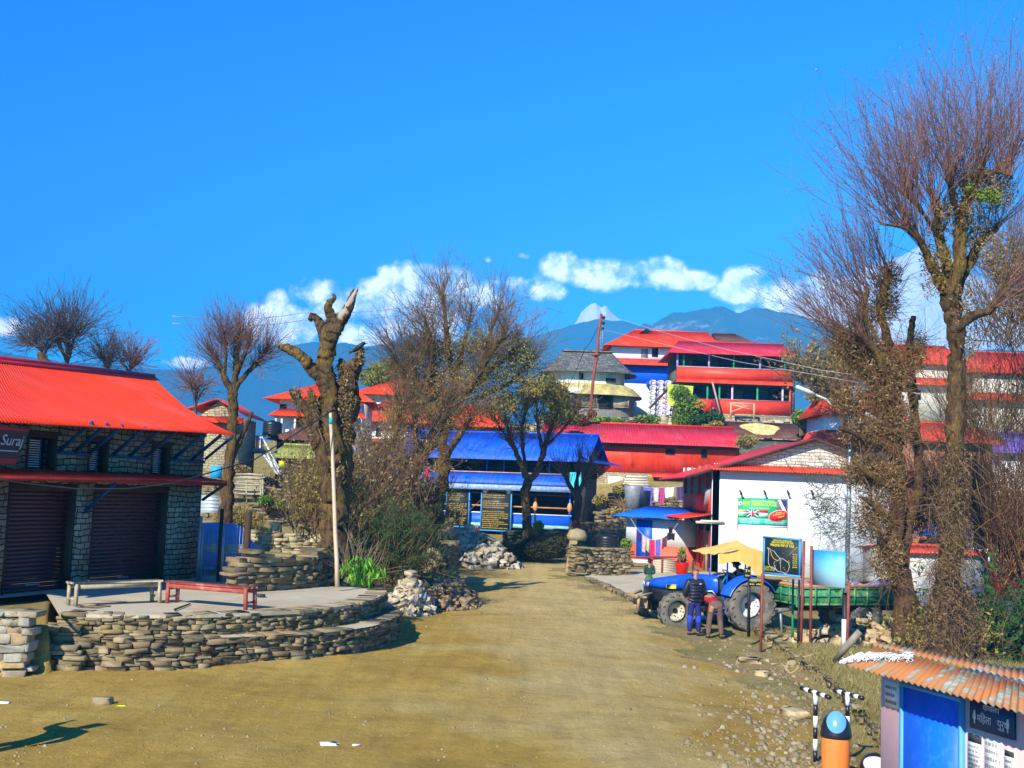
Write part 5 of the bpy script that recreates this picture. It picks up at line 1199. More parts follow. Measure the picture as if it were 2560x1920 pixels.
for k in range(230):
 u=rng.uniform(0,1);v=rng.gauss(.5,.25);p=e0+ex*(.02+.6*u*u)+ey*min(.97,max(.02,(.05+.8*u+.22*(v-.5))))+Vector((0,0,.022))
 a=rng.uniform(0,6.28);l=rng.uniform(.03,.09);dd=ex*math.cos(a)+ey.normalized()*math.sin(a);q=p+dd*l+Vector((0,0,rng.uniform(0,.02)));w_=q+dd.cross(Vector((0,0,1)))*rng.uniform(-.03,.03)-Vector((0,0,.01))
 st.tube([p,(p+q)/2+Vector((0,0,.012)),q,w_],.0035,4)
tag(st.build('frayed_strands',M('white_fibre_mat',(.75,.72,.68),.8,.2,9)),'tangle of frayed white strands on the corner of the rusty roof','plastic strands')
sg=thing('toilet_sign','dark blue sign with white Devanagari words on the pink wall under the eave','sign',TO.p(A(2431,1790)[0],0,1.8))
s0,s1=A(2431,1790)[0],A(2541,1800)[0];zz0=1.76;zz1=1.98
b=MB();TO.box(b,s0,s1,zz0,zz1,.0,.025);b.build('panel',M('navy_sign_mat',(.01,.05,.14),.5,.1,4),sg)
m_sgt=M('sign_lettering_mat',(.5,.55,.62),.6)
text_obj('शौचालय','lettering',sg,m_sgt,TO.p((s0+s1)/2,.027,zz0+.145),KD,(0,0,1),.06,'CENTER',.0005)
text_obj('मिहला','lettering',sg,m_sgt,TO.p(s0+.09,.027,zz0+.045),KD,(0,0,1),.08,'LEFT',.0005,fit=.16);text_obj('पुरुष','lettering',sg,m_sgt,TO.p(s0+.32,.027,zz0+.045),KD,(0,0,1),.08,'LEFT',.0005,fit=.12)
for u in(.035,s1-s0-.085):
 b=MB();b.lathe([(0,.1),(.009,.097),(.01,.085),(.007,.08),(.015,.07),(.013,.035),(.006,.03),(.006,0),(0,0)],10,TO.p(s0+u+.025,.026,zz0+.04),Matrix.Diagonal((.9,.12,.9))if False else None);b.build('figure',m_sgt,sg)
m_paper=M('paper_mat',(.78,.77,.72),.9,.08,12,tint=(.35,.33,.32),tscale=14,tamt=.3);m_ink=M('ink_mat',(.05,.05,.06),.8)
def notice(label,a0,a1,z0,z1,lines=6,mat=None,head=None):
 t=thing('notice',label,'notice',TO.p(a0,0,z0),group='papers pasted on the pink wall')
 b=MB();TO.box(b,a0,a1,z0,z1,0,.004);b.build('sheet',mat or m_paper,t);rng=random.Random(int(a0*1000))
 if head:b=MB();TO.box(b,a0+.01,a1-.01,z1-head,z1-.01,.004,.006);b.build('heading_band',m_ink,t)
 h=(z1-z0-.03-(head or 0))/max(1,lines)
 for k in range(lines):
  s=' '.join(rng.choice(WORDS)for _ in range(rng.randint(4,6)))
  text_obj(s,'lettering',t,m_ink,TO.p(a0+.012,.0055,z1-(head or 0)-.012-h*(k+1)),KD,(0,0,1),h*.9,ext=.0003,fit=(a1-a0)*rng.uniform(.6,.88))
notice('white notice high on the pink wall left of the blue door',.06,.27,1.72,1.93,3)
notice('grey printed notice with a dark heading beside the door',d1+.06,d1+.24,1.42,1.72,6,head=.07)
notice('long white poster with small print under the blue sign',d1+.26,d1+.46,1.2,1.72,9)
notice('narrow torn flyer at the right of the posters',d1+.48,d1+.6,1.36,1.68,6,head=.05)
notice('lower torn flyer under the grey notice',d1+.07,d1+.24,1.1,1.38,6,MATS['pink_plaster_mat2'])
# bins and striped stands
def striped_bar(mb_w,mb_b,a,b,r,n,first=0):
 a=Vector(a);b=Vector(b)
 for i in range(n):
  (mb_b if(i+first)%2 else mb_w).tube([a+(b-a)*i/n,a+(b-a)*(i+1)/n],r,10)
m_gloss_black=M('gloss_black_mat',(.012,.012,.014),.35,.1,5,spec=.5)
def tstand(label,px,ybot,ytop,x0,y0,x1,y1):
 g=G(px,ybot);g=onH(g.x,g.y-.9 if False else g.y);Y=g.y
 top=at(px+1,ytop,Y);t=thing('striped_stand',label,'bin stand',g,group='black and white striped steel stands by the orange bin')
 n=6
 for i in range(n):
  b=MB();b.tube([g+(top-g)*i/n,g+(top-g)*(i+1)/n],.031,12);b.build('upright',m_white if i%2 else m_gloss_black,t)
 L_,R2=at(x0,y0,Y+.25),at(x1,y1,Y-.25)
 for i in range(7):
  b=MB();b.tube([L_+(R2-L_)*i/7,L_+(R2-L_)*(i+1)/7],.031,12);b.build('crossbar',m_gloss_black if i%2==0 else m_white,t)
 return t
tstand('striped T shaped stand left of the orange bin',2038,1907,1732,2003,1720,2075,1744)
tstand('striped T shaped stand partly hidden behind the orange bin',2118,1900,1736,2086,1726,2158,1746)
bx=at(2089,1900,15.6);bx=onH(bx.x,bx.y)
bin_=thing('litter_bin','orange litter bin with black domed lid and pale blue flap','litter bin',bx)
ztop=at(2089,1836,15.6).z-bx.z
b=MB();b.lathe([(0,0),(.165,0),(.17,.05),(.182,ztop-.04),(.178,ztop),(.0,ztop)],32);b.build('body',M('orange_plastic_mat',(.85,.22,.04),.4,.06,3,spec=.5,tint=(.6,.12,.03),tscale=1.5,tamt=.4),bin_,local=True,smooth=True)
b=MB();zl=.29;prof=[(.192,ztop-.03),(.198,ztop),(.192,ztop+.03)]+[(.188*math.cos(a),ztop+.03+.26*math.sin(a))for a in[R_(x)for x in range(8,91,8)]]+[(.0,ztop+.29)]
b.lathe(prof,32);b.build('lid',m_gloss_black,bin_,local=True,smooth=True)
b=MB();dirv=Vector((-bx.x*.9,-bx.y,0)).normalized();tv=Vector((0,0,1));sv=dirv.cross(tv)
V=[];
for j in range(7):
 for i in range(20):
  rr=.128*j/6;a=2*math.pi*i/20;x=rr*math.cos(a)*.95;z=rr*math.sin(a)
  h_=.145+z;k=max(.0,1-(h_/.285)**2)**.5*.2;dd=math.sqrt(max(0,k*k-x*x))
  V.append(sv*x+dirv*(dd+.006)+Vector((0,0,ztop+.03+h_)))
b.add(V,[(j*20+i,j*20+(i+1)%20,(j+1)*20+(i+1)%20,(j+1)*20+i)for j in range(6)for i in range(20)]);b.build('flap',M('pale_blue_plastic_mat',(.12,.33,.68),.2,.05,3,spec=.6),bin_,local=True,smooth=True)
b2=at(2186,1905,14.8);g2=onH(b2 .x,b2 .y)
bin2=thing('litter_bin','black bin with cream round flap sunk at the foot of the toilet block','litter bin',g2)
ht=at(2186,1882,14.8).z-g2 .z
b=MB();b.lathe([(0,0),(.15,0),(.17,ht-.22),(.18,ht-.2)]+[(.18*math.cos(R_(a)),ht-.2+.2*math.sin(R_(a)))for a in range(0,91,10)],28);b.build('body',m_gloss_black,bin2,local=True,smooth=True)
b=MB();V=[]
for j in range(6):
 for i in range(20):
  rr=.135*j/5;a=2*math.pi*i/20;x=rr*math.cos(a);z=rr*math.sin(a)*.8;h_=.09+z*.8;k=max(0,1-(h_/.2)**2)**.5*.185;dd=math.sqrt(max(0,k*k-x*x))
  V.append(sv*x+dirv*(dd+.008)+Vector((0,0,ht-.2+h_)))
b.add(V,[(j*20+i,j*20+(i+1)%20,(j+1)*20+(i+1)%20,(j+1)*20+i)for j in range(5)for i in range(20)]);b.build('flap',M('cream_plastic_mat',(.75,.55,.42),.4,.05,3),bin2,local=True,smooth=True)
dg=onH(*[c for c in G(1152,1408)][:2]);dm=thing('swing_bin','white drum bin tilted on a white T stand by the tea house wall','litter bin',dg)
b=MB();b.bar((0,0,0),(.05,0,1.05),.09);b.bar((-.35,0,1.1),(.5,0,1.02),.07);b.build('stand',m_white,dm,local=True)
rot=Matrix.Rotation(R_(-28),3,'Y');b=MB();b.lathe([(0,0),(.2,0),(.26,.75),(.24,.8),(0,.8)],20,(.62,0,.2),rot);b.build('drum',M('white_drum_mat',(.6,.68,.82),.4,.05,3),dm,local=True,smooth=True)
b=MB();b.lathe([(.225,.28),(.232,.28),(.235,.33),(.228,.33)],20,(.62,0,.2),rot);b.build('band',m_darkblue,dm,local=True,smooth=True)
# sign boards on posts
BD=Vector((.5,-.866,0));bo=at(1908,1434,30.5);MBf=Frame(bo,BD);A=lambda x,y,off=0.:MBf.at(x,y,off)
mp=thing('map_board','blue framed black board with yellow headings and a white trail map','map board',bo)
w_=A(2002,1400)[0];h_=A(1908,1340)[1]
b=MB();MBf.box(b,.04,w_-.04,.04,h_-.04,-.02,.01);b.build('panel',m_board,mp)
for q in((0,w_,0,.05),(0,w_,h_-.05,h_),(0,.055,.05,h_-.05),(w_-.055,w_,.05,h_-.05)):b=MB();MBf.box(b,*q,-.03,.03);b.build('frame',m_board_frame,mp)
def mline(pts,r=.008,mat=None,nm='trail_line'):
 b=MB();b.tube([MBf.p(u*w_,.016,v*h_)for u,v in pts],r,5);return b.build(nm,mat or m_lightwire,mp)
for s_,v,hh,u0,fit in(('PANCHA DHARA TOLE BIKAS SAMITI',.885,.05,.27,.5),('GHALE TOLE HOMESTAY AND TRAIL',.825,.065,.23,.58),('WALKING MAP OF TOLE',.73,.1,.19,.64)):
 text_obj(s_,'lettering',mp,m_yel_b,MBf.p(u0*w_,.014,v*h_),BD,(0,0,1),hh,fit=fit*w_)
mline([(.13,.7),(.16,.62),(.15,.45),(.15,.3),(.2,.2),(.33,.16),(.42,.1),(.55,.09),(.66,.05)])
mline([(.2,.66),(.3,.62),(.38,.52),(.46,.45),(.55,.44),(.62,.4),(.7,.34),(.72,.25),(.68,.12),(.6,.09)])
mline([(.46,.45),(.42,.38),(.34,.36),(.3,.3),(.34,.2),(.37,.12)],.006);mline([(.47,.44),(.48,.25),(.5,.1)],.006);mline([(.2,.64),(.24,.5),(.3,.42),(.42,.38)],.006,m_yel)
mline([(.62,.5),(.75,.6),(.82,.68),(.92,.78)],.005,m_yel);mline([(.1,.68),(.13,.7),(.2,.66)],.008)
for k in range(7):text_obj(WORDS[k]+' '+WORDS[k+9],'lettering',mp,m_yel_b,MBf.p(.8*w_,.014,(.56-k*.055)*h_),BD,(0,0,1),.04,fit=.12*w_)
for k in range(4):text_obj(' '.join(WORDS[k*3:k*3+4]),'lettering',mp,m_yel_b,MBf.p(.03*w_,.014,(.19-k*.032)*h_),BD,(0,0,1),.026,fit=.3*w_)
rng=random.Random(3)
for k in range(9):u,v=rng.uniform(.2,.75),rng.uniform(.12,.62);text_obj(rng.choice(WORDS),'lettering',mp,m_yel,MBf.p(u*w_,.014,v*h_),BD,(0,0,1),.03)
def post(name,label,px,yb,yt,Y,w,mat,parent=None,group=None,dx=0):
 p=at(px,yb,Y);g=Vector((p.x,p.y,H(p.x,p.y)-.15));t=at(px+dx,yt,Y)
 b=MB();b.bar(g,t,w,w);o=b.build(name,mat,parent)
 if parent is None:tag(o,label,'post',group)
 return o
post('leg','',1903,1572,1434,30.45,.06,m_rustpole,mp,dx=3)
post('leg','',1996,1560,1450,29.4,.05,m_blackmetal,mp,dx=2)
post('steel_post','tall brown steel post just right of the map board',2002,1600,1352,29.3,.06,m_rustpole,dx=8)
post('steel_post','slim dark green post under the map board',1981,1560,1448,31.5,.05,m_green,dx=2)
bo2=at(2030,1462,29.2);NF=Frame(bo2,(.62,-.78,0));A=lambda x,y,off=0.:NF.at(x,y,off)
nb=thing('faded_board','faded sky blue picture board mostly covered by twigs','sign board',bo2)
w2=A(2113,1420)[0];h2=A(2030,1374)[1]
def fadedmat():
 m,nt,b=newmat('faded_blue_picture_mat');v=coords(nt,'Object');s=nt.nodes.new('ShaderNodeSeparateXYZ');nt.links.new(v,s.inputs[0])
 n=NOI(nt,v,5,5,.6);k=MA(nt,'ADD',s.outputs[2],MA(nt,'MULTIPLY',n,.3))
 setin(b,'Base Color',RAMP(nt,k,[(.1,(.5,.72,.78)),(.6,(.2,.55,.75)),(.95,(.02,.3,.7))]),nt);b.inputs['Roughness'].default_value=.5;return m
b=MB();NF.box(b,0,w2,0,h2,-.02,.01);b.build('panel',fadedmat(),nb)
post('leg','',2026,1602,1365,29.1,.055,m_rustpole,nb,dx=3);post('leg','',2118,1605,1455,28.2,.06,m_rustpole,nb,dx=4)
ss=thing('trail_sign','small black finger post with yellow lettering in front of the rear tractor wheel','sign post',at(1872,1572,31.5));SSf=Frame(at(1872,1572,31.5),(1,0,0));A=lambda x,y,off=0.:SSf.at(x,y,off)
b=MB();b.bar(SSf.p(0,0,-.2),SSf.p(A(1873,1418)[0],0,A(1873,1416)[1]),.07,.07);b.build('pole',m_blackmetal,ss)
for(x0,y0,x1,y1,ls)in((1860,1419,1874,1445,('To','Ghar')),(1871,1446,1904,1466,('HOMESTAY','to dil'))):
 b=MB();SSf.pbox(b,x0,y0,x1,y1,.04,.06);pl=b.build('plate',m_blackmetal,ss);a,z=A(x0,y0);a2,z2=A(x1,y1)
 for k,l in enumerate(ls):text_obj(l,'lettering',ss,m_yel_b,SSf.p(a+.02,.063,z-(z-z2)*(.45+.42*k)),SSf.d,(0,0,1),.09 if k==0 else.06,fit=(a2-a)*.85)
post('striped_pole','black and white pole standing left of the trailer wheel',2111,1612,1482,28.8,.1,m_blackmetal,dx=2)
b=MB();p=at(2110,1610,28.77);b.tube([Vector((p.x,p.y,H(p.x,p.y))),at(2111,1548,28.77)],.062,10);tag(b.build('pole_sleeve',m_white),'white painted sleeve at the foot of the black pole','pole sleeve')
# street lamp
lb=at(2112,1608,30.6);lb=onH(lb.x,lb.y)
lamp=thing('street_lamp','tall galvanised street lamp with a long arm reaching left and a solar panel','street lamp',lb)
m_galv=M('galvanised_mat',(.42,.48,.46),.45,.2,4,metal=.4,tint=(.6,.62,.58),tscale=1,tamt=.5)
top=at(2129,985,30.6)
b=MB();b.tube([lb,lb+(top-lb)*.55,top],[.07,.06,.045],12);b.build('pole',m_galv,lamp,smooth=True)
a1_,a0_=at(2129,1026,30.6),at(2035,985,30.4)
b=MB();b.tube([a1_,a0_],.03,8);b.tube([at(2124,1052,30.6),at(2068,1002,30.45)],.012,6);b.build('arm',m_galv,lamp,smooth=True)
b=MB();l1=at(1990,966,30.3);b.tube([a0_+(a1_-a0_)*.04,a0_*.7+l1*.3,l1*.9+a0_*.1,l1],[.03,.06,.055,.03],8);b.build('lamp_head',M('pale_lamp_mat',(.6,.6,.58),.4,.05,4),lamp,smooth=True)
b=MB();b.box(at(2133,990,30.6),(.14,.3,.32),Matrix.Rotation(.25,3,'Y'));b.build('solar_panel',M('solar_panel_mat',(.1,.28,.6),.3,.2,4),lamp)
lg2=at(2330,1300,60);lb2=onH(at(2225,1200,60).x,60)
lamp2=thing('street_lamp','second street lamp showing only its pale arm between the tree trunks','street lamp',lb2)
b=MB();b.tube([lb2,at(2222,1040,60)],.07,8);b.build('pole',m_galv,lamp2);b=MB();b.tube([at(2222,1062,60),at(2190,1048,60)],.05,8);b.build('arm',m_galv,lamp2);b=MB();b.tube([at(2190,1048,60),at(2163,1034,60)],[.09,.12],8);b.build('lamp_head',MATS['pale_lamp_mat'],lamp2)
# poles and wires
def pole(name,label,x0,y0,x1,y1,Y,r,mat,zfix=None):
 a,b_=at(x0,y0,Y),at(x1,y1,Y);a=Vector((a.x,a.y,min(a.z,H(a.x,a.y))-.1))if zfix is None else a
 m=MB();k=10;rng=random.Random(int(x0));m.tube([a+(b_-a)*i/k+Vector((rng.uniform(-.3,.3)*r,0,0))for i in range(k+1)],[r*(1.1-.25*i/k)for i in range(k+1)],10)
 return m.build(name,mat,smooth=True)
pt_=thing('power_pole','tall rusty steel power pole leaning slightly in front of the slate house','power pole',at(1463,1060,90))
o=pole('pole','',1461,1075,1503,785,90,.125,m_rustpole);
def adopt(o,par):
 bpy.context.view_layer.update();o.parent=par;o.location=o.location-par.location
adopt(o,pt_)
b=MB();b.lathe([(.2,0),(.32,.05),(.32,.2),(.2,.25)],12,at(1489,891,90));b.build('collar',m_rustpole,pt_)
for y in(798,812,826):b=MB();c=at(1505-(y-790)*.1,y,90);b.lathe([(0,0),(.1,.02),(.14,.15),(.08,.25),(0,.26)],8,c+Vector((.15,0,0)));b.build('insulator',m_blackmetal,pt_)
b=MB();
for x in(1500,1507):b.bar(at(x,878,92),at(x,815,92),.05)
for y in range(820,878,8):b.bar(at(1500,y,92),at(1507,y+6,92),.04)
tag(b.build('lattice_mast',m_steel),'thin lattice mast rising right behind the rusty power pole','mast')
o=tag(pole('power_pole','',1106,1180,1114,738,76,.11,m_rustpole),'slim dark pole rising out of the big leafless tree','power pole')
bamboo=thing('bamboo_pole','pale crooked bamboo pole carrying cables in front of the dead tree','cable pole',onH(at(843,1462,28.9).x,28.9))
b=MB();P_=[(843,1466),(842,1400),(838,1330),(836,1260),(833,1180),(830,1110),(827,1060),(826,1028)]
b.tube([at(x,y,28.9+.02*i)for i,(x,y)in enumerate(P_)],[.055,.053,.05,.048,.046,.042,.04,.035],10);b.build('shaft',M('bamboo_mat',(.62,.46,.3),.7,.15,3,stretch=(1,1,6),tint=(.4,.25,.15),tscale=3,tamt=.5),bamboo,smooth=True)
b=MB();b.box(at(826,1052,28.8),(.1,.08,.16));b.build('ribbon',M('teal_ribbon_mat',(.05,.45,.4),.6),bamboo)
b=MB();b.tube([at(818,1030,28.8),at(836,1026,28.9)],.035,6);b.build('insulator',m_blackmetal,bamboo)
def wire(name,label,pts,r,mat,sagm=0.3,group='cables strung across the village'):
 b=MB();P3=[]
 for(a,c)in zip(pts[:-1],pts[1:]):
  for i in range(12):
   t=i/12;P3 .append(a*(1-t)+c*t-Vector((0,0,sagm*4*t*(1-t))))
 P3 .append(pts[-1]);b.tube(P3,r,5);return tag(b.build(name,mat),label,'cable',group)
tp_=at(826,1030,28.8)
wire('cable','thick black cable from the bamboo pole sagging across the front of the shop',[tp_,at(636,1149,26.5),at(434,1208,24.5),at(318,1222,24),at(190,1222,23.5),at(58,1208,23),at(-60,1190,22.5)],.016,m_wire,.0)
wire('cable','upper pale cable running down to the right from the power pole',[at(1500,782,90),at(1640,826,70),at(1800,870,52),at(2050,925,38),at(2300,960,30)],.012,m_lightwire,.0)
wire('cable','lower pale cable running down to the right from the power pole',[at(1500,822,90),at(1690,868,64),at(1850,905,50),at(2045,938,38),at(2300,985,30)],.012,m_lightwire,.0)
wire('cable','dark stay cable sloping left from the power pole to the slate roof',[at(1496,815,90),at(1462,872,94),at(1415,975,99)],.022,m_wire,.2)
wire('cable','faint cable high across the sky left of the big leafless tree',[at(430,790,70),at(760,782,74),at(1110,750,76)],.02,m_steel,.3);wire('cable','second faint cable just under the first across the sky',[at(430,808,70),at(760,800,74),at(1110,768,76)],.02,m_steel,.3)
# paving in front of the shed, walls round it
pts=[(1462,1441),(1500,1452),(1560,1476),(1610,1500),(1665,1520),(1780,1520),(1800,1440),(1716,1412),(1560,1425),(1500,1428)]
pp=[ground(x,y,.3)for x,y in pts]
def inside(x,y):
 c=False
 for a,b2 in zip(pp,pp[1:]+pp[:1]):
  if(a.y>y)!=(b2 .y>y)and x<(b2 .x-a.x)*(y-a.y)/(b2 .y-a.y)+a.x:c=not c
 return c
pv_=MB();V=[];nx_,ny_=60,90;F_=[]
for j in range(ny_+1):
 for i in range(nx_+1):x=2+7.5*i/nx_;y=36+16*j/ny_;V.append((x,y,H(x,y)+.045))
for j in range(ny_):
 for i in range(nx_):
  if inside(2+7.5*(i+.5)/nx_,36+16*(j+.5)/ny_):F_.append((j*(nx_+1)+i,j*(nx_+1)+i+1,(j+1)*(nx_+1)+i+1,(j+1)*(nx_+1)+i))
V,F_=compact(V,F_);pv_.add(V,F_)
pv_.build('pavement',m_slab,kind='structure')
kb=MB();drywall(kb,[(ground(x,y,.36).x,ground(x,y,.36).y-.15)for x,y in((1665,1506),(1620,1501),(1560,1477),(1500,1453),(1462,1441))],lambda s,p:H(p.x,p.y)-.1,lambda s,p:H(p.x,p.y)+.08,random.Random(41),thick=.25,lo=(.1,.3),hi=(.05,.1),side=-1)
tag(kb.build('stone_kerb',m_dry),'rough stone kerb along the concrete yard in front of the washroom','kerb')
stonewall('stone_wall','low dry stone wall with a corner in front of the blue roofed washroom','stone wall',[(ground(1424,1442,.3).x,49.6),(ground(1436,1440,.3).x,47.6),(5.0,48.6)],lambda s,p:.2,lambda s,p:1.45-.1*s/3,42,m_dry_grey,thick=.5)
stonewall('stone_wall','dark overgrown stone wall curving left of the standing slab','stone wall',[PA(1262,56),PA(1300,55),PA(1400,57),PA(1436,62)],lambda s,p:H(p.x,p.y)-.1,lambda s,p:1.65+.08*math.sin(s*2),43,MISL('shaded_overgrown_stone_mat',[(.1,.09,.05),(.14,.12,.06),(.08,.08,.04),(.18,.15,.08)]),thick=.6)  # dark stone tones put the wall's shadowed, overgrown side into the colour
stonewall('stone_wall','far stone wall beside the stone end of the tea house','stone wall',[PA(1440,64),PA(1500,65),PA(1590,64.5)],lambda s,p:H(p.x,p.y)-.1,lambda s,p:1.95+.1*math.sin(s),44,m_dry_grey,thick=.5)
stonewall('stone_wall','terrace wall under the slate house and balcony house','stone wall',[PA(1340,97),PA(1480,96),PA(1690,95.5),PA(2000,95)],lambda s,p:H(p.x,p.y)-.5,lambda s,p:9.9+.25*math.sin(s*.7),45,MISL('hill_stone_mat',[(.5,.42,.26),(.42,.36,.2),(.56,.48,.32),(.36,.3,.18)]),thick=.8,lo=(.4,1.0),hi=(.2,.4),jag=.25)
stonewall('stone_wall','pale stone terrace wall between the crimson roof and the upper houses','stone wall',[PA(1270,91),PA(1480,91),PA(1700,92)],lambda s,p:H(p.x,p.y)-1,lambda s,p:8.6+.2*math.sin(s*.9),46,MATS['hill_stone_mat'],thick=.8,lo=(.4,1.0),hi=(.2,.4),jag=.25)
s=MB();s.rock(ground(1428,1434,.28)+Vector((0,0,.8)),(.32,.14,1.7),random.Random(4),Matrix.Rotation(.08,3,'Y'));tag(s.build('standing_slab',m_dry_grey),'upright stone slab leaning against the wall corner','stone slab')
s=MB();s.lathe([(0,0),(.35,.02),(.42,.2),(.3,.42),(0,.5)],12,at(1442,1352,48.2));tag(s.build('boulder',m_dry_grey,smooth=True),'round grey boulder on top of the wall corner','boulder')
def tank(name,label,c,r,h,cat='water tank',parent=None):
 b=MB();pr=[(0,0),(r*.96,0),(r,.04)]
 for k in range(5):z=h*(.12+.15*k);pr+=[(r,z),(r*1.03,z+h*.05),(r,z+h*.1)]
 pr+=[(r,h*.88),(r*.75,h*.97),(r*.3,h),(r*.28,h*1.05),(0,h*1.06)]
 b.lathe(pr,24,c);return tag(b.build(name,m_gloss_black,smooth=True),label,cat)
tank('water_tank','squat black water tank behind the low wall corner',onH(at(1516,1385,53).x,53)+Vector((0,0,.7)),.5,.75)
tank('water_tank','black water tank under a white cover beside the slate house',at(1429,1022,98),.75,1.25)
b=MB();c=at(1432,983,98);b.add([c+Vector(p)for p in((-1.0,-.8,-.2),(.9,-.8,.3),(.9,.8,.5),(-1.0,.8,0),(0,0,.55))],[(0,1,4),(1,2,4),(2,3,4),(3,0,4)]);tag(b.build('tank_cover',m_white),'white sheet thrown over the hilltop water tank','sheet')
b=MB();b.lathe([(0,0),(.42,0),(.52,1.2),(.5,1.25),(.0,1.2)],18,at(1583,1272,66));tag(b.build('water_drum',m_steel,smooth=True),'tall grey drum left of the hanging laundry','drum')
b=MB();b.lathe([(0,0),(.38,0),(.42,.9),(.4,.95),(.0,.9)],18,at(1607,1270,66));tag(b.build('water_drum',m_darkblue,smooth=True),'short dark drum right of the tall grey drum','drum')
tb=thing('planter_tub','bright red plastic tub with a leafy plant beside the red doors','tub',onH(at(1704,1445,50).x,50))
b=MB();b.lathe([(0,0),(.22,0),(.29,.5),(.31,.52),(.26,.5),(0,.45)],20,(0,0,.02));b.build('tub',M('red_plastic_mat',(.8,.015,.01),.4,.05,3),tb,local=True,smooth=True)
cf=thing('sheet_fence','low stained corrugated sheet with a rail along the yard','fence',onH(at(1660,1440,50.5).x,50.5));CFf=Frame(onH(at(1632,1440,50.5).x,50.5),(1,0,0))
b=MB();b.sheet(CFf.p(0,0,.05),CFf.p(0,0,.68),CFf.p(.95,0,.62),CFf.p(.95,0,.0),pitch=.1,amp=.015,thick=.01);b.build('sheet',M('stained_sheet_mat',(.5,.42,.28),.7,.3,2,tint=(.3,.12,.06),tscale=2,tamt=.8),cf)
b=MB();b.tube([CFf.p(-2.4,.1,.62),CFf.p(1,.1,.72)],.035,8);b.build('rail',m_rustpole,cf)
for a in(-2.3,-1.,.35):b=MB();b.tube([CFf.p(a,.1,0),CFf.p(a,.1,.68)],.03,6);b.build('post',m_rustpole,cf)
# laundry
def cloth(mb,a,b_,drop,rng,fold=.04):
 n=8;m_=6;V=[]
 for j in range(m_+1):
  for i in range(n+1):
   u=i/n;v=j/m_;p=a*(1-u)+b_*u;w=1-.12*v
   p=(a+b_)/2+(p-(a+b_)/2)*w
   V.append(p+Vector((0,fold*math.sin(u*12+rng)*(.3+v),-drop*v-.03*math.sin(u*5+rng)*v)))
 mb.add(V,[(j*(n+1)+i,j*(n+1)+i+1,(j+1)*(n+1)+i+1,(j+1)*(n+1)+i)for j in range(m_)for i in range(n)])
def laundry(label,A_,B_,sagv,items,group):
 ln=thing('washing_line',label,'washing line',A_);f=lambda t:A_*(1-t)+B_*t-Vector((0,0,sagv*4*t*(1-t)))
 b=MB();b.tube([f(i/16)for i in range(17)],.012,5);b.build('line',m_lightwire,ln)
 for k,(t0,t1,drop,col,desc)in enumerate(items):
  mm=MB();cloth(mm,f(t0),f(t1),drop,k*1.7);m_=M('cloth_mat_%s_%d'%(label[:5].strip(),k),col,.9,.35 if k%3 else.1,6,tint=tuple(min(1,c*.4+.12)for c in col),tscale=7,tamt=.5)
  tag(mm.build('laundry',m_),desc,'laundry',group)
LA,LB=at(1577,1296,56.5),at(1700,1300,53.8)
laundry('sagging washing line across the front of the washroom',LA,LB,.95,[(.13,.24,.5,(.03,.02,.12),'navy garment at the left of the washroom line'),(.25,.33,.75,(.7,.45,.42),'pale pink towel on the washroom line'),(.34,.4,.6,(.6,.55,.15),'yellow green cloth on the washroom line'),(.41,.51,1.35,(.62,.01,.12),'long crimson shawl hanging lowest on the washroom line'),(.53,.63,.85,(.12,.12,.55),'blue patterned trousers on the washroom line'),(.66,.76,.5,(.14,.03,.03),'dark brown shorts on the washroom line')],'clothes on the washroom line')
b=MB();c=at(1677,1318,54.2);cloth(b,c+Vector((-.1,0,0)),c+Vector((.1,0,0)),.28,1.);cloth(b,c+Vector((-.16,.0,-.26)),c+Vector((.2,0,-.26)),.32,2.);tag(b.build('laundry',M('black_cloth_mat',(.02,.015,.03),.9,.2,6)),'black shirt hung high on the white washroom wall','laundry')
LA,LB=at(1578,1214,68),at(1716,1214,68)
laundry('washing line with bright cloths below the red sheet walls',LA,LB,.12,[(.0,.12,.5,(.04,.03,.2),'navy cloth at the left end of the upper washing line'),(.13,.4,.95,(.15,.12,.5),'large blue patterned blanket on the upper washing line'),(.41,.5,.75,(.6,.6,.75),'white and lilac shirt on the upper washing line'),(.51,.6,.9,(.5,.04,.2),'magenta cloth on the upper washing line'),(.61,.78,.55,(.75,.72,.75),'white cloth on the upper washing line'),(.82,.95,.8,(.08,.04,.12),'dark trousers on the upper washing line')],'clothes on the upper washing line')
LA,LB=at(1030,1150,69),at(1078,1168,69)
laundry('short line of coloured cloths left of the tea house',LA,LB,.1,[(.0,.3,.8,(.03,.1,.65),'blue cloth at the left of the tea house line'),(.32,.6,1.,(.65,.6,.65),'white cloth in the middle of the tea house line'),(.65,.95,.8,(.6,.05,.15),'red cloth at the right of the tea house line')],'cloths left of the tea house')
b=MB();c=at(1441,1181,70.2);cloth(b,c+Vector((-.38,0,0)),c+Vector((.3,0,0)),1.05,1.);tag(b.build('cyan_towel',M('cyan_cloth_mat',(.08,.62,.68),.9,.1,4)),'bright cyan towel hanging at the corner of the tea house','towel')
b=MB();c=at(1688,962,96.5);cloth(b,c+Vector((-.7,-.5,0)),c+Vector((1.4,-.5,-.1)),1.7,1.);tag(b.build('green_cloth',M('lime_cloth_mat',(.5,.6,.06),.9,.3,3)),'lime green cloth hanging left of the balcony house','cloth')
b=MB();c=at(1855,1040,95.5)
for dx in(-.9,.95):b.bar(c+Vector((dx,0,-.3)),c+Vector((dx,0,1.05)),.12)
b.bar(c+Vector((-1,0,1.0)),c+Vector((1.0,0,1.0)),.1,.12);b.bar(c+Vector((-.9,0,.3)),c+Vector((.4,0,.8)),.09);b.bar(c+Vector((-.9,0,.9)),c+Vector((.9,0,.5)),.08);b.bar(c+Vector((-.9,.3,.1)),c+Vector((.95,.3,.15)),.1)
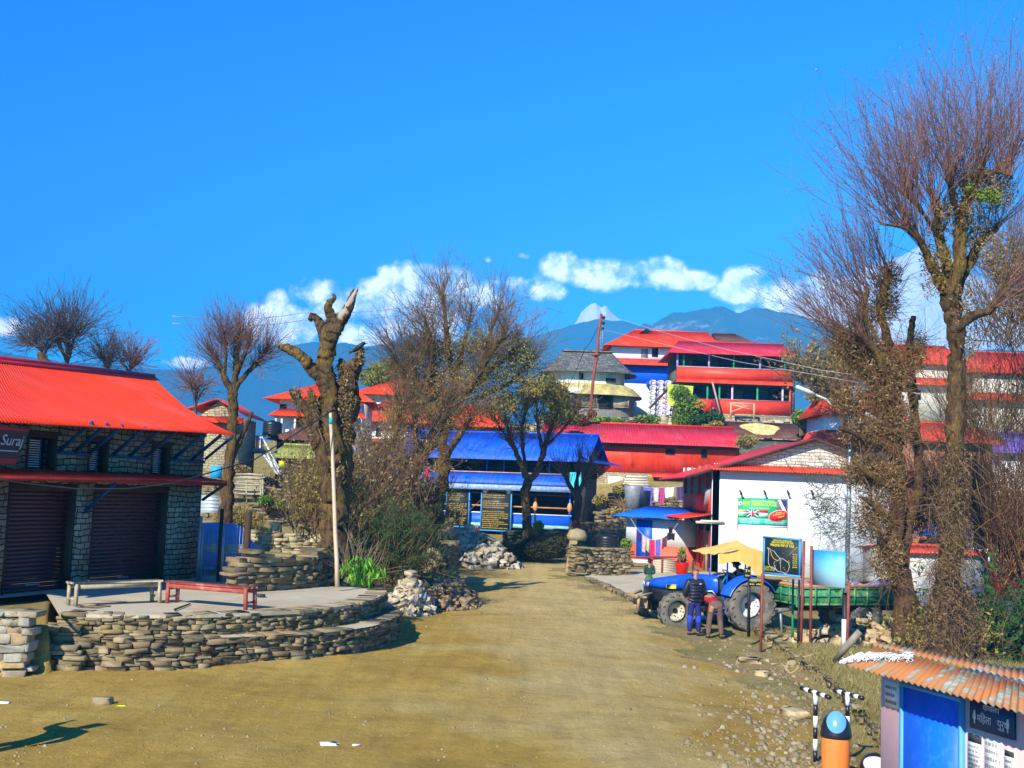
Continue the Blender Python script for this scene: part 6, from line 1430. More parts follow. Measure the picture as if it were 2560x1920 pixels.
tag(b.build('trestle',M('pale_timber_mat',(.5,.36,.2),.85,.2,5)),'rough timber trestle in front of the lower red panel','trestle')
b=MB();b.bar(at(1781,955,96.2),at(1800,1030,95.5),.12);tag(b.build('leaning_pole',M('pinkish_timber_mat',(.5,.3,.22),.8,.2,5)),'thin pole leaning against the red balcony','pole')
b=MB();b.bar(at(1686,955,98),at(1625,1020,96),.13);tag(b.build('beam',m_dkwood),'dark beam propped diagonally beside the sack stack','beam')
# clutter on the left slope
def logs(name,label,p0,p1,rows,r,seed,mat,z0):
 rng=random.Random(seed);b=MB();p0=Vector(p0);p1=Vector(p1)
 for k in range(rows):
  for q in range(2):
   o=Vector((rng.uniform(-.1,.1),.12*q,z0+r*1.75*k));b.tube([p0+o,(p0+p1)/2+o+Vector((0,0,rng.uniform(-.03,.06))),p1+o],[r*rng.uniform(.8,1.1)]*3,7)
 return tag(b.build(name,mat),label,'firewood')
logs('firewood_stack','long stack of grey branches held by poles on the slope',(at(585,1230,57).x,57,0),(at(655,1235,56).x,56,0),11,.05,4,m_greywood,at(620,1234,56.5).z)
for px in(616,652,657):b=MB();b.bar(at(px,1280,55.6),at(px,1200,55.6),.06);tag(b.build('stake',m_greywood),['left','middle','right'][(616,652,657).index(px)]+' stake holding the grey branch stack','stake','stakes of the branch stack')
b=MB();b.sheet(at(502,1282,50),at(502,1238,50),at(548,1240,50),at(548,1282,50),pitch=.15,amp=.02,thick=.01);tag(b.build('metal_sheet',M('zinc_sheet_mat',(.5,.56,.56),.45,.1,3,metal=.3)),'upright grey corrugated sheet behind the shop corner','metal sheet')
ld=thing('stair_railing','white metal stair railing climbing beside the mossy roof','railing',at(690,1180,62))
for(x0,y0,x1,y1)in((655,1092,702,1180),(660,1138,694,1186),(676,1130,700,1178),(668,1134,690,1184),(651,1092,650,1120),(682,1150,697,1182)):b=MB();b.bar(at(x0,y0,62),at(x1,y1,61.5),.07);b.build('rail',m_white,ld)
gr_=thing('balustrade','green and red railing of a terrace behind the shop eave','railing',at(630,1122,66))
for k in range(13):x=607+k*4.2;b=MB();b.bar(at(x,1122,66),at(x,1090,66),.06);b.build('baluster',m_green if k<7 else m_redp,gr_)
b=MB();b.bar(at(605,1090,66),at(662,1091,66),.08);b.build('handrail',m_steel,gr_);b=MB();b.bar(at(603,1126,66),at(660,1128,66),1.2,.25);b.build('slab',m_steel,gr_)
b=MB();c=at(600,1108,65)
V=[c+Vector(((i/8-.5)*.9,0.1*math.sin(i),.75-(j/5)*1.5+.12*math.sin(i*1.3)))for j in range(6)for i in range(9)];b.add(V,[(j*9+i,j*9+i+1,(j+1)*9+i+1,(j+1)*9+i)for j in range(5)for i in range(8)]);tag(b.build('green_net',M('green_net_mat',(.02,.5,.1),.8,.3,3)),'bright green net bundled over the terrace railing','net')
tank('water_tank','dark tank on the terrace left of the brown shed roof',at(680,1092,69),.55,.9)
b=MB();b.box(at(704,1160,60),(.28,.05,.3));tag(b.build('yellow_bag',M('yellow_bag_mat',(.85,.8,.02),.6)),'small bright yellow bag under the mossy roof','bag')
b=MB();b.box(at(541,1180,54),(.45,.3,.55));tag(b.build('blue_barrel',M('cyan_box_mat',(.03,.35,.6),.5)),'bright blue box behind the shop corner','box')
# ochre rubble, log, hose, litter
c5=G(2030,1585)
heap('stone_pile','long heap of ochre broken stone at the feet of the sign posts',(c5 .x+.2,31.6),2.0,1.1,.75,420,(.12,.36),m_orange_rubble,51)
b=MB();b.tube([ground(2085,1655,.15),(ground(2085,1655,.2)+at(2150,1580,25))/2+Vector((0,0,.02)),at(2150,1578,25)],[.05,.08,.07],9);tag(b.build('log',M('grey_log_mat',(.26,.22,.15),.9,.3,5,bump=.6,bscale=20,stretch=(1,1,.4))),'grey log lying up against the bank behind the rusty roof','log')
b=MB();P_=[G(x,y)+Vector((0,0,.02))for x,y in((2075,1628),(2040,1636),(2008,1645),(2000,1665),(1985,1682),(1975,1684),(1955,1660),(1930,1662))];b.tube(P_,.018,6);tag(b.build('hose',M('tan_hose_mat',(.5,.36,.16),.6)),'thin tan hose trailing over the bank to the road','hose')
rk=MB();rng=random.Random(5)
g_=G(255,1763);tag((rk.rock(g_+Vector((0,0,.05)),(.26,.16,.13),rng),rk.build('loose_stone',m_dry_grey))[1],'fist sized grey stone lying alone on the dirt at the lower left','stone')
b=MB();g_=G(298,1766);b.box(g_+Vector((0,0,.015)),(.2,.06,.02),Matrix.Rotation(.1,3,'Z'),bev=.005);tag(b.build('wrapper',M('yellow_wrapper_mat',(.85,.72,.02),.4)),'bright yellow wrapper next to the lone grey stone','litter')
for i,(x,y,s_,lb)in enumerate(((822,1863,.2,'crumpled white paper on the dirt at the bottom centre'),(893,1868,.1,'tiny white scrap right of the crumpled paper'),(5,1760,.16,'white scrap at the left edge of the dirt'))):
 b=MB();b.rock(G(x,y)+Vector((0,0,.02)),(s_,s_*.6,.03),rng,None,.5);tag(b.build('paper_scrap',m_white),lb,'litter')
for i,(x,y,s_)in enumerate(((1870,1655,.5),(1905,1690,.35),(1985,1790,.45),(1990,1660,.4))):
 b=MB();b.rock(G(x,y)+Vector((0,0,.04)),(s_,s_*.7,.14),rng,Matrix.Rotation(i,3,'Z'),.35);tag(b.build('flat_stone',m_orange_rubble),['broad flat stone on the road edge below the tractor','ochre slab in the gravel beside the verge wall','pale flat stone in the gravel left of the striped stand','ochre stone at the foot of the verge wall'][i],'stone')
gv=MB();rng=random.Random(12);
for k in range(3600):
 m_=rng.random()
 if m_<.5:x,y=rng.gauss(1950,110),rng.uniform(1560,1915)
 elif m_<.75:x,y=rng.uniform(900,1560),rng.gauss(1520,40)
 elif m_<.85:x,y=rng.gauss(1540,60),rng.gauss(1490,30)
 else:x,y=rng.uniform(0,2100),rng.uniform(1600,1915)
 if y<1400 or(x<1010 and y<1690):continue
 p=ground(x,y,0);p=Vector((p.x,p.y,H(p.x,p.y)))
 if p.y>60:continue
 s_=rng.choice((.014,.018,.02,.025,.03,.07 if m_<.5 else.025))*rng.uniform(.7,1.3)
 a=rng.uniform(0,6.28);q=[Vector((math.cos(a+t)*s_*rng.uniform(.7,1.2),math.sin(a+t)*s_*rng.uniform(.5,1),0))for t in(0,1.6,3.1,4.7)]
 gv.add([p+v_-Vector((0,0,.01))for v_ in q]+[p+v_*.6+Vector((0,0,s_*rng.uniform(.4,.8)))for v_ in q],[(0,1,5,4),(1,2,6,5),(2,3,7,6),(3,0,4,7),(4,5,6,7)])
gv.build('gravel',MISL('gravel_mat',[(.3,.23,.11),(.22,.17,.09),(.36,.29,.16),(.17,.13,.08),(.4,.33,.2)],noise=.2),local=True,kind='stuff')
stonewall('retaining_wall','low crumbling stone and earth kerb along the verge from the tractor to the toilet','stone wall',[(p.x-.03,p.y)for p in BANK],lambda s,p:H(p.x,p.y)-.32,lambda s,p:H(p.x,p.y)+.17,59,MISL('earthy_stone_mat',[(.3,.22,.1),(.2,.14,.06),(.38,.3,.16),(.16,.12,.05),(.26,.2,.07)]),thick=.3,lo=(.12,.45),hi=(.05,.13),jag=.25)
for i,(xs,Y,zt,lb)in enumerate((((1530,1640,1800),76,3.7,'stone terrace wall behind the hanging laundry'),((1500,1600,1700),70,2.6,'low stone wall above the blue washroom roof'),((1000,1080,1130),58,2.2,'mossy terrace wall left of the notice boards'),((860,960,1050),66,3.6,'terrace wall behind the brown thicket'))):
 stonewall('stone_wall',lb,'stone wall',[PA(x,Y+(k-1)*.8)for k,x in enumerate(xs)],lambda s,p:H(p.x,p.y)-.2,lambda s,p:zt+.15*math.sin(s*1.3),60+i,m_dry if i%2 else m_dry_grey,thick=.5,lo=(.25,.7),hi=(.1,.2),jag=.25)
heap('stone_pile','scatter of pale blocks by the grey drums',(at(1600,1250,69).x,69.),1.6,1.0,.8,110,(.2,.5),m_pale,71)
# trees
def bark(name,a,b_,tint,s=9):
 m,nt,b=newmat(name);v=coords(nt,'Object',(1,1,.35));n1=NOI(nt,v,s,8,.7);n2=NOI(nt,coords(nt),.9,6,.65)
 c=RAMP(nt,n1,[(.36,a),(.64,b_)]);c=MIXC(nt,MA(nt,'MULTIPLY',RAMP(nt,n2,[(.48,0.),(.62,1.)]),RAMP(nt,NOI(nt,v,s*2.3,6,.7),[(.42,.0),(.6,.9)])),c,tint)
 setin(b,'Base Color',c,nt);b.inputs['Roughness'].default_value=.95;b.inputs['Specular IOR Level'].default_value=.1;BUMP(nt,b,n1,1.,.15);return m
m_bark=bark('mossy_bark_mat',(.03,.017,.009),(.19,.11,.055),(.34,.21,.025))
m_bark_dead=bark('dead_bark_mat',(.03,.018,.01),(.2,.12,.06),(.32,.2,.03))
m_deadwood=M('bleached_deadwood_mat',(.4,.3,.22),.9,.35,5,bump=.8,bscale=20,stretch=(1,1,.3))
m_twig=MISL('russet_twig_mat',[(.24,.11,.08),(.16,.08,.055),(.3,.14,.1),(.2,.12,.09)],bump=0,noise=.1)
m_twig_grey=MISL('grey_twig_mat',[(.09,.06,.055),(.13,.09,.08),(.07,.05,.045)],bump=0,noise=.1)
m_twig_dark=MISL('brown_twig_mat',[(.12,.07,.035),(.18,.11,.05),(.26,.16,.07),(.09,.05,.03)],bump=0,noise=.1)
m_dryleaf=MISL('withered_leaf_mat',[(.14,.08,.03),(.28,.18,.07),(.2,.11,.035),(.42,.3,.14),(.1,.06,.02),(.22,.18,.05)],bump=0,noise=.1)
m_oliveleaf=MISL('olive_leaf_mat',[(.16,.15,.03),(.3,.24,.05),(.22,.14,.04),(.4,.31,.08),(.12,.1,.03)],bump=0,noise=.1)
m_greenleaf=MISL('green_leaf_mat',[(.06,.14,.015),(.12,.24,.02),(.2,.3,.03),(.04,.1,.015),(.26,.3,.05)],bump=0,noise=.1)
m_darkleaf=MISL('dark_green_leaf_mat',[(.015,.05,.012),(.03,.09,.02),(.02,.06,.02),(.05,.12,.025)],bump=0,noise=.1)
def skel(specs,Y,k=1.):
 """specs: list of limbs, each a list of (px, py, dY, r_px) -> list of (points, radii)"""
 out=[]
 for L in specs:
  out.append(([at(x,y,Y+dy)for x,y,dy,r in L],[k*r*(Y+dy)/F_PX for x,y,dy,r in L]))
 return out
def limbs(mb,sk,rng,n=9,knot=.16,sub=4):
 for P,R in sk:
  PP=[];RR=[]
  for i in range(len(P)-1):
   for k in range(sub):
    t=k/sub;w=Vector((rng.uniform(-1,1),rng.uniform(-1,1),rng.uniform(-1,1)))*R[i]*.16
    p0=P[max(0,i-1)];p1=P[i];p2=P[i+1];p3=P[min(len(P)-1,i+2)]
    q=.5*((2*p1)+(p2-p0)*t+(2*p0-5*p1+4*p2-p3)*t*t+(3*p1-p0-3*p2+p3)*t**3)
    PP.append(q+w);RR.append((R[i]*(1-t)+R[i+1]*t)*rng.uniform(1-knot,1+knot))
  PP.append(P[-1]);RR.append(R[-1]);k0=len(mb.v);mb.tube(PP,RR,n)
  for q in range(k0,len(mb.v)):
   ring=(q-k0)//n;v=Vector(mb.v[q]);c=PP[min(ring,len(PP)-1)];f=1+.34*mnoise.noise(v*2.3)+.3*mnoise.noise(Vector((v.x*7,v.y*7,v.z*3.2)))+.2*mnoise.noise(Vector((v.x*19,v.y*19,v.z*7)))
   mb.v[q]=tuple(c+(v-c)*f)
def sample(sk,n,rg,t0=.3,t1=1.,wts=None):
 """random points along limbs (later parts preferred)"""
 Ls=np.array([sum((b-a).length for a,b in zip(P[:-1],P[1:]))for P,R in sk])if wts is None else np.array(wts,float)
 idx=rg.choice(len(sk),n,p=Ls/Ls.sum());out=np.zeros((n,3));D=np.zeros((n,3));RR=np.zeros(n)
 for k,i in enumerate(idx):
  P,R=sk[i];t=(t0+(t1-t0)*rg.random())*(len(P)-1);j=min(int(t),len(P)-2);f=t-j
  out[k]=P[j].lerp(P[j+1],f);d=(P[j+1]-P[j]).normalized();D[k]=d;RR[k]=R[j]*(1-f)+R[j+1]*f
 return out,D,RR
def twigs(O,D,L,rg,up=.5,spread=.5,r0=.012,r1=.003,K=5,curve=.3,side=3,droop=0.):
 n=len(O);d=D+rg.normal(size=(n,3))*spread;d[:,2]+=up*rg.random(n);d/=np.linalg.norm(d,axis=1,keepdims=True)+1e-9
 L=L*(.55+.9*rg.random(n));P=np.zeros((n,K,3));P[:,0]=O;dd=d.copy()
 cv=rg.normal(size=(n,3))*curve*.5;cv[:,2]+=curve-droop
 for k in range(1,K):
  dd=dd+cv/K+rg.normal(size=(n,3))*.11;dd/=np.linalg.norm(dd,axis=1,keepdims=True);P[:,k]=P[:,k-1]+dd*(L/(K-1))[:,None]
 R=np.linspace(r0,r1,K)[None,:]*(.7+.6*rg.random((n,1)));V,Q=tubes_np(P,R,side);return P,V,Q
def subtw(P,m,L,rg,**kw):
 n,K,_=P.shape;i=rg.integers(0,n,m);t=.25+.7*rg.random(m);a=t*(K-1);j=np.minimum(a.astype(int),K-2);f=(a-j)[:,None]
 O=P[i,j]*(1-f)+P[i,j+1]*f;D=P[i,j+1]-P[i,j];D/=np.linalg.norm(D,axis=1,keepdims=True)+1e-9
 return twigs(O,D,L,rg,**kw)
def onP(P,m,rg,t0=.4,jit=.03):
 n,K,_=P.shape;i=rg.integers(0,n,m);t=t0+(1-t0)*rg.random(m);a=t*(K-1);j=np.minimum(a.astype(int),K-2);f=(a-j)[:,None]
 return P[i,j]*(1-f)+P[i,j+1]*f+rg.normal(size=(m,3))*jit
def mkpart(name,mat,par,chunks):
 b=MB()
 for V,Q in chunks:b.addnp(V,Q)
 return b.build(name,mat,par)
def tree(name,label,Y,specs,seed,cat='tree',barkm=None,n=10,group=None,base=None,sub=7,knot=.07,k=1.):
 sk=skel(specs,Y,k);P0=sk[0][0][0];g=Vector(base)if base else Vector((P0 .x,P0 .y,min(P0 .z,H(P0 .x,P0 .y))))
 t=thing(name,label,cat,g,group=group);rng=random.Random(seed);mb=MB();limbs(mb,sk,rng,n,knot,sub);mb.build('trunk',barkm or m_bark,t,smooth=True)
 return t,sk,np.random.default_rng(seed)
def clump(centres,radii,n,rg):
 """points in fuzzy ellipsoids"""
 C=np.array([list(c)for c in centres]);R=np.array([[r]*3 if not hasattr(r,'__len__')else r for r in radii],float);w=R.prod(1);i=rg.choice(len(C),n,p=w/w.sum())
 d=rg.normal(size=(n,3));d/=np.linalg.norm(d,axis=1,keepdims=True);return C[i]+d*R[i]*(rg.random((n,1))**.45)
 # the tall pollarded tree on the right
t,sk,rg=tree('pollard_tree','tallest leafless tree at the right with mossy trunk and a fan of russet shoots',28.2,[[(2372,1655,0,62),(2365,1560,0,52),(2372,1450,0,42),(2378,1330,.1,34),(2385,1200,.1,30),(2388,1080,.1,28),(2392,960,.1,27),(2392,880,0,26),(2385,800,0,28),(2372,730,0,30)],[(2372,735,0,24),(2345,690,-.2,20),(2318,640,-.4,15),(2300,600,-.5,10),(2275,570,-.6,6)],[(2375,735,0,26),(2372,680,.2,20),(2350,600,.4,15),(2340,520,.5,12),(2322,470,.5,8)],[(2380,730,0,24),(2398,640,0,22),(2402,560,0,18),(2420,500,0,15),(2440,450,0,14),(2460,400,.1,8)],[(2385,740,.1,18),(2420,660,.5,16),(2460,600,.8,13),(2500,560,1.,9)],[(2385,830,-.1,18),(2430,790,-.4,15),(2475,775,-.6,13),(2500,740,-.7,12),(2520,690,-.8,8)],[(2345,600,.4,9),(2300,520,0,7),(2255,480,-.3,5)],[(2400,560,0,9),(2380,480,-.6,8),(2370,430,-.8,5)],[(2318,640,-.4,8),(2270,575,-1,5),(2200,560,-1.2,3)],[(2440,450,0,8),(2490,430,-.4,6),(2530,440,-.8,4)]],101,n=16,k=.76)
tips=[s for i,s in enumerate(sk)if i in(1,2,3,4,5,6,7,8,9)]
O,D,Rr=sample(tips,620,rg,.45,1.,[1.3,1.6,2.2,1.2,.9,1.4,1.5,1.2,1.2])
cen=np.array(at(2385,760,28.2));D2=O-cen;D2/=np.linalg.norm(D2,axis=1,keepdims=True)
Lh=2.6*np.ones(len(O))
P,V,Q=twigs(O,D2*.9+np.array([0,0,.35]),Lh,rg,up=.4,spread=.42,r0=.010,r1=.003,K=7,curve=.35)
P2_,V2,Q2=subtw(P,2300,.8*np.ones(2300),rg,up=.3,spread=.45,r0=.0045,r1=.002,K=4,curve=.2)
mkpart('shoots',m_twig,t,[(V,Q),(V2,Q2)])
C=np.concatenate([onP(P2_,2600,rg,.6,.03),onP(P,1800,rg,.75,.05)]);V,Q=leaves_np(C,.022,rg);mkpart('withered_leaves',m_dryleaf,t,[(V,Q)])
cl=[at(2445,455,28.2),at(2400,520,28.1),at(2350,560,28.5),at(2490,480,28),at(2430,580,28.4),at(2330,700,28),at(2400,760,28.1),at(2420,850,28.1),at(2340,640,27.9),at(2500,650,27.8)]
C=clump(cl,[(.75,.5,.45),(.5,.5,.5),(.4,.4,.5),(.5,.5,.5),(.5,.4,.6),(.3,.3,.5),(.35,.35,.7),(.3,.3,.6),(.4,.4,.4),(.5,.4,.7)],8500,rg)
V,Q=leaves_np(C,.045,rg,.3);mkpart('leaf_tangle',m_dryleaf,t,[(V,Q)])
C=clump([at(2468,490,27.8),at(2425,470,27.8),at(2490,500,27.8)],[(.3,.3,.2),(.12,.2,.12),(.15,.2,.12)],520,rg);V,Q=leaves_np(C,.035,rg,.5);mkpart('green_leaves',MISL('fresh_leaf_mat',[(.12,.22,.02),(.26,.36,.04),(.08,.12,.02)],bump=0,noise=.1),t,[(V,Q)])
C=clump([at(2380,1560,28),at(2375,1450,27.9),at(2385,1330,28),at(2390,1200,28)],[(.75,.6,1.),(.6,.5,.9),(.45,.45,1.),(.35,.35,1.)],6500,rg)
V,Q=leaves_np(C,.05,rg,.18,up=.4)
b_n=700;Ov,Dv,Rv=sample(sk[:1],b_n,rg,0,.55);Dn=rg.normal(size=(b_n,3));Dn[:,2]-=.6
Pc,Vc,Qc=twigs(Ov+rg.normal(size=(b_n,3))*.25,Dn,.8*np.ones(b_n),rg,up=0,spread=.3,r0=.009,r1=.004,K=5,curve=0,droop=.8)
mkpart('creepers',m_twig_dark,t,[(V,Q),(Vc,Qc)])
# second trunk, left of it
t,sk,rg=tree('pollard_tree','dark two stemmed mossy tree between the street lamp and the tallest tree',30.5,[[(2262,1590,0,44),(2262,1500,0,36),(2238,1420,0,30),(2235,1330,0,26),(2245,1230,0,24),(2240,1130,0,24),(2235,1030,0,24),(2240,950,0,22),(2230,880,0,20)],[(2290,1560,.3,30),(2262,1470,.4,26),(2255,1400,.4,22),(2275,1300,.4,18),(2300,1180,.4,16),(2290,1080,.4,14),(2280,960,.4,14),(2275,860,.4,12),(2285,790,.4,8)],[(2235,900,0,18),(2205,800,-.2,14),(2210,720,-.3,12),(2225,680,-.3,8)],[(2235,940,0,16),(2180,870,-.3,12),(2160,780,-.5,10),(2170,720,-.5,7)],[(2240,1040,0,16),(2170,950,.4,12),(2120,870,.6,9),(2100,810,.7,6)],[(2235,1000,0,16),(2190,880,-.6,12),(2140,830,-.8,8)],[(2240,1130,0,14),(2150,1090,-.5,10),(2100,1070,-.8,6)],[(2245,1230,0,14),(2180,1190,-.6,10),(2130,1150,-.8,5)],[(2240,1330,0,14),(2190,1270,-.5,9),(2150,1240,-.7,5)],[(2240,1420,0,14),(2200,1350,-.4,9),(2190,1300,-.5,5)]],102,n=14,k=.76)
O,D,Rr=sample([sk[i]for i in(2,3,4,5)],230,rg,.4,1.);cen=np.array(at(2260,1060,30.5));D2=O-cen;D2/=np.linalg.norm(D2,axis=1,keepdims=True)
D2[:,0]-=.35
P,V,Q=twigs(O,D2,2.3*np.ones(len(O)),rg,up=.3,spread=.28,r0=.01,r1=.0028,K=6,curve=.25)
P2_,V2,Q2=subtw(P,900,.6*np.ones(900),rg,up=.3,spread=.35,r0=.005,r1=.002,K=3);mkpart('shoots',m_twig,t,[(V,Q),(V2,Q2)])
C=np.concatenate([onP(P2_,900,rg,.6,.03),onP(P,900,rg,.6,.05)]);Vl,Ql=leaves_np(C,.024,rg)
cl=[(2225,690,.3,.4),(2215,760,.35,.6),(2165,800,.3,.5),(2120,860,.45,.5),(2180,900,.6,.6),(2240,930,.5,.7),(2200,980,.6,.5),(2290,880,.3,.6),(2240,1060,.5,.7),(2160,1080,.7,.5),(2210,1200,.6,.7),(2150,1180,.5,.5),(2180,1300,.5,.6),(2220,1400,.45,.7),(2120,1000,.5,.4)]
C=clump([at(x,y,30.4)for x,y,a,b_ in cl],[(a,.5,b_)for x,y,a,b_ in cl],21000,rg);V,Q=leaves_np(C,.04,rg,.4)
mkpart('withered_leaves',m_dryleaf,t,[(Vl,Ql),(V,Q)])
Ov=clump([at(x,y,30.4)for x,y,a,b_ in cl],[(a,.5,b_)for x,y,a,b_ in cl],3000,rg);Pc,Vc,Qc=twigs(Ov,rg.normal(size=(3000,3)),.75*np.ones(3000),rg,up=.6,spread=.5,r0=.007,r1=.003,K=5,curve=.1);mkpart('tangle',MISL('rusty_tangle_mat',[(.22,.1,.045),(.3,.15,.06),(.14,.07,.035)],bump=0,noise=.1),t,[(Vc,Qc)])
C0=clump([at(x,y,29.9)for x,y in((2090,1260),(2110,1340),(2070,1200),(2120,1430),(2080,1300),(2060,1250))],[(.55,.5,.45)]*6,420,rg)
Pc,Vc,Qc=twigs(C0,rg.normal(size=(420,3))+np.array([-.8,-.2,.2]),.6*np.ones(420),rg,up=.1,spread=.3,r0=.006,r1=.002,K=4,curve=0,droop=.5)
C=onP(Pc,2000,rg,.2,.03);V,Q=leaves_np(C,.03,rg,.22);mkpart('sprays',MISL('grey_green_leaf_mat',[(.08,.09,.04),(.14,.15,.08),(.06,.05,.02),(.2,.2,.12)],bump=0,noise=.1),t,[(Vc,Qc),(V,Q)])
# russet willow like shrubs at the right edge
def shrub(name,label,Y,base,seed,n,L,r0,twm,leafm=None,nl=0,fan=.5,sub=0,cat='shrub',up=.8,bias=(0,0,0),ls=.03,spreadb=.4,asp=.4,group=None,stem=0):
 rg=np.random.default_rng(seed);B=np.array([list(b)for b in base]);g=Vector(B.mean(0));g.z=min(H(g.x,g.y),g.z)
 t=thing(name,label,cat,g,group=group)
 O=B[rg.integers(0,len(B),n)]+rg.normal(size=(n,3))*np.array([spreadb,spreadb,spreadb*.4]);D=rg.normal(size=(n,3))*fan+np.array([0,0,1])+np.array(bias)
 P,V,Q=twigs(O,D,L*np.ones(n),rg,up=up,spread=.2,r0=r0,r1=r0*.25,K=6,curve=.15);ch=[(V,Q)]
 PP=P
 if sub:P2_,V2,Q2=subtw(P,sub,L*.35*np.ones(sub),rg,up=.4,spread=.45,r0=r0*.5,r1=r0*.2,K=4);ch.append((V2,Q2));PP=P2_[:,:4]
 mkpart('stems',twm,t,ch)
 if nl:
  C=onP(P,nl//2,rg,.35,.05)
  if sub:C=np.concatenate([C,onP(P2_,nl//2,rg,.2,.04)])
  V,Q=leaves_np(C,ls,rg,asp);mkpart('leaves',leafm,t,[(V,Q)])
 return t
shrub('shrub','russet many stemmed shrub fanning up at the right edge',33,[at(2560,1420,33),at(2520,1440,33),at(2600,1430,33)],111,520,3.4,.013,MISL('russet_stem_mat',[(.2,.08,.035),(.14,.06,.03),(.28,.16,.05),(.12,.05,.04)],bump=0,noise=.1),m_dryleaf,1800,fan=.42,sub=900,bias=(-.25,0,0))
shrub('shrub','rust coloured thicket behind the two mossy trunks',36,[at(2420,1330,36),at(2360,1300,37),at(2460,1350,36),at(2300,1330,37)],112,600,2.4,.011,m_twig_dark,m_dryleaf,3600,fan=.6,sub=1300)
shrub('shrub','upper thicket of reddish twigs at the right edge of the village',40,[at(2460,1100,40),at(2540,1080,40),at(2400,1050,41),at(2580,1000,40)],113,480,2.4,.012,m_twig_dark,m_dryleaf,3000,fan=.6,sub=1100)
shrub('bare_tree','brown twiggy tree crown filling the upper right edge',38,[at(2560,800,38),at(2520,860,38),at(2600,760,38),at(2540,700,38)],114,480,2.4,.015,m_twig_dark,m_dryleaf,3200,fan=.7,sub=1300,cat='tree')
shrub('shrub','brown bush with pale leaves hiding the slope below the scarlet roof',78,[at(2060,985,76),at(2110,960,77),at(2010,950,77),at(2150,920,77)],115,500,2.6,.03,m_twig_dark,m_oliveleaf,4200,fan=.7,sub=900,ls=.12)
shrub('shrub','dry brush at the foot of the tallest tree',29,[at(2330,1640,28.8),at(2400,1640,29),at(2360,1610,29)],116,260,.8,.008,m_twig_dark,m_oliveleaf,2600,fan=.7,sub=500,ls=.05)
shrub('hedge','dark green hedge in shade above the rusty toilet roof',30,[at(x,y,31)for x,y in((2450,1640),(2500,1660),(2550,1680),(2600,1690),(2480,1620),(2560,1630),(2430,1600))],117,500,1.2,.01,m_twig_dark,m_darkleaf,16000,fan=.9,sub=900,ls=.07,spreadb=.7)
# dead stump tree left of centre
t,sk,rg=tree('dead_tree','dead mossy tree with broken limbs like raised fingers left of centre',33,[[(846,1440,0,44),(840,1330,0,38),(836,1200,0,33),(828,1100,0,30),(818,1000,0,28),(815,930,0,26),(820,870,0,24),(828,825,0,26)],[(815,965,0,19),(790,935,-.2,17),(765,905,-.3,16),(742,885,-.4,15),(720,872,-.4,12),(702,868,-.4,7)],[(826,870,0,20),(810,830,.1,17),(795,800,.2,13),(782,790,.2,11),(775,800,.2,8)],[(797,812,.2,11),(790,795,.2,8),(775,783,.2,4)],[(828,830,0,22),(826,795,.1,14),(818,770,.1,11),(824,757,.1,11),(836,745,.1,8),(832,735,.1,3)],[(832,830,0,24),(852,800,-.1,19),(868,775,-.2,15),(880,745,-.2,11),(892,722,-.2,5)],[(850,1230,.3,26),(855,1100,.4,34),(862,1000,.4,36),(878,940,.3,26),(898,895,.2,15),(902,872,.2,10)],[(862,960,.4,16),(855,920,.3,12),(852,898,.3,6)],[(832,1250,-.2,22),(800,1120,-.3,16),(788,1060,-.3,16),(780,1000,-.3,14),(775,975,-.3,9)],[(790,1080,-.3,12),(760,1020,-.4,11),(738,990,-.4,13),(728,975,-.4,8)],[(795,1120,-.3,14),(765,1060,-.2,10),(745,1040,-.2,5)]],103,n=14,barkm=m_bark_dead,knot=.06,cat='tree',sub=9,k=.86)
b_=MB();limbs(b_,skel([[(852,800,-.16,13),(868,770,-.28,12),(882,742,-.28,9),(893,718,-.28,3)]],33,.8),random.Random(1),8,.3);b_.build('bare_wood',m_deadwood,t)
C=clump([at(860,1010,33.2),at(865,950,33.2),at(858,1080,33.2),at(740,990,32.6),at(782,1010,32.7),at(788,1090,32.7),at(900,890,33),at(830,1180,33)],[(.36,.35,.5),(.25,.3,.45),(.3,.3,.5),(.2,.2,.25),(.18,.2,.35),(.2,.2,.4),(.15,.15,.25),(.45,.4,.6)],5200,rg)
V,Q=leaves_np(C,.05,rg,.35);mkpart('withered_leaves',m_dryleaf,t,[(V,Q)])
Ov,Dv,Rv=sample(sk[6:],260,rg,.2,1);Pc,Vc,Qc=twigs(Ov,rg.normal(size=(260,3)),.5*np.ones(260),rg,up=0,spread=.5,r0=.012,r1=.004,K=4,curve=0,droop=.6);mkpart('creepers',m_twig_dark,t,[(Vc,Qc)])
cw=thing('crow','black crow perched on the right broken limb of the dead tree','bird',at(898,876,33.1))
b_=MB();b_.tube([Vector(p)for p in((-.17,0,-.06),(-.1,0,.02),(0,0,.1),(.08,0,.17),(.12,0,.2),(.16,0,.21))],[.02,.05,.075,.06,.045,.03],10);b_.tube([(.17,0,.21),(.24,0,.195)],[.02,.004],6);b_.tube([(-.1,0,.02),(-.28,0,-.1)],[.035,.012],6);b_.tube([(0,.02,.04),(0,.02,-.06)],.008,5);b_.tube([(.02,-.02,.04),(.02,-.02,-.06)],.008,5)
b_.build('body',M('crow_black_mat',(.008,.008,.01),.5),cw,local=True,smooth=True)
shrub('shrub','tall brown dry bush wrapped round the left foot of the dead tree',34,[at(800,1340,35),at(820,1330,35),at(840,1320,34)],121,200,1.5,.012,m_twig_dark,m_oliveleaf,3000,fan=.4,sub=700,ls=.05,spreadb=.35)
shrub('shrub','yellowish dry bush left of the dead tree',38,[at(780,1290,38),at(795,1250,38)],122,260,1.6,.011,m_twig_dark,MISL('yellow_leaf_mat',[(.3,.22,.05),(.42,.32,.08),(.2,.14,.04),(.36,.3,.1)],bump=0,noise=.1),2800,fan=.4,sub=500,ls=.045,spreadb=.4)
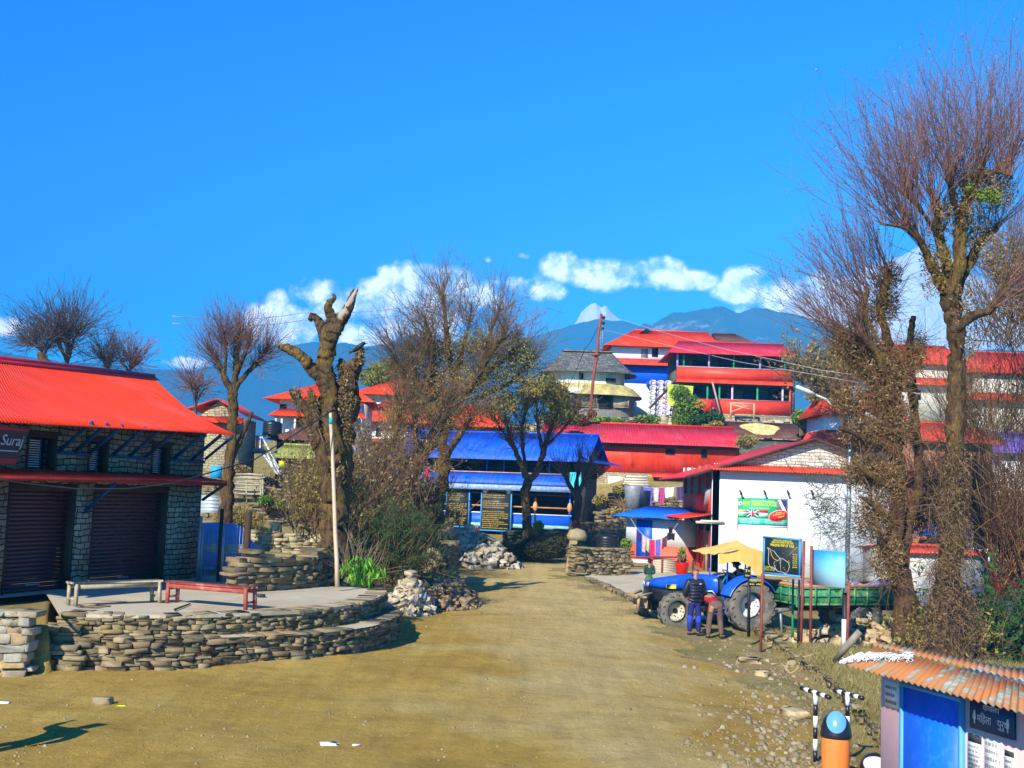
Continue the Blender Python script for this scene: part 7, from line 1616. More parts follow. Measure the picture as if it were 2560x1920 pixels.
shrub('shrub','brown twiggy thicket between the dead tree and the leaning trunk',42,[at(900,1300,42),at(950,1270,42),at(920,1200,43),at(990,1240,42),at(900,1250,42)],123,300,2.0,.014,m_twig_dark,m_dryleaf,2600,fan=.6,sub=900,ls=.06,spreadb=.7)
shrub('shrub','olive bush under the cloths left of the tea house',48,[at(990,1330,48),at(940,1340,48),at(1040,1330,49)],124,500,1.9,.013,m_twig_dark,m_oliveleaf,4000,fan=.6,sub=900,ls=.06,spreadb=.6)
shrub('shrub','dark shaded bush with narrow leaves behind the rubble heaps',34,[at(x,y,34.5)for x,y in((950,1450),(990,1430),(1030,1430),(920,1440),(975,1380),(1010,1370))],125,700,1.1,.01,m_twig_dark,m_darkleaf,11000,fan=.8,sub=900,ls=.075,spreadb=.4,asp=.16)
pb_=[at(x,y,30.2)for x,y in((880,1440),(900,1445),(915,1440))]
shrub('leafy_plant','bright green plant with long drooping leaves behind the terrace',30,pb_,126,60,1.0,.012,m_wood,None,0,fan=.6,spreadb=.08)
rg=np.random.default_rng(5);C=clump([at(905,1400,30),at(880,1420,30),at(930,1425,30),at(900,1440,30)],[(.35,.3,.2)]*4,420,rg)
n=len(C);A_=rg.normal(size=(n,3))*.35;A_[:,2]-=1;A_/=np.linalg.norm(A_,axis=1,keepdims=True);B_=np.cross(A_,rg.normal(size=(n,3)));B_/=np.linalg.norm(B_,axis=1,keepdims=True)
V=np.stack([C,C+A_*.1+B_*.022,C+A_*.22,C+A_*.1-B_*.022],1).reshape(-1,3);pl=[o for o in bpy.data.objects if o.name.startswith('leafy_plant')][0]
mkpart('leaves',MISL('bright_leaf_mat',[(.1,.32,.02),(.18,.42,.03),(.06,.2,.015)],bump=0,noise=.1),pl,[(V,np.arange(n*4).reshape(-1,4))])
# big leafless tree in the centre with leaning trunk
t,sk,rg=tree('bushy_tree','big leafless tree with a dense brown crown and bare top left of the tea house',50,[[(1096,1388,0,20),(1090,1320,0,17),(1098,1240,0,16),(1112,1160,0,16),(1105,1100,0,15),(1120,1030,.3,13),(1140,960,.5,11),(1150,880,.6,7)],[(1100,1100,0,13),(1110,1040,.3,12),(1095,980,.5,10),(1080,900,.8,7),(1070,820,1,5)],[(1108,1060,.2,12),(1150,1000,.6,10),(1200,950,1,8),(1260,900,1.2,5),(1310,870,1.3,3)],[(1120,1030,.3,10),(1180,960,-.6,8),(1230,880,-1,6),(1270,820,-1.2,4)],[(1105,1080,0,10),(1060,1000,-.4,8),(1035,930,-.8,6),(1020,860,-1,4)],[(1140,960,.5,8),(1120,860,.3,6),(1112,780,.2,4),(1105,730,.2,2)],[(1150,900,.6,6),(1170,820,.8,4),(1180,760,.8,2)],[(1200,950,1,6),(1220,850,1,4),(1250,770,1,2.5)],[(1060,1000,-.4,6),(1080,880,-.8,4),(1060,790,-1,2.5)],[(1060,1010,-.4,6),(1010,940,-.6,4),(985,870,-.8,2)],[(1180,1000,.4,6),(1270,960,.6,4),(1330,900,.8,2)],[(1108,1150,0,9),(1150,1090,-.5,7),(1180,1040,-.8,4)]],104,n=9)
O,D,Rr=sample(sk[1:],1000,rg,.25,1.);cen=np.array(at(1140,1120,50));D2=O-cen;D2/=np.linalg.norm(D2,axis=1,keepdims=True)
P,V,Q=twigs(O,D2*np.array([1.5,1,1]),1.7*np.ones(len(O)),rg,up=.25,spread=.7,r0=.013,r1=.005,K=6,curve=.1)
P2_,V2,Q2=subtw(P,4200,.75*np.ones(4200),rg,up=.3,spread=.7,r0=.007,r1=.0032,K=4);mkpart('twigs',m_twig_dark,t,[(V,Q),(V2,Q2)])
cl=[(1040,900,1.0,.8),(1090,960,1.3,.9),(1170,960,1.4,.9),(1250,930,1.1,.8),(1290,870,.8,.7),(1200,860,1.2,.7),(1120,880,1.2,.8),(1150,1030,1.3,.9),(1240,1010,1.0,.7),(1060,1030,.7,.7),(1310,900,.8,.6),(1020,980,.8,.8),(985,1040,.7,.7),(1330,960,.7,.6)]
C=clump([at(x,y,50.2)for x,y,a,b_ in cl],[(a,1.1,b_)for x,y,a,b_ in cl],20000,rg);V,Q=leaves_np(C,.055,rg,.4);mkpart('withered_leaves',m_oliveleaf,t,[(V,Q)])
C=clump([at(1100,870,50),at(1230,870,50),at(1060,840,50),at(1280,830,50)],[(1.,.8,.5),(1.,.8,.5),(.6,.6,.4),(.6,.6,.5)],3500,rg);V,Q=leaves_np(C,.045,rg,.3);mkpart('russet_leaves',MISL('russet_leaf_mat',[(.2,.06,.03),(.14,.05,.02),(.26,.1,.05)],bump=0,noise=.1),t,[(V,Q)])
t,sk,rg=tree('leaning_tree','thick mossy trunk leaning from lower left up to the big crown',46,[[(985,1330,0,20),(990,1270,0,20),(1015,1200,0,22),(1050,1140,.3,20),(1085,1090,.6,16),(1110,1040,1.,12),(1125,990,1.2,9)],[(1015,1200,0,14),(1000,1130,-.3,10),(990,1060,-.4,8),(1000,1000,-.5,5)],[(1050,1140,.3,10),(1035,1070,-.2,7),(1045,1000,-.3,5)],[(985,1290,0,12),(930,1230,-.3,8),(905,1170,-.4,5)]],105,n=9)
O,D,Rr=sample(sk,500,rg,.3,1);P,V,Q=twigs(O,D,1.3*np.ones(500),rg,up=.5,spread=.7,r0=.014,r1=.004,K=5,curve=.1);P2_,V2,Q2=subtw(P,1300,.5*np.ones(1300),rg,up=.3,spread=.5,r0=.007,r1=.003,K=3);mkpart('twigs',m_twig_dark,t,[(V,Q),(V2,Q2)])
C=np.concatenate([onP(P2_,1600,rg,.3,.05),clump([at(1000,1100,46),at(960,1150,46),at(1050,1200,47),at(905,1080,46)],[(.8,.6,.7),(.7,.6,.6),(.6,.6,.6),(.6,.5,.6)],4200,rg)]);V,Q=leaves_np(C,.05,rg,.35);mkpart('withered_leaves',m_dryleaf,t,[(V,Q)])
# slimmer trees before the tea house
t,sk,rg=tree('slim_tree','slim forked tree growing straight in front of the tea house',55,[[(1318,1342,0,14),(1318,1290,0,12),(1312,1240,0,11),(1322,1200,0,11)],[(1322,1205,0,9),(1302,1160,-.2,7),(1285,1120,-.3,6),(1270,1075,-.4,4),(1262,1040,-.4,3)],[(1322,1205,0,9),(1345,1170,0,8),(1358,1130,.1,7),(1370,1090,.2,5),(1390,1040,.3,4),(1400,1000,.3,2)],[(1320,1210,0,7),(1310,1140,.4,5),(1305,1080,.6,4),(1320,1000,.8,3)],[(1285,1120,-.3,5),(1250,1070,-.6,3),(1230,1030,-.7,2)],[(1358,1130,.1,5),(1345,1070,-.5,4),(1340,1000,-.7,2)],[(1370,1110,.2,4),(1410,1070,-.2,3),(1440,1030,-.3,2)]],106,n=8)
O,D,Rr=sample(sk[1:],420,rg,.4,1);P,V,Q=twigs(O,D,1.2*np.ones(420),rg,up=.6,spread=.6,r0=.014,r1=.005,K=5,curve=.2);P2_,V2,Q2=subtw(P,1200,.5*np.ones(1200),rg,up=.3,spread=.5,r0=.008,r1=.004,K=3);mkpart('twigs',m_twig_dark,t,[(V,Q),(V2,Q2)])
C=np.concatenate([onP(P2_,1500,rg,.2,.05),clump([at(x,y,55)for x,y in((1290,1000),(1340,980),(1385,990),(1370,1040),(1260,1010))],[(.9,.8,.6),(.9,.8,.7),(.8,.8,.6),(.7,.6,.5),(.6,.6,.5)],4200,rg)]);V,Q=leaves_np(C,.06,rg,.4);mkpart('olive_leaves',m_oliveleaf,t,[(V,Q)])
t,sk,rg=tree('small_tree','small dark leafless tree at the corner of the tea house',58,[[(1442,1338,0,12),(1440,1290,0,11),(1445,1250,0,10),(1440,1220,0,8)],[(1443,1250,0,7),(1420,1205,0,5),(1400,1170,0,3)],[(1443,1240,0,7),(1460,1200,0,5),(1478,1150,0,3)],[(1440,1225,0,6),(1445,1180,.2,4),(1450,1140,.3,2)]],107,n=8,barkm=m_dkwood)
O,D,Rr=sample(sk[1:],200,rg,.3,1);P,V,Q=twigs(O,D,1.0*np.ones(200),rg,up=.6,spread=.5,r0=.014,r1=.005,K=5,curve=.2);P2_,V2,Q2=subtw(P,300,.4*np.ones(300),rg,up=.3,spread=.5,r0=.008,r1=.004,K=3);mkpart('twigs',m_twig_dark,t,[(V,Q),(V2,Q2)])
# left: slim tree behind the shop, distant bare trees
t,sk,rg=tree('slim_tree','slender tree with a twiggy crown tipped with green rising behind the shop eave',44,[[(560,1330,0,18),(565,1260,0,16),(572,1180,0,14),(578,1090,0,13),(582,1020,0,12),(580,980,0,11)],[(580,985,0,9),(560,940,-.2,7),(545,905,-.3,5),(530,880,-.3,3)],[(582,985,0,9),(590,930,.1,8),(592,880,.2,7),(600,830,.2,4)],[(585,975,0,8),(620,930,.3,6),(650,900,.4,5),(665,880,.4,3)],[(590,930,.1,7),(610,890,-.3,5),(625,850,-.4,3)],[(560,940,-.2,5),(565,880,-.4,4),(560,830,-.5,2)],[(575,1150,0,9),(610,1080,.3,6),(630,1030,.4,4)]],108,n=8)
O,D,Rr=sample(sk[1:6],700,rg,.35,1);cen=np.array(at(585,1000,44));D2=O-cen;D2/=np.linalg.norm(D2,axis=1,keepdims=True)
P,V,Q=twigs(O,D2*np.array([1.5,1,1]),1.25*np.ones(700),rg,up=.4,spread=.55,r0=.009,r1=.003,K=6,curve=.12);P2_,V2,Q2=subtw(P,1500,.4*np.ones(1500),rg,up=.4,spread=.4,r0=.005,r1=.0025,K=3);mkpart('twigs',m_twig,t,[(V,Q),(V2,Q2)])
C=clump([at(590,840,44),at(620,850,44),at(640,870,44),at(575,860,44)],[(.5,.5,.35),(.5,.5,.3),(.3,.3,.3),(.4,.4,.3)],1500,rg);V,Q=leaves_np(C,.028,rg,.25,up=.5);mkpart('green_leaves',MISL('pale_green_leaf_mat',[(.25,.28,.05),(.32,.3,.08),(.16,.2,.04)],bump=0,noise=.1),t,[(V,Q)])
C=clump([at(600,900,44),at(560,920,44),at(650,930,44)],[(.5,.4,.5),(.4,.4,.4),(.35,.35,.35)],1200,rg);V,Q=leaves_np(C,.03,rg,.25);mkpart('withered_leaves',m_dryleaf,t,[(V,Q)])
def bare(label,Y,x,yb,yt,seed,w=70,col=None,n=300,r=6,L=1.6):
 rnd=random.Random(seed);ym=yb-(yb-yt)*.45
 spec=[[(x,yb+60,0,r*1.3),(x,yb,0,r),(x+2,ym,0,r*.7),(x,ym-(ym-yt)*.5,0,r*.4)]]
 for k in range(8):
  a=rnd.uniform(-1,1);spec.append([(x,yb-(yb-ym)*rnd.uniform(0,1),0,r*.6),(x+w*.4*a,ym-(ym-yt)*.1*(1-abs(a)),rnd.uniform(-1,1),r*.4),(x+w*.75*a,ym-(ym-yt)*(.25+.35*(1-abs(a))),rnd.uniform(-1.5,1.5),r*.2)])
 t,sk,rg=tree('bare_tree',label,Y,spec,seed,n=6,barkm=m_twig_grey,group='leafless trees against the sky on the left')
 O,D,Rr=sample(sk,n,rg,.3,1);cen=np.array(at(x,yb,Y));D2=O-cen;D2/=np.linalg.norm(D2,axis=1,keepdims=True)
 P,V,Q=twigs(O,D2*np.array([1.6,1,.8]),L*1.3*np.ones(n),rg,up=.15,spread=.65,r0=.016,r1=.006,K=6,curve=.02);P2_,V2,Q2=subtw(P,n*3,L*.4*np.ones(n*3),rg,up=.3,spread=.5,r0=.009,r1=.005,K=3);mkpart('twigs',col or m_twig_grey,t,[(V,Q),(V2,Q2)])
bare('tallest grey leafless tree above the shop ridge',62,168,915,775,131,w=95,n=330,r=6)
bare('low spreading leafless tree at the far left with a broken mossy stem',60,108,905,820,132,w=70,n=200,r=5,L=1.2)
bare('small grey leafless tree right of the tallest one above the shop ridge',66,268,935,865,133,w=45,n=170,r=4,L=1.2)
bare('last small reddish leafless tree near the end of the shop ridge',68,325,945,880,134,w=40,n=150,r=4,L=1.2,col=m_twig)
bare('pinkish bare tree just left of the slender tree',58,490,1020,930,135,w=40,n=120,r=3,L=1.1,col=m_twig)
b_=MB();limbs(b_,skel([[(120,930,0,12),(112,905,0,12),(100,885,0,9)]],58),random.Random(2),8);tag(b_.build('tree_stump',m_bark_dead),'short ochre broken stem poking over the shop ridge','tree stump')
# rounded green trees and bushes
def leafball(name,label,cl,Y,n,ls,mat,seed,cat='bush',dy=1.2,stem=True,asp=.5):
 rg=np.random.default_rng(seed);x0,y0=cl[0][0],max(c[1]+c[3]for c in cl);g=at(x0,y0,Y);g=Vector((g.x,g.y,g.z))
 t=thing(name,label,cat,g)
 C=clump([at(c[0],c[1],Y)for c in cl],[(c[2]*Y/F_PX,dy*c[2]*Y/F_PX,c[3]*Y/F_PX)for c in cl],n,rg);V,Q=leaves_np(C,ls,rg,asp);mkpart('leaves',mat,t,[(V,Q)])
 n2=60;O=np.tile(np.array(g),(n2,1));T_=clump([at(c[0],c[1],Y)for c in cl],[(c[2]*Y/F_PX*.7,c[2]*Y/F_PX*.7,c[3]*Y/F_PX*.7)for c in cl],n2,rg)
 P=np.stack([O,O*.5+T_*.5+rg.normal(size=(n2,3))*.1,T_],1);V,Q=tubes_np(P,np.tile(np.array([.06,.03,.015]),(n2,1)),3);mkpart('stems',m_twig_dark,t,[(V,Q)]);return t
leafball('round_tree','round yellow green tree against the mountain above the red roofs',[(960,935,48,32),(925,945,28,24),(1010,935,35,26),(980,910,16,22)],102,5200,.13,MISL('yellow_green_leaf_mat',[(.1,.16,.02),(.2,.24,.04),(.28,.28,.05),(.07,.1,.02)],bump=0,noise=.1),141,'tree')
leafball('bush','bright green bush left of the balcony house',[(1720,1015,35,32),(1700,985,26,24),(1740,1040,30,18),(1705,1050,28,22)],92,4800,.12,m_greenleaf,142)
leafball('bush','low dark green bush right below the balcony house',[(1775,1045,38,16),(1740,1052,26,14)],91.5,2600,.11,m_darkleaf,143)
leafball('bush','orange tinted plant beside the lower red panel',[(1750,1012,16,12)],91,500,.1,MISL('orange_leaf_mat',[(.5,.22,.04),(.6,.35,.05),(.3,.2,.03)],bump=0,noise=.1),144)
leafball('bush','green creepers on the stone terrace wall',[(1520,1052,50,10),(1620,1048,36,12),(1460,1045,20,10)],94.5,1500,.12,m_greenleaf,145)
leafball('bush','green bush at the right foot of the balcony house',[(2000,1045,22,20),(2030,1060,18,30)],88,2200,.12,m_greenleaf,146)
leafball('bush','tall olive bush on the slope above the red roof on the right',[(2080,975,45,22),(2040,990,25,20)],84,2600,.12,m_oliveleaf,147)
leafball('bush','yellow green leafy crown right of the tall brown tree',[(1395,1000,32,40),(1420,1040,30,24),(1370,960,26,24)],80,3800,.12,MATS['yellow_green_leaf_mat'],148)
leafball('bush','corn like plants between the crimson roof and the white hall',[(1870,1100,28,16),(1850,1108,16,12)],80,900,.14,m_oliveleaf,149,asp=.2)
leafball('bush','small yellow plants growing before the brown grain shed',[(1790,1060,18,8),(1765,1066,12,6)],88,500,.1,MATS['yellow_leaf_mat'],150)
leafball('bush','green weeds on the terrace wall above the person',[(760,1285,26,12),(735,1295,18,8)],50,1200,.06,m_greenleaf,151,asp=.25)
leafball('bush','bright green weeds below the branch stack',[(665,1250,22,14),(700,1262,18,12)],54,1300,.06,m_greenleaf,152)
leafball('bush','dry brown weeds on the slope beside the gate',[(600,1290,34,30),(560,1300,30,30),(640,1300,26,24)],52,3600,.06,m_oliveleaf,153,asp=.25)
leafball('bush','marigold bush in front of the blue tea house wall',[(1345,1318,15,18),(1335,1335,14,10)],60,1200,.06,MISL('marigold_mat',[(.1,.2,.03),(.5,.3,.02),(.12,.22,.03),(.7,.4,.03),(.08,.14,.02)],bump=0),154)
leafball('bush','pink flowering plant at the foot of the left notice board',[(1185,1325,15,9)],62,500,.07,MISL('pink_flower_mat',[(.3,.08,.2),(.06,.12,.03),(.4,.2,.35),(.05,.1,.02)],bump=0),155)
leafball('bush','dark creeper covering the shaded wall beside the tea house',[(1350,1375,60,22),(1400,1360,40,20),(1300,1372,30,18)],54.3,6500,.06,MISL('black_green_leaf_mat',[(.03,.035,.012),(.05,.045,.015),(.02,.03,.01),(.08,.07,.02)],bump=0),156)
leafball('bush','green weeds beside the black tank behind the low wall',[(1565,1362,14,18)],53,500,.06,m_greenleaf,157)
leafball('bush','leafy plant standing in the red tub',[(1706,1385,9,18)],50,240,.07,m_greenleaf,158)
leafball('bush','dead vines trailing over the terrace by the leaning trunk',[(1060,1290,30,40),(1080,1230,20,40),(1040,1240,26,40)],49,3200,.06,m_dryleaf,159)
leafball('bush','green weeds by the blue tarpaulin of the yard',[(1075,1345,20,10)],50,500,.06,m_greenleaf,160)
leafball('bush','brown bush in front of the crimson roof behind the tea house ridge',[(1450,1050,22,16),(1480,1035,14,10)],86,900,.1,MATS['russet_leaf_mat'],161)
rg=np.random.default_rng(77);pts=[]
for k in range(9000):
 m_=rg.random()
 if m_<.45:
  i=rg.integers(0,len(BANK)-1);f=rg.random();p=BANK[i].lerp(BANK[i+1],f);q=p+Vector((abs(rg.normal())*.5-.05,rg.normal()*.25,0))
 elif m_<.7:p=at(rg.uniform(2020,2560),1500,rg.uniform(18,34));q=p
 elif m_<.9:p=at(rg.uniform(430,1080),1200,rg.uniform(47,75));q=p
 else:p=at(rg.uniform(1250,2500),1200,rg.uniform(60,95));q=p
 pts.append((q.x,q.y,H(q.x,q.y)))
C=np.array(pts);n=len(C);dist=C[:,1]/30;A_=rg.normal(size=(n,3))*.5;A_[:,2]=1;h_=(.05+.09*rg.random(n))*np.clip(dist,.7,2.2)
Cs=np.repeat(C,3,0)+rg.normal(size=(n*3,3))*np.array([.05,.05,0]);A3=rg.normal(size=(n*3,3))*.5;A3[:,2]=1;h3=np.repeat(h_,3)[:,None];wv=rg.normal(size=(n*3,3));wv[:,2]=0;wv/=np.linalg.norm(wv,axis=1,keepdims=True);wv*=np.repeat(np.clip(dist,.6,2),3)[:,None]*.008
V=np.stack([Cs-wv,Cs+wv,Cs+wv*.2+A3*h3,Cs-wv*.2+A3*h3],1).reshape(-1,3);b_=MB();b_.addnp(V,np.arange(n*12).reshape(-1,4))
b_.build('dry_grass',MISL('dry_grass_mat',[(.3,.23,.08),(.22,.2,.06),(.36,.28,.11),(.16,.18,.04),(.26,.15,.05)],bump=0,noise=.1),local=True,kind='stuff')
leafball('bush','dark weeds between the stone blocks behind the laundry',[(1560,1225,30,14),(1640,1240,26,12),(1500,1250,22,14)],72,1500,.1,m_oliveleaf,171)
leafball('bush','tufts of dry brush on the bare slope beside the tea house gable',[(1540,1280,26,12),(1580,1250,20,10)],68,1000,.09,MATS['yellow_leaf_mat'],172)
leafball('bush','brown brush on the slope left of the brown roofed shed',[(600,1180,30,18),(560,1210,30,20)],60,1800,.08,m_dryleaf,173)
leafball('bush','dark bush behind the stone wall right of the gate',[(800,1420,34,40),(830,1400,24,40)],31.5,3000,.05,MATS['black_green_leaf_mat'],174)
# skin-modifier figures
def skin(name,nodes,edges,mat,parent,sub=2,root=None):
 """one continuous surface grown on a skeleton; nodes {name: (x, y, z, r)}"""
 ks=list(nodes);me=bpy.data.meshes.new('tmp');me.from_pydata([nodes[k][:3]for k in ks],[(ks.index(a),ks.index(b))for a,b in edges],[])
 o=bpy.data.objects.new('tmp',me);link(o);m=o.modifiers.new('s','SKIN');m.use_smooth_shade=True
 if not me.skin_vertices:bpy.context.view_layer.objects.active=o
 sv=me.skin_vertices[0].data
 for i,k in enumerate(ks):
  r=nodes[k][3];sv[i].radius=(r,r)if not hasattr(r,'__len__')else r
  sv[i].use_root=(k==(root or ks[0]))
 s=o.modifiers.new('u','SUBSURF');s.levels=sub;s.render_levels=sub
 bpy.context.view_layer.update();dg=bpy.context.evaluated_depsgraph_get()
 nm=bpy.data.meshes.new_from_object(o.evaluated_get(dg));bpy.data.objects.remove(o)
 nm.name=name;nm.materials.clear();nm.materials.append(mat)
 for p in nm.polygons:p.use_smooth=True
 t=bpy.data.objects.new(name,nm);link(t);t.parent=parent
 return t
m_skin=M('skin_mat',(.36,.17,.09),.55,.08,8,spec=.35);m_hair=M('black_hair_mat',(.012,.01,.009),.5,.2,30)
def person(label,loc,rotz,J,clothes,hat=None,hair=True,group=None,scale=1.):
 """J: joints of the pose in local axes (x right, y forward, z up)"""
 t=thing('person',label,'person',loc,rotz,group);t.scale=(scale,)*3
 V=lambda k:Vector(J[k]);nodes={};E=[]
 def nd(k,p,r):nodes[k]=(*p,r);return k
 def chain(ks):
  for a,b in zip(ks[:-1],ks[1:]):E.append((a,b))
 up_=(V('neck')-V('pelvis')).normalized()
 nd('pelvis',V('pelvis'),(.13,.1));nd('waist',V('pelvis').lerp(V('chest'),.5),(.125,.09));nd('chest',V('chest'),(.15,.11));nd('neck',V('neck'),.055)
 hd=(V('head')-V('neck')).normalized();nd('neck2',V('neck')+hd*.06,.05);nd('jaw',V('neck')+hd*.12,(.06,.07));nd('mid',V('neck')+hd*.18,(.088,.098));nd('crown',V('neck')+hd*.24,(.072,.08))
 chain(['pelvis','waist','chest','neck','neck2','jaw','mid','crown'])
 fc=Vector(J.get('face',(0,1,0))).normalized();sd_=fc.cross(hd).normalized()
 nd('nose',V('neck')+hd*.165+fc*.105,.014);E.append(('mid','nose'))
 for s in('L','R'):
  sg=1 if s=='R' else-1
  nd('ear'+s,V('neck')+hd*.165+sd_*.088*sg,.014);E.append(('mid','ear'+s))
  for a,r in(('sho',.06),('elb',.042),('wri',.028)):nd(a+s,V(a+s),r)
  chain(['chest','sho'+s,'elb'+s,'wri'+s])
  f=(V('wri'+s)-V('elb'+s)).normalized();sx=f.cross(Vector((0,1,.2))).normalized();nx=sx.cross(f)
  pm=V('wri'+s)+f*.055;nd('palm'+s,pm,(.034,.018));E.append(('wri'+s,'palm'+s))
  for q,(o_,l1,l2)in enumerate(((-.027,.045,.03),(-.009,.05,.035),(.009,.048,.032),(.026,.04,.025))):
   a=nd('f%d%s'%(q,s),pm+f*l1+sx*o_,.0095);b=nd('g%d%s'%(q,s),pm+f*(l1+l2*.8)+sx*o_*1.1+nx*-.022,.0085);E.append(('palm'+s,a));E.append((a,b))
  a=nd('t'+s,V('wri'+s)+f*.04-sx*.04,.011);b=nd('u'+s,V('wri'+s)+f*.075-sx*.052,.009);E.append(('wri'+s,a));E.append((a,b))
  for a,r in(('hip',.085),('kne',.055),('ank',.038)):nd(a+s,V(a+s),r)
  nd('toe'+s,V('ank'+s)+Vector(J.get('toe',(0,.15,0)))*1.+Vector((0,0,-.05)),.032);chain(['pelvis','hip'+s,'kne'+s,'ank'+s,'toe'+s])
 skin('body',nodes,E,m_skin,t,2,'pelvis')
 for s in(1,-1):
  e=MB();e.lathe([(0,-.008),(.008,0),(0,.008)],8,V('neck')+hd*.185+fc*.09+sd_*.03*s);e.build('eye',m_hair,t,local=True)
 e=MB();e.bar(V('neck')+hd*.125+fc*.078-sd_*.022,V('neck')+hd*.125+fc*.078+sd_*.022,.008,.006);e.build('mouth',M('lip_mat',(.22,.07,.05),.5)if 'lip_mat' not in MATS else MATS['lip_mat'],t,local=True)
 if hair and not hat:
  skin('hair',{'a':(*(V('neck')+hd*.2-fc*.025),(.096,.1)),'b':(*(V('neck')+hd*.255-fc*.01),(.082,.088)),'c':(*(V('neck')+hd*.12-fc*.05),(.055,.05))},[('a','b'),('a','c')],m_hair,t,2)
 for c in clothes:
  k,m_,g=c[:3]
  if k in('jacket','sweater'):
   n2={'pelvis':(*V('pelvis').lerp(V('chest'),-.02 if g<.035 else-.12),(.135+g,.105+g)),'waist':(*V('pelvis').lerp(V('chest'),.45),(.13+g,.1+g)),'chest':(*V('chest'),(.155+g,.12+g)),'neck':(*(V('neck')+hd*.01),.06+g*.6)}
   e2=[('pelvis','waist'),('waist','chest'),('chest','neck')]
   for s in('L','R'):
    for a,r in(('sho',.064),('elb',.048),('wri',.036)):p=V(a+s);n2[a+s]=(*(p if a!='wri' else V('elb'+s).lerp(p,.93)),r+g*.8)
    e2+=[('chest','sho'+s),('sho'+s,'elb'+s),('elb'+s,'wri'+s)]
   skin(k,n2,e2,m_,t,2)
  if k=='trousers':
   n2={'pelvis':(*V('pelvis'),(.135+g,.105+g)),'waist':(*V('pelvis').lerp(V('chest'),.25),(.13+g,.1+g))};e2=[('pelvis','waist')]
   for s in('L','R'):
    for a,r in(('hip',.09),('kne',.062),('ank',.05)):n2[a+s]=(*V(a+s),r+g)
    e2+=[('pelvis','hip'+s),('hip'+s,'kne'+s),('kne'+s,'ank'+s)]
   skin(k,n2,e2,m_,t,2)
  if k=='shoes':
   for s in('L','R'):
    a=V('ank'+s);d=Vector(J.get('toe',(0,.15,0)));skin('shoe',{'a':(*(a+Vector((0,0,-.04))-d*.2),.045),'b':(*(a+d*.6+Vector((0,0,-.05))),.045),'c':(*(a+d*1.15+Vector((0,0,-.06))),.032)},[('a','b'),('b','c')],m_,t,2)
  if k=='skirt':
   b=MB();P=V('pelvis');n=28;prof=[(.13,.1),(.16,-.02),(.21,-.16),(.25,-.3)]
   vs=[]
   for r,z in prof:
    for i in range(n):a=2*math.pi*i/n;rr=r*(1+.07*(i%2)*min(1,max(0,-z*5)));vs.append((P.x+rr*math.cos(a),P.y+rr*.8*math.sin(a),P.z+z))
   b.add(vs,[(j*n+i,j*n+(i+1)%n,(j+1)*n+(i+1)%n,(j+1)*n+i)for j in range(3)for i in range(n)]);b.build('skirt',m_,t,local=True)
 if hat:skin('hat',{'a':(*(V('neck')+hd*.2-fc*.005),(.1,.108)),'b':(*(V('neck')+hd*.255-fc*.0),(.088,.094)),'c':(*(V('neck')+hd*.275),(.06,.065))},[('a','b'),('b','c')],hat,t,2)
 return t
STAND=dict(pelvis=(0,0,.93),chest=(0,.01,1.3),neck=(0,0,1.47),head=(0,.02,1.62),face=(0,1,0),shoL=(-.19,0,1.4),shoR=(.19,0,1.4),elbL=(-.25,-.02,1.12),elbR=(.25,-.02,1.12),wriL=(-.25,.08,.88),wriR=(.25,.08,.88),hipL=(-.09,0,.88),hipR=(.09,0,.88),kneL=(-.11,.02,.5),kneR=(.11,.02,.5),ankL=(-.12,0,.09),ankR=(.12,0,.09))
m_puff=M('black_puffer_mat',(.018,.018,.03),.35,.15,4,spec=.5)
g=onH(5.12,32.6);gp_=G(1738,1587)
g=Vector((at(1737,1500,32.6).x,32.6,0));g.z=H(g.x,g.y)
J=dict(STAND);J.update(head=(.02,.05,1.6),face=(.1,.9,-.4),elbL=(-.27,-.02,1.14),elbR=(.26,.06,1.14),wriL=(-.2,.17,1.02),wriR=(.14,.28,1.05))
man=person('man standing with his back to us in a black puffer jacket and dark red cap',g,.12,J,[('trousers',M('navy_trousers_mat',(.015,.02,.12),.8,.3,5),.02),('jacket',m_puff,.045),('shoes',m_blackmetal,0)],hat=M('dark_red_cap_mat',(.4,.015,.03),.8,.2,10),scale=1.02)
for k in range(6):
 z=.93+k*.085;b=MB();n=20;w=.185+.012*math.sin(k)if k<5 else.2
 b.add([((w+.0)*math.cos(2*math.pi*i/n),(.14+.004*k)*math.sin(2*math.pi*i/n)-.0,z+dz)for dz,in((0,),)for i in range(n)],[])if False else None
 b.tube([((w)*math.cos(a),(.152)*math.sin(a),z)for a in[2*math.pi*i/22 for i in range(23)]],.02,6,cap=False);b.build('quilting',m_puff,man,local=True,smooth=True)
b=MB();b.box((.1,-.175,1.36),(.06,.01,.02));b.build('logo',m_white,man,local=True)
for s in(-1,1):b=MB();b.lathe([(.066,0),(.08,.06),(.08,.16),(.066,.22)],12,(.115*s,.01,.33));b.build('knee_patch',M('bright_blue_patch_mat',(.02,.06,.5),.7),man,local=True)
g=Vector((at(1790,1500,32.5).x,32.5,0));g.z=H(g.x,g.y)
J=dict(pelvis=(0,-.02,.9),chest=(-.12,.28,1.08),neck=(-.17,.45,1.06),head=(-.2,.55,.98),face=(-.1,.6,-.8),shoL=(-.3,.36,1.04),shoR=(.04,.4,1.08),elbL=(-.36,.5,.8),elbR=(.0,.56,.84),wriL=(-.3,.66,.66),wriR=(-.1,.72,.7),hipL=(-.1,0,.86),hipR=(.1,0,.86),kneL=(-.16,.04,.48),kneR=(.14,.05,.48),ankL=(-.2,-.02,.09),ankR=(.17,.0,.09))
mr=M('maroon_jacket_mat',(.3,.012,.025),.85,.2,6)
bend=person('man in maroon jacket and brown trousers bending over the tractor side',g,.1,J,[('trousers',M('brown_trousers_mat',(.14,.085,.06),.9,.25,6),.018),('jacket',mr,.02),('shoes',m_dkwood,0)])
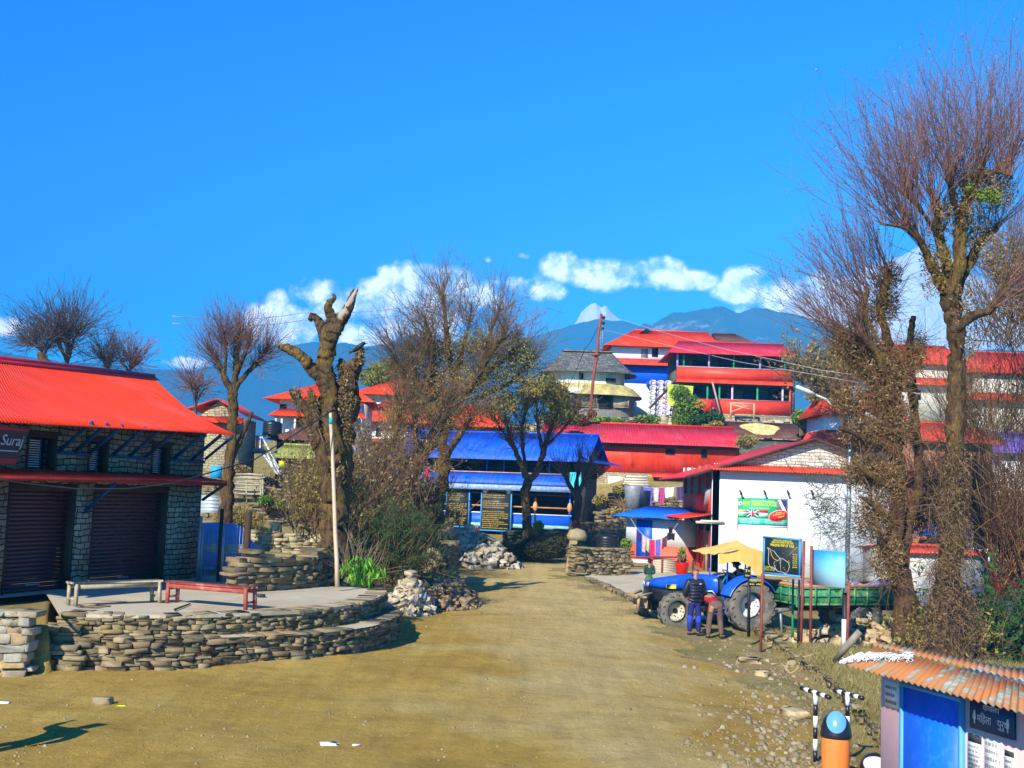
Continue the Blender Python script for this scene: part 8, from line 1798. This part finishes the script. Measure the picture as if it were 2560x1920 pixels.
b=MB();b.tube([Vector((-.33,.26,1.12)),Vector((-.2,.3,1.225)),Vector((-.02,.33,1.235)),Vector((.08,.34,1.13))],.018,6);b.build('stripe',m_white,bend,local=True,smooth=True)
b=MB();skin('hood',{'a':(-.17,.4,1.16,.085),'b':(-.2,.52,1.1,.1)},[('a','b')],mr,bend,2)
g=Vector((at(1622,1487,41).x,41,0));g.z=H(g.x,g.y)
J=dict(STAND);J.update(face=(1,.3,-.1),head=(.03,0,1.62),kneL=(-.06,.02,.5),kneR=(.12,.0,.5),ankL=(-.07,0,.09),ankR=(.2,.02,.09),toe=(.13,.05,0),wriL=(-.1,.14,1.02),elbL=(-.22,.04,1.12),wriR=(.16,.14,1.05))
person('schoolgirl in dark green sweater, green skirt and black tights on the concrete yard',g,.1,J,[('trousers',M('black_tights_mat',(.015,.012,.015),.8),-.015),('sweater',M('dark_green_sweater_mat',(.015,.06,.045),.95,.2,12),.02),('skirt',M('green_skirt_mat',(.06,.13,.05),.9,.3,12),0),('shoes',m_blackmetal,0)],scale=.72)
g=Vector((at(690,1320,47.5).x,47.5,0));g.z=H(g.x,g.y);zt_=at(690,1290,47.5).z
person('person in dark jacket and white collar seen waist up behind the terrace wall',g,0,dict(STAND,face=(1,-.4,-.2),head=(.02,0,1.62)),[('trousers',m_blackmetal,.02),('jacket',M('dark_teal_jacket_mat',(.015,.05,.045),.8,.2,5),.03),('shoes',m_blackmetal,0)],scale=(zt_-g.z)/1.77)
g=at(657,1212,57.5);
person('person in navy and pink top sitting beside the white stair railing',Vector((g.x,57.5,H(g.x,57.5))),.3,dict(STAND,face=(.3,-1,0)),[('trousers',m_darkblue,.02),('sweater',M('navy_pink_mat',(.05,.02,.15),.9,.3,3,tint=(.6,.25,.4),tscale=3),.03),('shoes',m_blackmetal,0)],scale=.82)
g=at(1785,1040,96.6);person('person in dark red standing at the opening of the lower red panels',Vector((g.x,96.6,RF.o.z-.55)),.2,dict(STAND,face=(.3,-1,0)),[('trousers',m_darkblue,.02),('sweater',mr,.03),('shoes',m_blackmetal,0)],scale=1.)
# tractor
hd_=Vector((-.965,-.26,0)).normalized();ang=math.atan2(hd_.y,hd_.x);left=Vector((-hd_.y,hd_.x,0))
con=Vector((at(1875,1530,34.6).x,34.6,0));rootp=con-left*.86;rootp.z=H(con.x,con.y)+.0
m_tyre=M('dusty_tyre_mat',(.17,.155,.12),.95,.25,5,bump=.4,bscale=20,tint=(.06,.055,.05),tscale=3,tamt=.8)
m_rim=M('cream_rim_mat',(.62,.56,.4),.6,.15,5,tint=(.3,.22,.12),tscale=4,tamt=.6);m_rimw=M('pale_rim_mat',(.72,.7,.66),.55,.15,5,tint=(.35,.28,.2),tscale=4,tamt=.4)
m_tblue=M('tractor_blue_mat',(.008,.09,.6),.35,.15,3,spec=.5,tint=(.05,.14,.45),tscale=3,tamt=.3);m_tdark=M('engine_grey_mat',(.03,.033,.035),.7,.4,6)
tr=thing('tractor','blue farm tractor with big dusty wheels under a yellow orange canopy','tractor',rootp,ang)
def wheel(par,c,r,w,name,lugs=18,rimm=None,rr=.55,rad=None,side=1):
 rot=Matrix.Rotation(R_(90),3,'X');e=thing.__globals__['bpy'].data.objects.new(name,None);link(e);e.parent=par;e.location=c;e.empty_display_size=.2
 b=MB();ri=r*rr
 b.lathe([(ri,-w*.42),(ri+.02,-w*.48),(r*.82,-w*.5),(r*.95,-w*.44),(r*.975,-w*.3),(r*.98,0),(r*.975,w*.3),(r*.95,w*.44),(r*.82,w*.5),(ri+.02,w*.48),(ri,w*.42),(ri-.01,0),(ri,-w*.42)],40,(0,0,0),rot)
 for k in range(lugs):
  for s in(-1,1):
   a=2*math.pi*(k+(.5 if s>0 else 0))/lugs;da=.85*w/r
   p0=Vector((math.cos(a)*r*.985,s*.0,math.sin(a)*r*.985));p1=Vector((math.cos(a+da)*r*.96,s*w*.5,math.sin(a+da)*r*.96));p2=Vector((math.cos(a+da*1.15)*r*.86,s*w*.52,math.sin(a+da*1.15)*r*.86))
   b.bar(p0,p1,.045,.05,(math.cos(a),0,math.sin(a)));b.bar(p1,p2,.045,.03,(math.cos(a),0,math.sin(a)))
 b.build('tyre',m_tyre,e,local=True)
 b=MB();s=side
 b.lathe([(ri,w*.42*s),(ri-.03,w*.36*s),(ri-.05,w*.1*s),(ri*.72,w*.04*s),(ri*.6,w*.2*s),(ri*.3,w*.24*s),(ri*.28,w*.4*s),(0,w*.42*s)],32,(0,0,0),rot)
 b.build('rim',rimm or m_rim,e,local=True,smooth=True)
 b=MB()
 for k in range(8):
  a=2*math.pi*k/8;c2=Vector((math.cos(a)*ri*.45,w*.24*s,math.sin(a)*ri*.45));b.tube([c2,c2+Vector((0,.03*s,0))],.018,6)
 b.build('wheel_bolts',m_tdark,e,local=True)
 return e
for s,sd2 in((1,1),(-1,-1)):
 wheel(tr,(0,.86*s,.72),.72,.44,'rear_wheel',16,m_rimw,.54,side=s);wheel(tr,(2.22,.8*s,.53),.53,.32,'front_wheel',16,m_rim,.6,side=s)
def hullpart(secs,name,mat,smooth=True,par=tr):
 """secs: (x, half width, z0, z1, top half width) sections along the tractor"""
 b=MB();n=12;V=[]
 for(x,hw,z0,z1,tw)in secs:
  for(y,z)in((-hw,z0),(-hw,z0+(z1-z0)*.35),(-hw,z0+(z1-z0)*.7),(-hw*.5-tw*.5,z0+(z1-z0)*.92),(-tw*.6,z1),(0,z1+.015),(tw*.6,z1),(hw*.5+tw*.5,z0+(z1-z0)*.92),(hw,z0+(z1-z0)*.7),(hw,z0+(z1-z0)*.35),(hw,z0),(0,z0)):V.append((x,y,z))
 F=[(j*n+i,j*n+(i+1)%n,(j+1)*n+(i+1)%n,(j+1)*n+i)for j in range(len(secs)-1)for i in range(n)]+[tuple(range(n)),tuple((len(secs)-1)*n+i for i in reversed(range(n)))]
 b.add(V,F);return b.build(name,mat,par,local=True,smooth=smooth)
hullpart([(.75,.3,1.02,1.5,.2),(1.1,.32,1.08,1.53,.22),(1.8,.31,1.12,1.5,.22),(2.5,.28,1.14,1.4,.2),(2.85,.24,1.16,1.28,.16)],'hood',m_tblue)
hullpart([(.9,.26,.7,1.05,.26),(2.3,.24,.75,1.12,.24),(2.82,.25,.72,1.18,.25)],'grille',m_tdark,False)
hullpart([(-.45,.22,.5,.95,.2),(.9,.2,.5,.95,.2),(1.2,.16,.5,.8,.16),(2.7,.12,.5,.75,.12)],'gearbox',m_tdark,False)
hullpart([(.62,.3,1.0,1.44,.2),(.74,.3,1.02,1.5,.2)],'dashboard',m_tdark)
for s in(1,-1):
 b=MB();b.box((2.83,.15*s,1.24),(.07,.13,.1),bev=.02);b.build('headlight',M('headlight_mat',(.75,.78,.8),.15,.03,3,spec=.6)if 'headlight_mat' not in MATS else MATS['headlight_mat'],tr,local=True)
 b=MB();b.box((2.2,.315*s,1.19),(.3,.01,.12),bev=.004);b.build('badge',M('yellow_badge_mat',(.8,.65,.05),.4)if 'yellow_badge_mat' not in MATS else MATS['yellow_badge_mat'],tr,local=True)
 b=MB();V=[]
 for k in range(11):
  a=R_(20+13*k)
  for(y,q)in((.58,.83),(.62,.8),(1.05,.8),(1.08,.76)):V.append((math.cos(a)*q*1.02,y*s,.74+math.sin(a)*q))
 b.add(V,[(j*4+i,j*4+i+1,(j+1)*4+i+1,(j+1)*4+i)for j in range(10)for i in range(3)])
 b.poly([(.75,.58*s,1.0),(.45,.58*s,1.42),(0,.58*s,1.52),(-.4,.58*s,1.4),(-.5,.58*s,.8),(.6,.58*s,.7)]);b.build('fender',m_tblue,tr,local=True)
 b=MB();b.box((.62,.45*s,.62),(.5,.4,.04));b.box((.8,.5*s,.45),(.25,.3,.04));b.bar((.8,.36*s,.42),(.7,.36*s,.7),.04);b.build('footstep',m_tblue,tr,local=True)
 b=MB();b.tube([(.05,0,.72),(.05,.7*s,.72)],.09,10);b.build('axle',m_tdark,tr,local=True)
 b=MB();b.tube([(2.22,0,.56),(2.22,.7*s,.55)],.07,10);b.build('axle',m_tdark,tr,local=True)
b=MB();b.box((3.0,0,.72),(.3,.5,.32),bev=.04);b.bar((2.8,-.45,1.0),(3.35,-.3,.86),.07);b.bar((2.8,.35,1.0),(3.35,.45,.9),.06);b.bar((3.3,-.55,.88),(3.3,.55,.92),.09);b.bar((3.25,.5,.9),(3.25,.45,.5),.07);b.build('front_bumper',m_wood,tr,local=True)
b=MB();b.tube([(.55,0,1.2),(.32,0,1.52)],.025,8);b.tube([Vector((.28,0,1.56))+Matrix.Rotation(R_(-35),3,'Y')@Vector((.2*math.cos(a),.2*math.sin(a),0))for a in[2*math.pi*i/20 for i in range(21)]],.014,6,cap=False);b.bar((.26,-.2,1.58),(.3,.2,1.56),.02);b.build('steering_wheel',m_green,tr,local=True)
b=MB();b.box((-.28,0,1.12),(.42,.46,.1),bev=.03);b.box((-.5,0,1.34),(.08,.44,.38),bev=.03);b.build('seat',m_blackmetal,tr,local=True)
b=MB();b.tube([(1.5,.22,1.45),(1.5,.22,1.95)],.03,8);b.build('exhaust',m_tdark,tr,local=True)
b=MB();b.bar((-.5,0,.5),(-1.15,0,.45),.1,.06);b.bar((-.5,.35,.55),(-.95,.3,.4),.05);b.bar((-.5,-.35,.55),(-.95,-.3,.4),.05);b.build('drawbar',m_steel,tr,local=True)
for(x,y)in((.6,.55),(.6,-.55),(-.55,.55),(-.55,-.55)):b=MB();b.tube([(x,y,.95),(x*1.02,y*1.15,2.15)],.022,6);b.build('canopy_post',m_tblue,tr,local=True)
cp=MB();V=[];nx,ny=16,12
for j in range(ny+1):
 for i in range(nx+1):
  u=i/nx;v=j/ny;x=1.05-2.0*u;y=-.95+1.9*v
  rid=1-abs(u-.5)*2;cr_=math.exp(-((u-.5)/.06)**2);z=2.18+.34*rid**1.1*(1-.35*abs(v-.5)*2)-.06*math.sin(math.pi*v)*(1-rid)
  z-=(.25*max(0,(u-.35))*max(0,v-.6)*4)+.02*math.sin(v*17+u*6)*(1-rid*.5)+.012*math.sin(u*23)
  V.append((x,y*(1+.08*math.sin(u*9)),z))
cp.add(V,[(j*(nx+1)+i,j*(nx+1)+i+1,(j+1)*(nx+1)+i+1,(j+1)*(nx+1)+i)for j in range(ny)for i in range(nx)])
V=[]
for j in range(5):
 for i in range(nx+1):
  u=i/nx;x=1.05-2.0*u;q=j/4;z0=2.18+.34*(1-abs(u-.5)*2)**1.1*.65;dr=.3+.42*math.exp(-((u-.62)/.2)**2);V.append((x,.96+.03*math.sin(u*40)*q,z0-dr*q-.12*max(0,u-.35)))
cp.add(V,[(j*(nx+1)+i,j*(nx+1)+i+1,(j+1)*(nx+1)+i+1,(j+1)*(nx+1)+i)for j in range(4)for i in range(nx)])
cp.build('canopy',M('yellow_canvas_mat',(.85,.5,.12),.8,.15,3,bump=.6,bscale=5,tint=(.9,.28,.05),tscale=1.5,tamt=.6),tr,local=True,smooth=True)
dl=rootp+hd_*-.25+Vector((0,0,.22))
J=dict(pelvis=(0,0,.98),chest=(.03,.12,1.3),neck=(.05,.2,1.45),head=(.06,.27,1.6),face=(.4,.7,-.5),shoL=(-.14,.14,1.4),shoR=(.22,.14,1.4),elbL=(-.24,.3,1.2),elbR=(.3,.34,1.2),wriL=(-.12,.5,1.3),wriR=(.18,.5,1.28),hipL=(-.1,.03,.96),hipR=(.1,.03,.96),kneL=(-.16,.45,.95),kneR=(.16,.45,.95),ankL=(-.2,.62,.55),ankR=(.2,.62,.55))
person('young driver in black jacket with white stripe leaning over the tractor wheel',dl,ang-math.pi/2,J,[('trousers',M('grey_trousers_mat',(.1,.09,.1),.9,.2,5),.02),('jacket',M('driver_jacket_mat',(.015,.015,.02),.7,.2,5,tint=(.5,.5,.52),tscale=2.5,tamt=.8),.03),('shoes',m_dkwood,0)])
# trailer
td=Vector((.93,.37,0)).normalized();tang=math.atan2(td.y,td.x);tl=Vector((-td.y,td.x,0))
tp0=Vector((at(2000,1500,34.4).x,34.4,0));tp0 .z=H(tp0 .x,tp0 .y)
tlr=thing('trailer','green farm trailer with faded orange rim hitched behind the blue tractor','trailer',tp0,tang)
m_tg=M('worn_green_mat',(.03,.22,.09),.6,.3,3,bump=.2,bscale=10,tint=(.3,.32,.12),tscale=3,tamt=.7);L_=3.7;Wd_=1.75;ZB,ZT=.86,1.38
m_trim=M('faded_orange_mat',(.62,.18,.08),.7,.3,4);m_bed=M('lilac_sheet_mat',(.35,.33,.5),.8,.25,2)
for(nm,c,sz)in(('side_panel',(L_/2,0,(ZB+ZT)/2),(L_,.05,ZT-ZB)),('side_panel',(L_/2,Wd_,(ZB+ZT)/2),(L_,.05,ZT-ZB)),('front_panel',(0,Wd_/2,(ZB+ZT)/2+.05),(.05,Wd_,ZT-ZB+.1)),('tailgate',(L_,Wd_/2,(ZB+ZT)/2),(.05,Wd_,ZT-ZB))):
 b=MB();b.box(c,sz);pn=b.build(nm,m_tg,tlr,local=True)
 r_=MB()
 if nm=='side_panel':
  y=-.04 if c[1]==0 else Wd_+.04
  for k in range(9):r_.bar((.05+k*(L_-.1)/8,y,ZB),(.05+k*(L_-.1)/8,y,ZT),.07,.05)
  for z in(ZB+.03,ZB+.27,ZT-.03):r_.bar((0,y,z),(L_,y,z),.04,.05)
 else:
  x=c[0]-.04 if c[0]==0 else c[0]+.04
  for k in range(5):r_.bar((x,.05+k*(Wd_-.1)/4,ZB),(x,.05+k*(Wd_-.1)/4,ZT),.05,.07)
  for z in(ZB+.03,ZB+.27,ZT-.03):r_.bar((x,0,z),(x,Wd_,z),.05,.04)
 r_.build('ribs',m_tg,pn,local=True)
for a,c in(((0,0),(L_,0)),((0,Wd_),(L_,Wd_)),((0,0),(0,Wd_)),((L_,0),(L_,Wd_))):b=MB();b.bar((*a,ZT+.035),(*c,ZT+.035),.09,.07);b.build('rim_rail',m_trim,tlr,local=True)
b=MB();b.box((L_/2,Wd_/2,ZB-.03),(L_,Wd_,.06));b.build('bed',m_tdark,tlr,local=True)
b=MB();V=[(L_*(.02+.96*i/12),Wd_*(.04+.92*j/8),ZT-.25+.38*math.sin(math.pi*(j/8))**.6*(.7+.3*math.sin(i*1.1))+.1*(i/12))for j in range(9)for i in range(13)];b.add(V,[(j*13+i,j*13+i+1,(j+1)*13+i+1,(j+1)*13+i)for j in range(8)for i in range(12)]);b.build('load_cover',m_bed,tlr,local=True,smooth=True)
for y in(.45,1.3):b=MB();b.bar((-.05,y,.74),(L_,y,.74),.08,.14);b.build('chassis_rail',m_tdark,tlr,local=True)
b=MB();b.bar((0,.45,.7),(-1.2,.87,.5),.07);b.bar((0,1.3,.7),(-1.2,.87,.5),.07);b.bar((-.25,.6,.72),(-.25,.5,.05),.06);b.build('tow_frame',m_steel,tlr,local=True)
for x in(2.05,):
 for s,y in((-1,.12),(1,Wd_-.12)):wheel(tlr,(x+.35,y,.5),.5,.24,'wheel',22,m_rim,.56,side=s)
 b=MB();b.tube([(x+.35,.1,.5),(x+.35,Wd_-.1,.5)],.05,8);b.build('axle',m_tdark,tlr,local=True)
b=MB();b.box((-.02,-.02,.98),(.16,.2,.34),bev=.02);b.build('tool_box',m_tg,tlr,local=True)
g=ground(-170,1900,0.02);g=onH(g.x,g.y)
J=dict(STAND);J.update(elbL=(-.45,0,1.45),wriL=(-.5,0,1.7),elbR=(.3,.05,1.12))
person('person in a dark coat standing just outside the left edge of the dirt square',g,-.4,J,[('trousers',m_darkblue,.02),('jacket',m_puff,.04),('shoes',m_blackmetal,0)])
